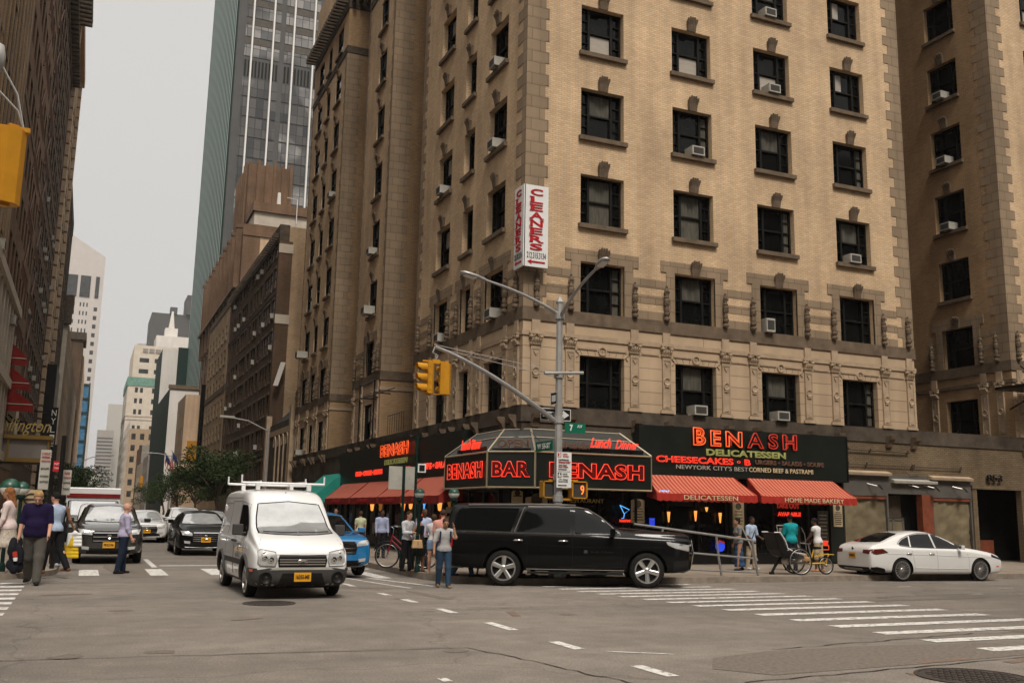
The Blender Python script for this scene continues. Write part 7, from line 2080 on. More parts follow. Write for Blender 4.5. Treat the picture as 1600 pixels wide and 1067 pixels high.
for sg in(1,-1):
 c.patch('badge',[(.20,.77),(.28,.77),(.28,.84),(.20,.84)],'y',sg,MT['ac_dk'],off=.006,mir=False)
 c.patch('headlight',[(2.62,.99),(2.10,1.06),(2.12,1.00),(2.28,.93),(2.62,.86)],'y',sg,MT['lamp_glass'],off=.012,mir=False,res=.05)
 c.line('headlight_rim',[(2.62,.98),(2.10,1.07),(2.14,.99),(2.30,.92),(2.62,.85)],'y',sg,MT['chrome'],.010,mir=False)
 c.patch('headlight',[(sg*.50,.90),(sg*.80,.92),(sg*.82,1.05),(sg*.50,1.02)],'x',1,MT['lamp_glass'],off=.012,res=.06)
 for(y,z)in((.60,.98),(.73,.99),(.60,.92)):
  h=c.hit((6,sg*y,z),(-1,0,0))
  if h:m=MB();m.lathe([(.001,h.x+.03),(.03,h.x+.03),(.045,h.x+.01)],(0,sg*y,z),12,'x');m.build('lamp_reflector',MT['chrome'],c.root,smooth=60)
 c.patch('tail_light',[(-2.84,.86),(-2.99,.86),(-2.95,1.28),(-2.84,1.22)],'y',sg,MT['red_lens'],off=.008,mir=False,res=.06)
 c.patch('tail_light',[(sg*.74,.84),(sg*.90,.86),(sg*.88,1.20),(sg*.76,1.22)],'x',-1,MT['red_lens'],off=.008,res=.06)
 c.patch('bumper_side',[(2.62,.42),(2.60,.66),(2.26,.62),(2.24,.40)],'y',sg,MT['rubber'],off=.010,mir=False)
g=c.patch('grille',[(-.48,.62),(.48,.62),(.50,1.06),(-.50,1.06)],'x',1,MT['black'],off=.012)
for z in(.66,.83,1.03):c.patch('grille_bar',[(-.49,z),(.49,z),(.49,z+.04),(-.49,z+.04)],'x',1,MT['chrome'],off=.026,parent=g,thick=.012)
c.patch('front_bumper',[(-.80,.44),(.80,.44),(.84,.62),(.60,.66),(-.60,.66),(-.84,.62)],'x',1,MT['black_paint'],off=.03,thick=.02)
c.patch('air_dam',[(-.70,.36),(.70,.36),(.70,.44),(-.70,.44)],'x',1,MT['black'],off=.02)
m=MB()
for y in(-.42,.42):m.tube([(2.74,y,.50),(2.79,y,.80),(2.74,y,1.10)],.024,6)
m.tube([(2.76,-.42,1.06),(2.76,.42,1.06)],.02,6);m.tube([(2.79,-.42,.80),(2.79,.42,.80)],.02,6);m.tube([(2.76,-.42,1.02),(2.66,-.86,.98),(2.40,-.97,1.0)],.014,6)
m.build('grille_guard',MT['chrome'],c.root,smooth=60)
c.plate(2.80,.62,'T62149C',-.02,1)
m=MB();m.tube([(-2.6,-.5,.38),(-3.05,-.5,.40)],.03,6);m.build('exhaust',MT['steel'],c.root)
c.mirror(.86,1.25,.97,MT['black_paint'],.22,.19,arm=.06)
m=MB();m.lathe([(.0,1.90),(.03,1.89),(.05,1.85)],(-.7,0,0),8);m.build('roof_antenna',MT['black'],c.root)
m=MB()
for sg in(1,-1):m.box(-1.1,1.1,sg*.92-.08,sg*.92+.08,.29,.34)
m.build('running_board',MT['rubber'],c.root)
# -- white saloon car on the right
st=[(2.38,.36,.56,.58,.60,.62,.52),(2.36,.26,.62,.68,.76,.78,.66),(2.22,.20,.68,.77,.86,.86,.76),(1.90,.18,.76,.86,.90,.89,.80),(1.40,.18,.84,.94,.915,.90,.80),(1.05,.18,.88,.98,.92,.905,.79),(.85,.18,.89,1.02,.92,.905,.76),
(.50,.18,.905,1.20,.92,.905,.68),(.10,.18,.915,1.385,.92,.905,.60),(-.25,.18,.92,1.445,.92,.905,.575),(-.70,.18,.93,1.45,.92,.905,.57),(-1.20,.19,.94,1.385,.92,.90,.59),(-1.62,.21,.96,1.25,.91,.89,.64),(-1.92,.23,.97,1.13,.90,.87,.72),(-2.28,.25,.95,1.06,.88,.85,.74),(-2.44,.30,.86,.97,.84,.82,.70),(-2.48,.38,.76,.80,.74,.74,.62)]
SED=Car('saloon_car','white sloping-roof saloon car by the kerb in front of the papered shops','car',(23.93,23.0,-.115),R(-6),st,MT['pearl'],[(1.43,.80),(-1.42,.80)],scale=1.0,wr=.325,ww=.22,spokes=18,arch=.375,tyre=.20)
SED.root.location=(22.31+1.42*.9945+.82*.1045,22.27-1.42*.1045+.82*.9945,-.115)
c=SED
c.patch('front_side_window',[(.86,.955),(.52,1.17),(.22,1.31),(-.02,1.365),(-.13,1.37),(-.13,.965)],'y',1,MT['auto_glass'],off=.005,res=.09)
c.patch('rear_side_window',[(-.19,.965),(-.19,1.372),(-.6,1.37),(-.92,1.32),(-1.02,.99)],'y',1,MT['auto_glass'],off=.005,res=.09)
c.patch('quarter_window',[(-1.07,1.0),(-.97,1.30),(-1.25,1.20),(-1.42,1.09),(-1.38,1.04)],'y',1,MT['auto_glass'],off=.005,res=.09)
c.line('window_trim',[(.90,.945),(.53,1.185),(.22,1.33),(-.05,1.385),(-.6,1.39),(-.97,1.325),(-1.28,1.21),(-1.46,1.09),(-1.38,1.02),(-1.0,.975),(.90,.945)],'y',1,MT['black'],.010)
c.patch('windscreen',[(-.68,1.02),(0,.99),(.68,1.02),(.55,1.26),(.48,1.34),(0,1.385),(-.48,1.34),(-.55,1.26)],'x',1,MT['auto_glass'],off=.006,res=.10)
c.patch('rear_window',[(-.62,1.12),(0,1.10),(.62,1.12),(.50,1.33),(.44,1.37),(0,1.40),(-.44,1.37),(-.50,1.33)],'x',-1,MT['auto_glass'],off=.006,res=.10)
for pts in([(.92,.92),(1.0,.62),(.98,.25)],[(-.16,1.38),(-.16,.24)],[(-1.04,.96),(-1.02,.70),(-.98,.35)],[(.98,.245),(-.98,.245)]):c.line('panel_gap',pts,'y',1,MT['grey_wall'],.0045)
c.line('body_crease',[(1.9,.70),(.6,.735),(-.8,.78),(-2.0,.80)],'y',1,MT['pearl'],.014,off=-.005)
c.line('body_crease',[(1.0,.36),(-1.0,.39)],'y',1,MT['pearl'],.014,off=-.003)
for sg in(1,-1):
 for x in(-.36,-1.16):
  h=c.hit((x,sg*3,.80),(0,-sg,0));m=MB();m.tube([(x-.09,h.y+sg*.005,.80),(x-.07,h.y+sg*.03,.805),(x+.07,h.y+sg*.03,.805),(x+.09,h.y+sg*.005,.80)],.012,6);m.build('door_handle',MT['chrome'],c.root,smooth=60)
 tl=c.patch('tail_light',[(-1.92,.84),(-2.05,.92),(-2.40,.90),(-2.46,.82),(-2.30,.78)],'y',sg,MT['smoked_lens'],off=.007,mir=False,res=.05)
 c.line('tail_light_rim',[(-1.90,.83),(-2.05,.925),(-2.40,.905),(-2.46,.80),(-2.28,.77),(-1.90,.83)],'y',sg,MT['black'],.012,mir=False,parent=tl)
 c.patch('tail_light',[(sg*.48,.80),(sg*.76,.78),(sg*.76,.90),(sg*.48,.90)],'x',-1,MT['smoked_lens'],off=.007,res=.05)
 c.patch('headlight',[(1.86,.72),(2.28,.62),(2.22,.69),(1.92,.80)],'y',sg,MT['black'],off=.007,mir=False,res=.05)
 c.patch('bumper_insert',[(-1.98,.26),(-2.05,.37),(-2.30,.42),(-2.44,.40),(-2.42,.30)],'y',sg,MT['black'],off=.010,mir=False,res=.05)
 c.patch('indicator',[(2.02,.42),(2.14,.42),(2.14,.455),(2.02,.455)],'y',sg,MT['orange_lens'],off=.006,mir=False)
c.patch('rear_diffuser',[(-.72,.26),(.72,.26),(.72,.40),(-.72,.40)],'x',-1,MT['black'],off=.012)
c.patch('diffuser_panel',[(-.46,.27),(.46,.27),(.42,.36),(-.42,.36)],'x',-1,MT['steel'],off=.02)
c.patch('grille',[(-.44,.40),(.44,.40),(.36,.58),(-.36,.58)],'x',1,MT['black'],off=.012)
hx=c.hit((-6,0,.72),(1,0,0)).x;c.plate(hx-.015,.72,'HVS6412',0,-1)
m=MB();hx=c.hit((-6,0,.92),(1,0,0)).x;m.lathe([(.001,hx-.02),(.045,hx-.02),(.05,hx)],(0,0,.92),14,'x');m.build('badge',MT['chrome'],c.root)
c.mirror(.66,1.0,.88,MT['pearl'],.17,.12,arm=.06)
# -- generic cars seen from the front, down the side street
def std_car(name,label,cat,x,y,rz,paint_,kind,scale=1.0,plate='FRX2196',wind=None,wrap_=None,group=None,lod=0):
 if kind=='suv':
  st=[(2.22,.40,.74,.80,.66,.68,.58),(2.20,.32,.84,.92,.80,.80,.70),(2.05,.27,.92,1.04,.88,.88,.79),(1.6,.26,.99,1.10,.91,.90,.80),(1.15,.26,1.03,1.14,.92,.905,.79),(1.0,.26,1.04,1.18,.92,.905,.77),(.62,.26,1.05,1.42,.92,.905,.70),(.25,.26,1.06,1.60,.92,.905,.66),(-.1,.26,1.065,1.66,.92,.905,.65),(-1.2,.27,1.07,1.66,.92,.90,.64),(-1.85,.29,1.08,1.60,.90,.88,.62),(-2.15,.34,1.06,1.30,.87,.85,.66),(-2.25,.42,.98,1.06,.80,.78,.62)]
  wx,wr,ws,cowl,roof,hl,gz,rw=1.32,.35,[(-.68,1.17),(0,1.14),(.68,1.17),(.60,1.42),(.55,1.55),(0,1.60),(-.55,1.55),(-.60,1.42)],1.2,1.66,(.80,.94),(.60,.92),1.25
  sw=[(.92,1.10),(.60,1.36),(.28,1.53),(-1.55,1.55),(-1.85,1.48),(-1.95,1.14)]
 else:
  st=[(2.45,.36,.62,.66,.64,.66,.56),(2.43,.27,.72,.80,.80,.80,.70),(2.28,.22,.80,.90,.88,.87,.79),(1.85,.21,.86,.96,.91,.90,.81),(1.35,.21,.91,1.0,.92,.905,.80),(1.1,.21,.93,1.04,.92,.905,.77),(.7,.21,.95,1.24,.92,.905,.69),(.3,.21,.96,1.41,.92,.905,.62),(-.1,.21,.97,1.475,.92,.905,.60),(-.8,.21,.98,1.475,.92,.90,.59),(-1.4,.23,.99,1.34,.91,.89,.62),(-1.85,.25,1.0,1.13,.90,.87,.70),(-2.4,.28,.97,1.07,.87,.84,.72),(-2.55,.38,.84,.90,.78,.76,.64)]
  wx,wr,ws,cowl,roof,hl,gz,rw=1.48,.335,[(-.70,1.05),(0,1.02),(.70,1.05),(.60,1.26),(.52,1.37),(0,1.415),(-.52,1.37),(-.60,1.26)],1.05,1.47,(.66,.80),(.45,.80),1.1
  sw=[(.95,1.0),(.62,1.20),(.25,1.36),(-.1,1.40),(-.9,1.40),(-1.35,1.26),(-1.65,1.06)]
 c=Car(name,label,cat,(x,y,road_z(x,y)),rz,st,paint_,[(wx,.80),(-wx,.80)],scale=scale,wr=wr,ww=.22,spokes=10,arch=wr+.05,tyre=.26,group=group)
 c.patch('windscreen',ws,'x',1,wind or MT['windscreen'],off=.006,res=.14)
 c.line('windscreen_seal',ws,'x',1,MT['black'],.012,closed=True)
 c.patch('side_window',sw,'y',1,MT['auto_glass'],off=.005,res=.14)
 for xx in(-.25,-1.1):c.line('window_pillar',[(xx,1.0 if kind!='suv' else 1.08),(xx,roof-.11)],'y',1,MT['black'],.022,off=.006)
 for sg in(1,-1):
  pl=[(sg*.44,hl[0]),(sg*.76,hl[0]+.03),(sg*.82,hl[1]+.03),(sg*.60,hl[1]),(sg*.46,hl[1]-.05)]
  h_=c.patch('headlight',pl,'x',1,MT['lamp_glass'],off=.010,res=.06);c.line('headlight_rim',pl,'x',1,MT['steel'],.008,closed=True,parent=h_)
  c.patch('headlight_side',[(2.12 if kind=='suv' else 2.34,hl[0]+.04),(1.80 if kind=='suv' else 1.95,hl[1]+.03),(1.86 if kind=='suv' else 2.02,hl[1]-.04)],'y',sg,MT['lamp_glass'],off=.008,mir=False,res=.07)
  c.patch('fog_lamp',[(sg*.50,.40),(sg*.68,.42),(sg*.70,.50),(sg*.50,.48)],'x',1,MT['lamp_glass'],off=.012,res=.06)
  c.patch('tail_light',[(sg*.62,hl[0]),(sg*.80,hl[0]),(sg*.80,hl[1]),(sg*.62,hl[1])],'x',-1,MT['red_lens'],off=.01,res=.08)
 g=c.patch('grille',[(-.42,gz[0]),(.42,gz[0]),(.46,(gz[0]+gz[1])/2),(.40,gz[1]),(-.40,gz[1]),(-.46,(gz[0]+gz[1])/2)],'x',1,MT['black'],off=.010)
 nb=3 if kind=='suv' else 5
 for k in range(nb):
  z=gz[0]+.03+(gz[1]-gz[0]-.05)*k/(nb-.5);c.patch('grille_bar',[(-.41,z),(.41,z),(.41,z+.022),(-.41,z+.022)],'x',1,MT['chrome']if kind!='plain' else MT['alu'],off=.020,parent=g)
 hx=c.hit((6,0,(gz[0]+gz[1])/2),(-1,0,0)).x
 m=MB();m.lathe([(.03,hx+.02),(.06,hx+.035),(.07,hx+.01)],(0,0,(gz[0]+gz[1])/2),16,'x');m.build('badge',MT['chrome'],g,smooth=60)
 c.patch('lower_intake',[(-.60,.28),(.60,.28),(.55,.44),(-.55,.44)],'x',1,MT['black'],off=.012)
 c.line('bumper_line',[(-.66,.30),(0,.28),(.66,.30)],'x',1,MT['chrome']if cat else MT['black'],.010,off=.015)
 hx=c.hit((6,0,.52),(-1,0,0)).x
 c.plate(hx+.03,.53,plate,0,1)
 for pts in([(.98,.95),(1.0,.35)],[(-.2,.95),(-.2,.3)],[(-1.1,.95),(-1.05,.5)]):c.line('panel_gap',pts,'y',1,MT['rubber'],.005)
 for sg in(1,-1):
  for xx in(-.4,-1.25):
   h=c.hit((xx,sg*3,.90),(0,-sg,0));m=MB();m.tube([(xx-.08,h.y+sg*.02,.90),(xx+.08,h.y+sg*.02,.90)],.012,5);m.build('door_handle',MT['alu'],c.root)
 c.mirror(.78,1.12 if kind!='suv' else 1.20,.88,paint_,.18,.13,arm=.07)
 m=MB();m.tube([(wx*.0+1.05,-.5,cowl-.02),(1.0,.1,cowl+.02)],.008,4);m.tube([(1.05,.1,cowl),(1.0,.6,cowl+.02)],.008,4);m.build('wiper',MT['black'],c.root)
 return c
DN=R(-90)
std_car('parked_suv','dark charcoal SUV parked at the left kerb, facing the camera','car',.74,32.85,DN,MT['char_paint'],'suv',1.03)
std_car('saloon_car','black saloon car with a chrome grille driving towards the camera behind the white van','car',3.98,38.2,DN,MT['black_paint'],'saloon',1.03,plate='T70261C')
std_car('saloon_car','small silver white saloon car farther down the side street','car',2.75,50.8,DN,MT['pearl'],'saloon',1.0,plate='JGL7720')
std_car('saloon_car','silver car far down the street, mostly hidden behind the black saloon','car',4.6,51.5,DN,MT['pearl'],'suv',1.0)
std_car('compact_suv','bright blue compact SUV emerging from behind the white van','car',6.05,27.55,R(-86),MT['blue_paint'],'suv',1.0,plate='HXN3310',wind=MT['auto_glass'])
std_car('parked_suv','dark car parked far down the right kerb below the trees','car',7.2,62,DN,MT['char_paint'],'suv',1.0)
std_car('parked_car','dark car parked on the right kerb beyond the blue one','car',7.2,48,DN,MT['black_paint'],'saloon',1.0)
st2=[(x,a,b,t_*1.06,e_,f_,g_)for(x,a,b,t_,e_,f_,g_)in[(2.16,.40,.70,.74,.68,.70,.60),(2.15,.32,.78,.90,.76,.78,.68),(2.05,.24,.90,1.05,.86,.88,.78),(1.6,.21,1.05,1.24,.95,.95,.84),(1.4,.21,1.10,1.34,.97,.97,.82),(1.0,.22,1.12,1.75,.97,.97,.80),(.75,.22,1.14,1.95,.97,.97,.79),(.4,.22,1.15,2.02,.97,.97,.80),(-2.2,.24,1.15,2.04,.97,.97,.80),(-2.9,.30,1.15,1.98,.95,.95,.78),(-2.95,.38,1.12,1.9,.88,.9,.72)]]
c=Car('parked_van','white van parked right behind the charcoal SUV on the left','van',(.50,40.0,0),DN,st2,MT['white_paint'],[(1.35,.84),(-1.7,.84)],scale=.80,wr=.34,ww=.2,spokes=8,arch=.40)
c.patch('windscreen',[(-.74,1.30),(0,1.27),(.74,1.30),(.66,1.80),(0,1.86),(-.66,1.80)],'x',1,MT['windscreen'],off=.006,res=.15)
c.patch('side_window',[(1.15,1.22),(.85,1.70),(.2,1.78),(.2,1.22)],'y',1,MT['auto_glass'],off=.005)
c.patch('grille',[(-.5,.60),(.5,.60),(.5,.85),(-.5,.85)],'x',1,MT['black'],off=.01)
for sg in(1,-1):c.patch('headlight',[(sg*.55,.62),(sg*.80,.64),(sg*.80,.86),(sg*.55,.84)],'x',1,MT['lamp_glass'],off=.012)
c.patch('front_bumper',[(-.8,.28),(.8,.28),(.8,.52),(-.8,.52)],'x',1,MT['plastic'],off=.015)
c.mirror(1.05,1.35,.95,MT['plastic'],.2,.26)
o=thing('box_truck','white box truck with a dark red front panel parked far behind the white van','truck',(.35,48.5,0),DN)
m=MB();m.box(-3.6,1.9,-1.1,1.1,.75,2.42);m.build('cargo_box',MT['white_paint'],o,bevel=.04)
m=MB();m.box(1.9,1.94,-1.08,1.08,1.98,2.16);m.build('red_panel',MT['dark_red'],o)
m=MB();m.prism([(1.95,.45),(3.5,.45),(3.55,1.05),(3.35,1.2),(2.95,1.85),(1.95,1.9)],lambda u,v,h:(u,h,v),-1.0,1.0);m.build('cab',MT['char_paint'],o,bevel=.06)
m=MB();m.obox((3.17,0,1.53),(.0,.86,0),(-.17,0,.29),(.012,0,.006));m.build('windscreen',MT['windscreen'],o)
for(x)in(2.7,-2.4):
 for sg in(1,-1):
  m=MB();m.lathe([(.0,-.13),(.44,-.13),(.45,0),(.44,.13),(0,.13)],(x,sg*.95,.45),24,'y');m.build('wheel',MT['rubber'],o,smooth=50)
for sg in(1,-1):
 m=MB();m.box(3.45,3.56,sg*.72-.15,sg*.72+.15,.75,.92);m.build('headlight',MT['lamp_glass'],o)
 m=MB();m.box(3.0,3.06,sg*1.12-.08,sg*1.12+.08,1.3,1.75);m.build('wing_mirror',MT['black'],o)
 # -- PEOPLE (one continuous skin each, grown from a distance field)
class Field:
 def __init__(s,lo,hi,h):
  s.h=h;s.lo=np.array(lo,float);s.n=np.ceil((np.array(hi,float)-s.lo)/h).astype(int)+1
  s.D=np.full(s.n,1.0,np.float32)
  s.ax=[s.lo[i]+h*np.arange(s.n[i])for i in range(3)]
 def _sub(s,a,b,pad):
  lo=np.minimum(a,b)-pad;hi=np.maximum(a,b)+pad
  i0=np.clip(np.floor((lo-s.lo)/s.h).astype(int),0,s.n-1);i1=np.clip(np.ceil((hi-s.lo)/s.h).astype(int)+1,1,s.n)
  sl=tuple(slice(i0[k],i1[k])for k in range(3))
  X,Y,Z=np.meshgrid(*(s.ax[k][sl[k]]for k in range(3)),indexing='ij')
  return sl,X,Y,Z
 def _mix(s,sl,d,k):
  D=s.D[sl]
  if k>0:
   t_=np.clip(.5+.5*(D-d)/k,0,1);s.D[sl]=D*(1-t_)+d*t_-k*t_*(1-t_)
  else:s.D[sl]=np.minimum(D,d)
 def cap(s,a,b,ra,rb,k=.02,sq=1.0):
  a,b=np.array(a,float),np.array(b,float)
  sl,X,Y,Z=s._sub(a,b,max(ra,rb)+k+s.h*2)
  ab=b-a;L=max(1e-9,ab@ab)
  t_=np.clip(((X-a[0])*ab[0]+(Y-a[1])*ab[1]+(Z-a[2])*ab[2])/L,0,1)
  d=np.sqrt((X-a[0]-t_*ab[0])**2+((Y-a[1]-t_*ab[1])/sq)**2+(Z-a[2]-t_*ab[2])**2)-(ra+(rb-ra)*t_)
  s._mix(sl,d,k)
 def ell(s,c,r,k=.02,M=None):
  c,r=np.array(c,float),np.array(r,float);R_=max(r)
  sl,X,Y,Z=s._sub(c,c,R_+k+2*s.h)
  P=np.stack([X-c[0],Y-c[1],Z-c[2]],-1)
  if M is not None:P=P@np.array(M)
  q=np.sqrt(((P/r)**2).sum(-1));q2=np.sqrt(((P/r**2)**2).sum(-1))+1e-9
  s._mix(sl,(q*(q-1)/q2).astype(np.float32),k)
 def cut(s,p,n):
  """remove everything on the side the normal points to"""
  X,Y,Z=np.meshgrid(*s.ax,indexing='ij');n=np.array(n,float);n/=np.linalg.norm(n)
  d=(X-p[0])*n[0]+(Y-p[1])*n[1]+(Z-p[2])*n[2]
  s.D=np.maximum(s.D,d.astype(np.float32))
 def mesh(s,name,m_):
  D=s.D;n=D.shape
  D[0],D[-1],D[:,0],D[:,-1],D[:,:,0],D[:,:,-1]=(.1,)*6
  I=D<0
  c=[I[i:n[0]-1+i,j:n[1]-1+j,k:n[2]-1+k]for i in(0,1)for j in(0,1)for k in(0,1)]
  allv=np.logical_and.reduce(c);anyv=np.logical_or.reduce(c);act=anyv&~allv
  idx=np.argwhere(act);ids=np.full(act.shape,-1,np.int64);ids[act]=np.arange(len(idx))
  cor=np.array([(i,j,k)for i in(0,1)for j in(0,1)for k in(0,1)])
  V=np.stack([D[idx[:,0]+a,idx[:,1]+b,idx[:,2]+c_]for a,b,c_ in cor],1)
  acc=np.zeros((len(idx),3));cnt=np.zeros(len(idx))
  for a in range(8):
   for b in range(a+1,8):
    if np.abs(cor[a]-cor[b]).sum()!=1:continue
    va,vb=V[:,a],V[:,b];q=(va<0)!=(vb<0)
    t_=np.where(q,va/np.where(q,va-vb,1),0)
    acc[q]+=(cor[a]+(cor[b]-cor[a])*t_[:,None])[q];cnt+=q
  P=(idx+acc/np.maximum(cnt,1)[:,None])*s.h+s.lo
  F=[]
  for ax in range(3):
   o=[a for a in range(3)if a!=ax]
   sl0=[slice(None)]*3;sl1=[slice(None)]*3;sl0[ax]=slice(0,-1);sl1[ax]=slice(1,None)
   ch=I[tuple(sl0)]!=I[tuple(sl1)]
   e=np.argwhere(ch);e=e[(e[:,o[0]]>0)&(e[:,o[1]]>0)&(e[:,o[0]]<act.shape[o[0]])&(e[:,o[1]]<act.shape[o[1]])]
   q=[]
   for(da,db)in((0,0),(1,0),(1,1),(0,1)):
    g=e.copy();g[:,o[0]]-=da;g[:,o[1]]-=db;q.append(ids[g[:,0],g[:,1],g[:,2]])
   q=np.stack(q,1);ins=I[e[:,0],e[:,1],e[:,2]]
   flip=ins if ax!=1 else~ins
   q[flip]=q[flip][:,::-1];F.append(q[(q>=0).all(1)])
  F=np.concatenate(F)
  me=bpy.data.meshes.new(name);me.from_pydata(P.tolist(),[],F.tolist());me.materials.append(m_);me.shade_smooth()
  o=bpy.data.objects.new(name,me);link(o)
  return o
_cm={}
def cloth(col,var=.14,scale=9):
 k=tuple(col)
 if k not in _cm:_cm[k]=mat('cloth',col,.85,var=var,scale=scale,bump=.9,bscale=7)
 return _cm[k]
SKIN={'fair':mat('fair_skin',(.50,.27,.19),.55,var=.06),'tan':mat('tan_skin',(.36,.19,.115),.55,var=.06),'dark':mat('dark_skin',(.10,.052,.033),.5,var=.06)}
HAIRC={'blond':(.33,.20,.09),'brown':(.055,.032,.018),'black':(.012,.010,.009),'red':(.22,.085,.03),'grey':(.25,.22,.19)}
def person(label,x,y,z,H,face,pose,look,res=.0115,group=None):
 """H height in scene units; face = heading in degrees (0 = +Y, clockwise towards +X). pose/look: dicts"""
 o=thing('person',label,'person',(x,y,z),R(-face),group)
 k=H/1.75;fat=look.get('fat',0.0);fem=look.get('fem',False)
 sh=.165 if fem else(.178 if fat>.03 else .19);hw=.095 if fem else .088
 lean=R(pose.get('lean',2));
 V=lambda*a:np.array(a,float)
 def rx(v,a):c,s_=math.cos(a),math.sin(a);return V(v[0],v[1]*c+v[2]*s_,-v[1]*s_+v[2]*c)
 hipz=.90
 ch={}
 legs=pose.get('legs',((0,0),(0,0)))
 L={}
 for sd,(hf,kf)in zip((-1,1),legs):
  hip=V(sd*hw,0,hipz);a=R(hf)
  knee=hip+V(sd*.01,math.sin(a)*.43,-math.cos(a)*.43)
  b=a-R(kf);ank=knee+V(0,math.sin(b)*.42,-math.cos(b)*.42)
  L[sd]=[hip,knee,ank]
 low=min(L[-1][2][2],L[1][2][2])-.075
 for sd in(-1,1):
  for i in range(3):L[sd][i]=L[sd][i]-V(0,0,low)
 base=V(0,0,hipz-low)
 up_=lambda d:base+rx(V(*d),lean)
 chest,neck=up_((0,0,.36)),up_((0,0,.545))
 hd=R(pose.get('head',0));head=neck+rx(V(0,.03,.155),lean+hd)
 A={}
 for sd,(sf,ab,ef,tw)in zip((-1,1),pose.get('arms',((5,6,10,0),(5,6,10,0)))):
  s0=up_((sd*sh,0,.460));a,b=R(sf),R(ab)
  d=V(sd*math.sin(b),math.sin(a)*math.cos(b),-math.cos(a)*math.cos(b));d=rx(d,0)
  el=s0+d*.275
  a2=R(sf+ef);ti=R(tw)
  d2=V(sd*math.sin(b)*.3-sd*math.sin(ti),math.sin(a2)*math.cos(ti),-math.cos(a2)*math.cos(ti));d2/=np.linalg.norm(d2)
  wr_=el+d2*.245;A[sd]=[s0,el,wr_,d2]
 allp=[p for sd in(-1,1)for p in L[sd]+A[sd][:3]]+[head]
 lo=np.min(allp,0)-.22;hi=np.max(allp,0)+.22;lo[2]=-.03
 h=res/k
 F=Field(lo,hi,h)
 f=fat
 def torso(F,g=0.0,kk=.05):
  F.ell(base+rx(V(0,0,.03),lean),(.155+g+f*.6+(.012 if fem else 0),.105+g+f,.13+g),kk)
  F.ell(base+rx(V(0,.012+f*.7,.16),lean),(.128+g+f*1.1-(.012 if fem else 0),.092+g+f*1.5,.16+g),kk)
  F.ell(base+rx(V(0,.0,.36),lean),(.16+g+f*.5-(.015 if fem else 0),.105+g+f*.6,.17+g),kk)
  if fem:F.ell(base+rx(V(-.07,.08,.345),lean),(.055+g,.05+g,.055+g),.03);F.ell(base+rx(V(.07,.08,.345),lean),(.055+g,.05+g,.055+g),.03)
  F.cap(up_((-sh+.04,0,.440)),up_((sh-.04,0,.440)),.062+g,.062+g,kk)
  for s_ in(-1,1):F.cap(up_((s_*.035,-.01,.53)),up_((s_*(sh-.02),0,.465)),.036+g,.045+g,.04)
 am=.86 if fem else 1.0
 def arm_(F,sd,g=0.0,frac=2.0):
  s0,el,wr_,d2=A[sd]
  e1=el if frac>=1 else s0+(el-s0)*frac
  F.cap(s0,e1,(.056+f*.2)*am+g,(.056+(.040-.056)*min(frac,1))*am+g,.03)
  if frac>1:F.cap(el,el+(wr_-el)*min(1,frac-1),.041*am+g,(.041-.014*min(1,frac-1))*am+g,.02)
 def leg_(F,sd,g=0.0,frac=2.0,g2=None):
  hip,kn,an=L[sd];g2=g if g2 is None else g2
  F.cap(hip+V(0,0,-.02),kn if frac>=1 else hip+(kn-hip)*frac,.088+f*.35+g,(.088+(.054-.088)*min(1,frac))+f*.15+g2,.04)
  if frac>1:F.cap(kn,kn+(an-kn)*min(1,frac-1),.054+f*.1+g2,.054+f*.1+(.038-.054-f*.1)*min(1,frac-1)+g2,.03)
  if frac>=2 and g==0:F.ell(kn+(an-kn)*.3+V(0,-.018,0),(.048,.05,.11),.03)
 torso(F,-.006 if f else 0)
 F.cap(neck-V(0,0,.06),neck+V(0,.02,.07),.056*(.9 if fem else 1)+f*.15,.052*(.9 if fem else 1)+f*.1,.03)
 hr=lambda d:head+rx(V(*d),lean+hd)
 F.ell(hr((0,-.008,.015)),(.074,.092,.098),.02);F.ell(hr((0,.025,-.05)),(.055,.062,.062),.03)
 F.cap(hr((0,.088,.012)),hr((0,.108,-.022)),.010,.016,.012);F.cap(hr((-.03,.078,.03)),hr((.03,.078,.03)),.012,.012,.012)
 F.ell(hr((0,.083,-.055)),(.024,.012,.010),.01);F.ell(hr((0,.07,-.088)),(.024,.022,.018),.02)
 for s_ in(-1,1):F.ell(hr((s_*.077,-.005,-.005)),(.010,.022,.032),.008)
 for sd in(-1,1):
  arm_(F,sd);leg_(F,sd)
  s0,el,wr_,d2=A[sd]
  an=L[sd][2]
  F.cap(an,an+V(0,0,-.04),.036,.036,.02);F.cap(an+V(sd*.01,-.03,-.045),an+V(sd*.02,.13,-.052),.034,.028,.03)
  n_=np.cross(d2,V(0,1,0));n_=n_/(np.linalg.norm(n_)+1e-9);sdv=np.cross(n_,d2);sdv/=(np.linalg.norm(sdv)+1e-9)
  if sdv[1]<0:sdv=-sdv
  pc=wr_+d2*.045;F.cap(wr_,pc+d2*.03,.022,.026,.02,1.0)
  F.cap(pc-sdv*.022,pc+sdv*.022+d2*.01,.019,.019,.012)
  cl=V(-sd,0,0)*.5+n_*0
  for i,ln in enumerate((.060,.072,.068,.052)):
   b0=pc+d2*.035+sdv*(.030-.020*i);k1=b0+d2*ln*.55;k2=k1+(d2*.6+cl*.8)*ln*.5
   F.cap(b0,k1,.0095,.009,.004);F.cap(k1,k2,.009,.0078,.004)
  tb=pc+sdv*.03;F.cap(tb,tb+sdv*.032+d2*.018,.012,.010,.006);F.cap(tb+sdv*.032+d2*.018,tb+sdv*.040+d2*.045,.010,.0085,.004)
 body=F.mesh('body',SKIN[look.get('skin','fair')]);body.parent=o;body.scale=(k,)*3
 def add(F_,name,m_):
  q=F_.mesh(name,m_);q.parent=o;q.scale=(k,)*3;return q
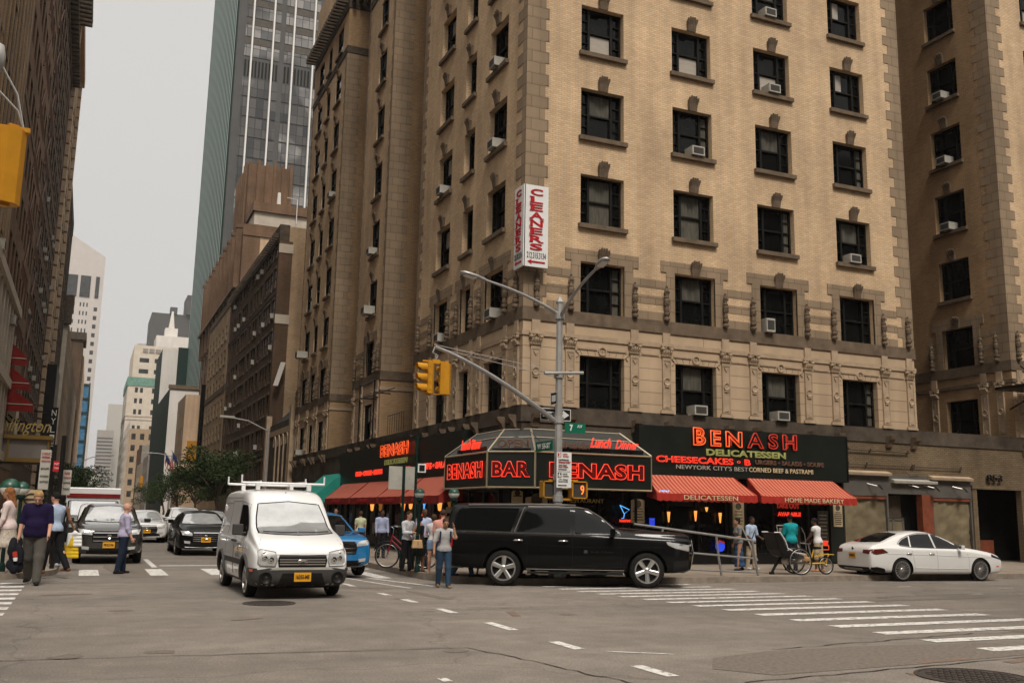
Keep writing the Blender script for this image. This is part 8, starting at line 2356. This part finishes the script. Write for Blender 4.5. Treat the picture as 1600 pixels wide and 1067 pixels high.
 if look.get('top'):
  F=Field(lo,hi,h);torso(F,.016+f*.25)
  if look.get('hem',-.02)<0 or f>.03:F.ell(base+rx(V(0,f*.5,.02),lean),(.185+f*.9,.135+f*1.3,.15),.05)
  sl=look.get('sleeve',.55)
  for sd in(-1,1):
   if sl>0:arm_(F,sd,.016 if sl<1.2 else .013,sl)
  F.cap(neck-V(0,0,.07),neck-V(0,0,.02),.070,.062,.03)
  F.cut(base+rx(V(0,0,look.get('hem',-.02)),lean),rx(V(0,0,-1),lean));F.cut(neck+V(0,0,.005),V(0,.25,1))
  if sl<=0:
   for sd in(-1,1):F.cut(up_((sd*(sh-.012),0,.4)),V(sd,0,.35))
   F.cut(up_((0,0,.50)),V(0,0,1))
  add(F,'shirt',cloth(look['top']))
 bt=look.get('bottom_len',2.0)
 if look.get('skirt'):
  F=Field(lo,hi,h);F.ell(base+V(0,0,.02),(.175,.125,.12),.03);zb=look['skirt_z']
  mid_=(L[-1][1]+L[1][1])/2
  n_s=5
  for i in range(n_s):
   t_=i/(n_s-1);zc=base[2]-.02-(base[2]-.02-zb-.05)*t_
   yo=np.interp(zc,[min(L[-1][2][2],L[1][2][2]),mid_[2],base[2]],[(L[-1][2][1]+L[1][2][1])/2,mid_[1],0])
   F.ell(V(0,yo,zc),(.165+.05*t_*look.get('flare',1),.115+.07*t_,.16),.05)
  F.cut(V(0,0,zb),V(0,0,-1));F.cut(base+V(0,0,.10),V(0,0,1));add(F,'skirt',cloth(look['skirt'],.35 if look.get('print')else .14,26 if look.get('print')else 9))
 elif look.get('bottom'):
  F=Field(lo,hi,h);F.ell(base+rx(V(0,0,.03),lean),(.163+f*.6,.113+f,.12),.03)
  g=look.get('loose',.014)
  for sd in(-1,1):leg_(F,sd,.010+g*.5,bt,g+.012)
  F.cut(base+rx(V(0,0,.075),lean),rx(V(0,0,1),lean))
  if bt<1.3:
   for sd in(-1,1):pass
  if bt>=2:F.cut(V(0,0,.045),V(0,0,-1))
  add(F,'trousers' if bt>1.3 else 'shorts',cloth(look['bottom']))
  if bt>=1.9 and look.get('belt',True):
   m=MB();m.v=[];n=22
   for zz in(.055,.09):
    for q in range(n):a=2*PI*q/n;m.v.append(tuple(base+rx(V((.176+f*.7)*math.cos(a),(.124+f*1.2)*math.sin(a)+f*.3,zz-.0),lean)))
   m.f=[(q,(q+1)%n,n+(q+1)%n,n+q)for q in range(n)];m.m=[0]*n
   b_=m.build('belt',MT['black'],o,smooth=True);b_.scale=(k,)*3
 for sd in(-1,1):
  an=L[sd][2];F=Field(an-V(.1,.16,.11),an+V(.12,.26,.09),h)
  F.cap(an+V(sd*.01,-.045,-.040),an+V(sd*.02,.135,-.050),.043,.036,.02);F.cap(an+V(0,-.01,.02 if look.get('boots')else-.02),an+V(0,0,-.03),.047,.045,.02)
  F.cut(an+V(0,0,-.077),V(0,0,-1))
  if look.get('sandal'):F.cut(an+V(0,0,-.035),V(0,-.2,1))
  add(F,'shoe',cloth(look.get('shoes',(.015,.012,.010)),.1))
 if look.get('hair'):
  F=Field(head-.24,head+.24 if not look.get('long')else head+.24,h)
  F.ell(hr((0,-.018,.034)),(.084,.098,.092),.01)
  if fem or look.get('thick'):F.ell(hr((0,-.045,.01)),(.088,.082,.095),.02)
  F.cut(hr((0,.045,.035)),rx(V(0,1,-.75),lean+hd));
  if not(fem or look.get('thick')):F.cut(hr((0,-.02,-.035)),rx(V(0,.5,-1),lean+hd))
  add(F,'hair',cloth(HAIRC[look['hair']],.3,20))
  if look.get('long'):
   F=Field(head-V(.2,.25,.42),head+V(.2,.15,.1),h)
   F.cap(hr((0,-.05,.0)),up_((0,-.085,.44)),.075,.05,.02);F.cap(hr((-.055,-.03,-.02)),up_((-.06,-.05,.46)),.03,.022,.03);F.cap(hr((.055,-.03,-.02)),up_((.06,-.05,.46)),.03,.022,.03)
   add(F,'hair',cloth(HAIRC[look['hair']],.3,20))
  if look.get('bun'):
   F=Field(hr((0,-.1,.08))-.09,hr((0,-.1,.08))+.09,h);F.ell(hr((0,-.10,.075)),(.045,.045,.042));add(F,'hair_bun',cloth(HAIRC[look['hair']],.3,20))
 m=MB()
 for s_ in(-1,1):
  e_=hr((s_*.030,.080,.008));m.lathe([(.0005,-.009),(.008,-.005),(.010,0),(.008,.005),(.0005,.009)],tuple(e_),8)
 e_=m.build('eyes',MT['black'],o,smooth=True);e_.scale=(k,)*3
 info=dict(o=o,k=k,A=A,L=L,base=base,neck=neck,head=head,up=up_,hr=hr,rx=rx,V=V,lean=lean)
 return info
def hand_world(I,sd,extra=.09):
 p=(I['A'][sd][2]+I['A'][sd][3]*extra)*I['k']
 return I['o'].matrix_basis@Vector(p)
def part(I,name,mb,m_,smooth=60):
 q=mb.build(name,m_,I['o'],smooth=smooth);q.scale=(I['k'],)*3;return q
def toward(x,y,extra=0):return math.degrees(math.atan2(-x,-y))+extra
P=person('heavy fair-haired man in dark purple polo and grey trousers walking with his head bowed',-.88,23.05,.0,2.02,toward(-.9,23)+6,dict(legs=((14,4),(-10,16)),arms=((8,12,26,4),(2,14,14,0)),lean=6,head=30),
dict(fat=.036,top=(.012,.007,.034),sleeve=.95,bottom=(.085,.078,.066),loose=.022,hair='blond',shoes=(.012,.010,.009),hem=-.05),res=.012)
hw_=hand_world(P,1)
o=wthing('jacket','black jacket with a red patch hanging from the hand of the man in purple','jacket',tuple(hw_))
m=MB();rnd=random.Random(4);F=Field(np.array(hw_)-(.30,.25,.78),np.array(hw_)+(.25,.25,.12),.02)
for q in range(16):F.ell(np.array(hw_)+(rnd.uniform(-.12,.09),rnd.uniform(-.07,.07),-.05-.55*rnd.random()),(rnd.uniform(.05,.09),rnd.uniform(.04,.08),rnd.uniform(.08,.16)),.04)
F.cap(np.array(hw_)+(0,0,.02),np.array(hw_)+(-.02,0,-.2),.03,.07,.04)
j=F.mesh('cloth',cloth((.010,.010,.014)));j.parent=o;j.location=-Vector(hw_)
m=MB();m.tube([tuple(hw_+Vector((-.03,-.10,-.22))),tuple(hw_+Vector((-.01,-.13,-.32)))],[.05,.045],8);m.build('red_patch',MT['red_cloth'],o,smooth=True)
m=MB();m.tube([tuple(hw_+Vector((-.01,-.12,-.33))),tuple(hw_+Vector((.0,-.13,-.40)))],[.045,.035],8);m.build('white_patch',MT['white_sign'],o,smooth=True)
hw_=hand_world(P,-1)
o=wthing('umbrella','short black folded umbrella held by the man in purple','umbrella',tuple(hw_))
m=MB();m.tube([tuple(hw_+Vector((0,-.02,.06))),tuple(hw_+Vector((.02,0,-.06))),tuple(hw_+Vector((.10,.05,-.36))),tuple(hw_+Vector((.11,.06,-.44)))],[.015,.03,.035,.008],8);m.build('folded_canopy',MT['black'],o,smooth=True)
P=person('woman in a white striped top and pale printed skirt, cut by the left edge',-1.50,24.7,LWALK,1.95,-75,dict(legs=((20,8),(-16,14)),arms=((6,8,20,0),(-4,8,14,0)),lean=4),
dict(fem=True,top=(.62,.50,.47),sleeve=1.7,skirt=(.46,.40,.33),skirt_z=.52,hair='red',long=True,skin='tan',shoes=(.30,.17,.10),sandal=True,**{'print':True}))
P=person('woman seen from behind in an orange red tank top with a blond bun',-1.52,28.2,LWALK,1.88,20,dict(legs=((12,8),(-12,10)),arms=((0,14,20,0),(8,14,20,0))),
dict(fem=True,top=(.62,.055,.02),sleeve=0,bottom=(.012,.012,.018),hair='blond',bun=True,skin='tan',shoes=(.03,.03,.04)))
P=person('dark-haired man in a pale blue shirt and black trousers behind the man in purple',-.56,24.75,LWALK,1.84,-50,dict(legs=((14,6),(-14,16)),arms=((-8,8,12,0),(14,8,18,0)),lean=3),
dict(top=(.36,.44,.56),sleeve=1.7,bottom=(.010,.010,.011),hair='black',shoes=(.14,.06,.025)))
P=person('dark-haired woman in a black top carrying shopping bags at the left kerb',-.55,27.4,LWALK,1.82,15,dict(legs=((10,6),(-10,10)),arms=((0,8,10,0),(16,12,30,-6))),
dict(fem=True,top=(.010,.010,.012),sleeve=0,bottom=(.012,.012,.014),hair='black',long=True,skin='tan',shoes=(.5,.48,.5)))
hw_=hand_world(P,1)
for i,(nm,mt_,dz,w,dx)in enumerate((('white',MT['white_sign'],-.05,.17,.03),('yellow',cloth((.62,.40,.02)),-.34,.20,-.05))):
 o=wthing('shopping_bag','%s plastic shopping bag carried by the woman in black%s'%(nm,', the upper one' if i==0 else ', the lower one'),'bag',tuple(hw_),'shopping bags of the woman in black')
 F=Field(np.array(hw_)+(-.35,-.3,-.75),np.array(hw_)+(.35,.3,.1),.018);c0=np.array(hw_)+(dx,0,dz-.20)
 for q in range(7):F.cap(c0+(-w*.8,0,-.15+q*.045),c0+(w*.8,(q%2)*.03,-.15+q*.045),.06-q*.003,.055-q*.004,.012)
 F.cap(c0+(0,0,.15),np.array(hw_)+(0,0,-.02),w*.4,.012,.05);F.cut(c0-(0,0,.19),(0,0,-1))
 q=F.mesh('bag',mt_);q.parent=o;q.location=-Vector(hw_)
P=person('bald man in a lavender shirt and navy trousers standing on the zebra crossing',.98,26.4,0,1.74,78,dict(legs=((5,2),(-7,4)),arms=((-6,5,18,0),(4,6,22,0)),lean=-1),
dict(fat=.018,top=(.40,.37,.50),sleeve=1.45,bottom=(.012,.018,.034),skin='fair',shoes=(.012,.010,.010)))
P=person('young man in a white shirt and black trousers facing the woman in black',8.22,26.0,WALK,1.62,150,dict(legs=((3,0),(-4,3)),arms=((6,7,12,0),(14,8,78,30))),
dict(top=(.62,.62,.64),sleeve=1.9,bottom=(.010,.010,.011),hair='brown',skin='fair'))
P=person('woman in a sleeveless black dress seen from behind with a tan handbag',8.50,25.75,WALK,1.52,-35,dict(legs=((3,0),(-3,2)),arms=((30,8,70,10),(0,6,12,0))),
dict(fem=True,top=(.010,.010,.010),sleeve=0,skirt=(.010,.010,.010),skirt_z=.48,flare=.3,hair='black',thick=True,skin='tan',shoes=(.25,.12,.07)))
hw_=Vector((8.30,25.35,.80))
o=wthing('handbag','tan leather handbag on the arm of the woman in the black dress','handbag',tuple(hw_))
m=MB();m.prism([(-.15,.0),(.15,.0),(.12,.22),(-.12,.22)],lambda u,v,h:(hw_.x+u,hw_.y+h,hw_.z-.12+v),-.06,.06);m.build('bag_body',cloth((.50,.33,.17)),o,bevel=.02)
m=MB();m.tube([(hw_.x-.07,hw_.y,hw_.z+.10),(hw_.x-.06,hw_.y,hw_.z+.22),(hw_.x+.05,hw_.y,hw_.z+.24),(hw_.x+.07,hw_.y,hw_.z+.10)],.009,6);m.box(hw_.x-.02,hw_.x+.02,hw_.y-.065,hw_.y-.06,hw_.z-.04,hw_.z+.06);m.build('handle',cloth((.34,.20,.09)),o)
P=person('tall man in a light blue shirt and black trousers behind the group, facing the camera',9.0,27.0,WALK,1.72,170,dict(legs=((3,0),(-4,4)),arms=((2,10,10,0),(4,10,14,0)),head=8),
dict(fat=.015,top=(.40,.44,.58),sleeve=1.85,bottom=(.009,.009,.010),skin='dark'))
P=person('woman in a white printed top and denim shorts seen from behind, with a floral bag',8.62,24.95,WALK,1.56,12,dict(legs=((4,2),(-5,4)),arms=((20,8,60,20),(4,8,20,0))),
dict(fem=True,top=(.48,.46,.46),sleeve=.5,bottom=(.16,.24,.36),bottom_len=.42,hair='brown',thick=True,skin='fair',shoes=(.45,.38,.30),sandal=True,hem=.04,**{'print':True}))
P=person('man in a pink t-shirt and navy shorts, seen from behind',8.55,24.05,WALK,1.68,25,dict(legs=((4,0),(-6,4)),arms=((6,10,20,0),(10,8,40,0))),
dict(top=(.60,.28,.23),sleeve=.8,bottom=(.022,.032,.062),bottom_len=1.05,hair='brown',skin='fair',shoes=(.03,.03,.03)))
P=person('bearded man in a grey t-shirt and jeans walking and holding his hand to his face',7.98,22.3,road_z(8,22.3),1.66,188,dict(legs=((10,4),(-8,10)),arms=((58,8,118,14),(6,16,14,0)),lean=3,head=16),
dict(top=(.36,.355,.35),sleeve=.9,bottom=(.028,.055,.095),hair='brown',thick=False,skin='tan',shoes=(.20,.12,.06),boots=True),res=.011)
I_=P
m=MB();
for sd in(-1,1):m.tube([tuple(I_['up']((sd*.13,-.10,.30))),tuple(I_['up']((sd*.13,-.06,.53))),tuple(I_['up']((sd*.13,.11,.45))),tuple(I_['up']((sd*.14,.10,.20)))],.022,6)
part(I_,'backpack_strap',m,cloth((.015,.018,.035)))
P=person('person in jeans behind the rear of the black car, legs visible',8.98,23.55,WALK,1.58,120,dict(legs=((16,4),(-14,14)),arms=((0,6,12,0),(0,6,12,0))),dict(top=(.05,.06,.08),bottom=(.03,.055,.10),hair='black',skin='tan',shoes=(.015,.02,.03)),res=.014)
P=person('person in black trousers behind the middle of the black car, legs visible',10.75,23.5,WALK,1.55,100,dict(legs=((14,4),(-12,14)),arms=((0,6,12,0),(0,6,12,0))),dict(top=(.10,.03,.02),bottom=(.010,.009,.009),hair='black',skin='dark',shoes=(.10,.03,.02)),res=.014)
P=person('person in rolled blue jeans behind the front door of the black car',11.75,23.4,WALK,1.55,90,dict(legs=((6,0),(-5,4)),arms=((0,6,12,0),(0,6,12,0))),dict(top=(.05,.06,.08),bottom=(.025,.06,.13),hair='black',skin='tan',shoes=(.012,.012,.015)),res=.014)
P=person('woman in a grey top and long dark blue skirt looking left, by the railing',18.75,25.3,WALK,1.60,-80,dict(legs=((8,4),(-8,6)),arms=((10,10,70,20),(-4,12,20,0))),
dict(fem=True,top=(.16,.155,.15),sleeve=.7,skirt=(.03,.06,.12),skirt_z=.12,flare=.6,hair='black',bun=True,skin='tan',shoes=(.02,.02,.02)))
P=person('man in a pale blue shirt with a shoulder strap and beige trousers at the window',19.45,25.6,WALK,1.66,165,dict(legs=((4,2),(-5,4)),arms=((10,12,60,20),(4,10,40,20))),
dict(top=(.36,.44,.56),sleeve=.9,bottom=(.42,.34,.24),hair='black',skin='dark',shoes=(.5,.5,.48)))
m=MB();m.tube([tuple(P['up']((-.16,.02,.50))),tuple(P['up']((-.04,.125,.34))),tuple(P['up']((.10,.13,.12))),tuple(P['up']((.16,.05,.02)))],.016,6);part(P,'bag_strap',m,MT['black'])
m=MB();m.obox(tuple(P['up']((.17,.06,-.05))),(.03,0,0),(0,.11,0),(0,0,.09));part(P,'shoulder_bag',m,MT['black'])
P=person('man in a teal t-shirt seen from behind next to the pedicab',20.55,25.0,WALK,1.74,5,dict(legs=((3,0),(-3,0)),arms=((14,8,50,10),(14,8,50,10))),dict(fat=.015,top=(.01,.26,.28),sleeve=.95,bottom=(.012,.014,.022),hair='black',skin='dark',hem=-.10,belt=False))
P=person('man in a white sleeveless vest and beige shorts leaning over the pedicab',21.1,24.4,WALK,1.66,-25,dict(legs=((5,2),(-4,2)),arms=((24,6,20,0),(24,6,20,0)),lean=8),dict(top=(.62,.60,.58),sleeve=.18,bottom=(.42,.33,.21),bottom_len=1.15,hair='black',skin='dark',shoes=(.4,.2,.1),belt=False))
P=person('man in a pale blue shirt on the pavement beyond the blue car',9.55,33.2,WALK,1.66,180,dict(),dict(top=(.30,.33,.46),sleeve=1.8,bottom=(.012,.012,.014),hair='black',skin='dark'),res=.016)
P=person('woman in a pale yellow top on the pavement beyond the blue car',9.35,35.3,WALK,1.60,10,dict(),dict(fem=True,top=(.45,.46,.30),sleeve=.6,bottom=(.02,.02,.03),hair='brown',skin='fair'),res=.016)
P=person('man in a grey top on the pavement, leftmost beyond the blue car',8.95,37.5,WALK,1.70,200,dict(),dict(top=(.10,.11,.11),sleeve=.8,bottom=(.02,.02,.03),hair='black',skin='tan'),res=.016)
for i,(x,y)in enumerate(((8.95,52),(9.5,54),(9.0,57),(9.7,60))):
 P=person(['far pedestrian in a red top, nearest of the four below the trees','far pedestrian in a dark top below the trees','far pedestrian in a pale top below the trees','farthest of the four pedestrians below the trees'][i],x,y,WALK,1.7,180 if i%2 else 0,dict(legs=((12,4),(-12,12))),dict(top=((.40,.06,.05),(.04,.05,.07),(.45,.43,.40),(.10,.14,.22))[i],sleeve=.8,bottom=(.03,.03,.05),hair='black',skin='tan'),res=.022,group='far pedestrians on the right pavement')
 # -- tidy
for ob in bpy.data.objects:
 if '_world' in ob:del ob['_world']
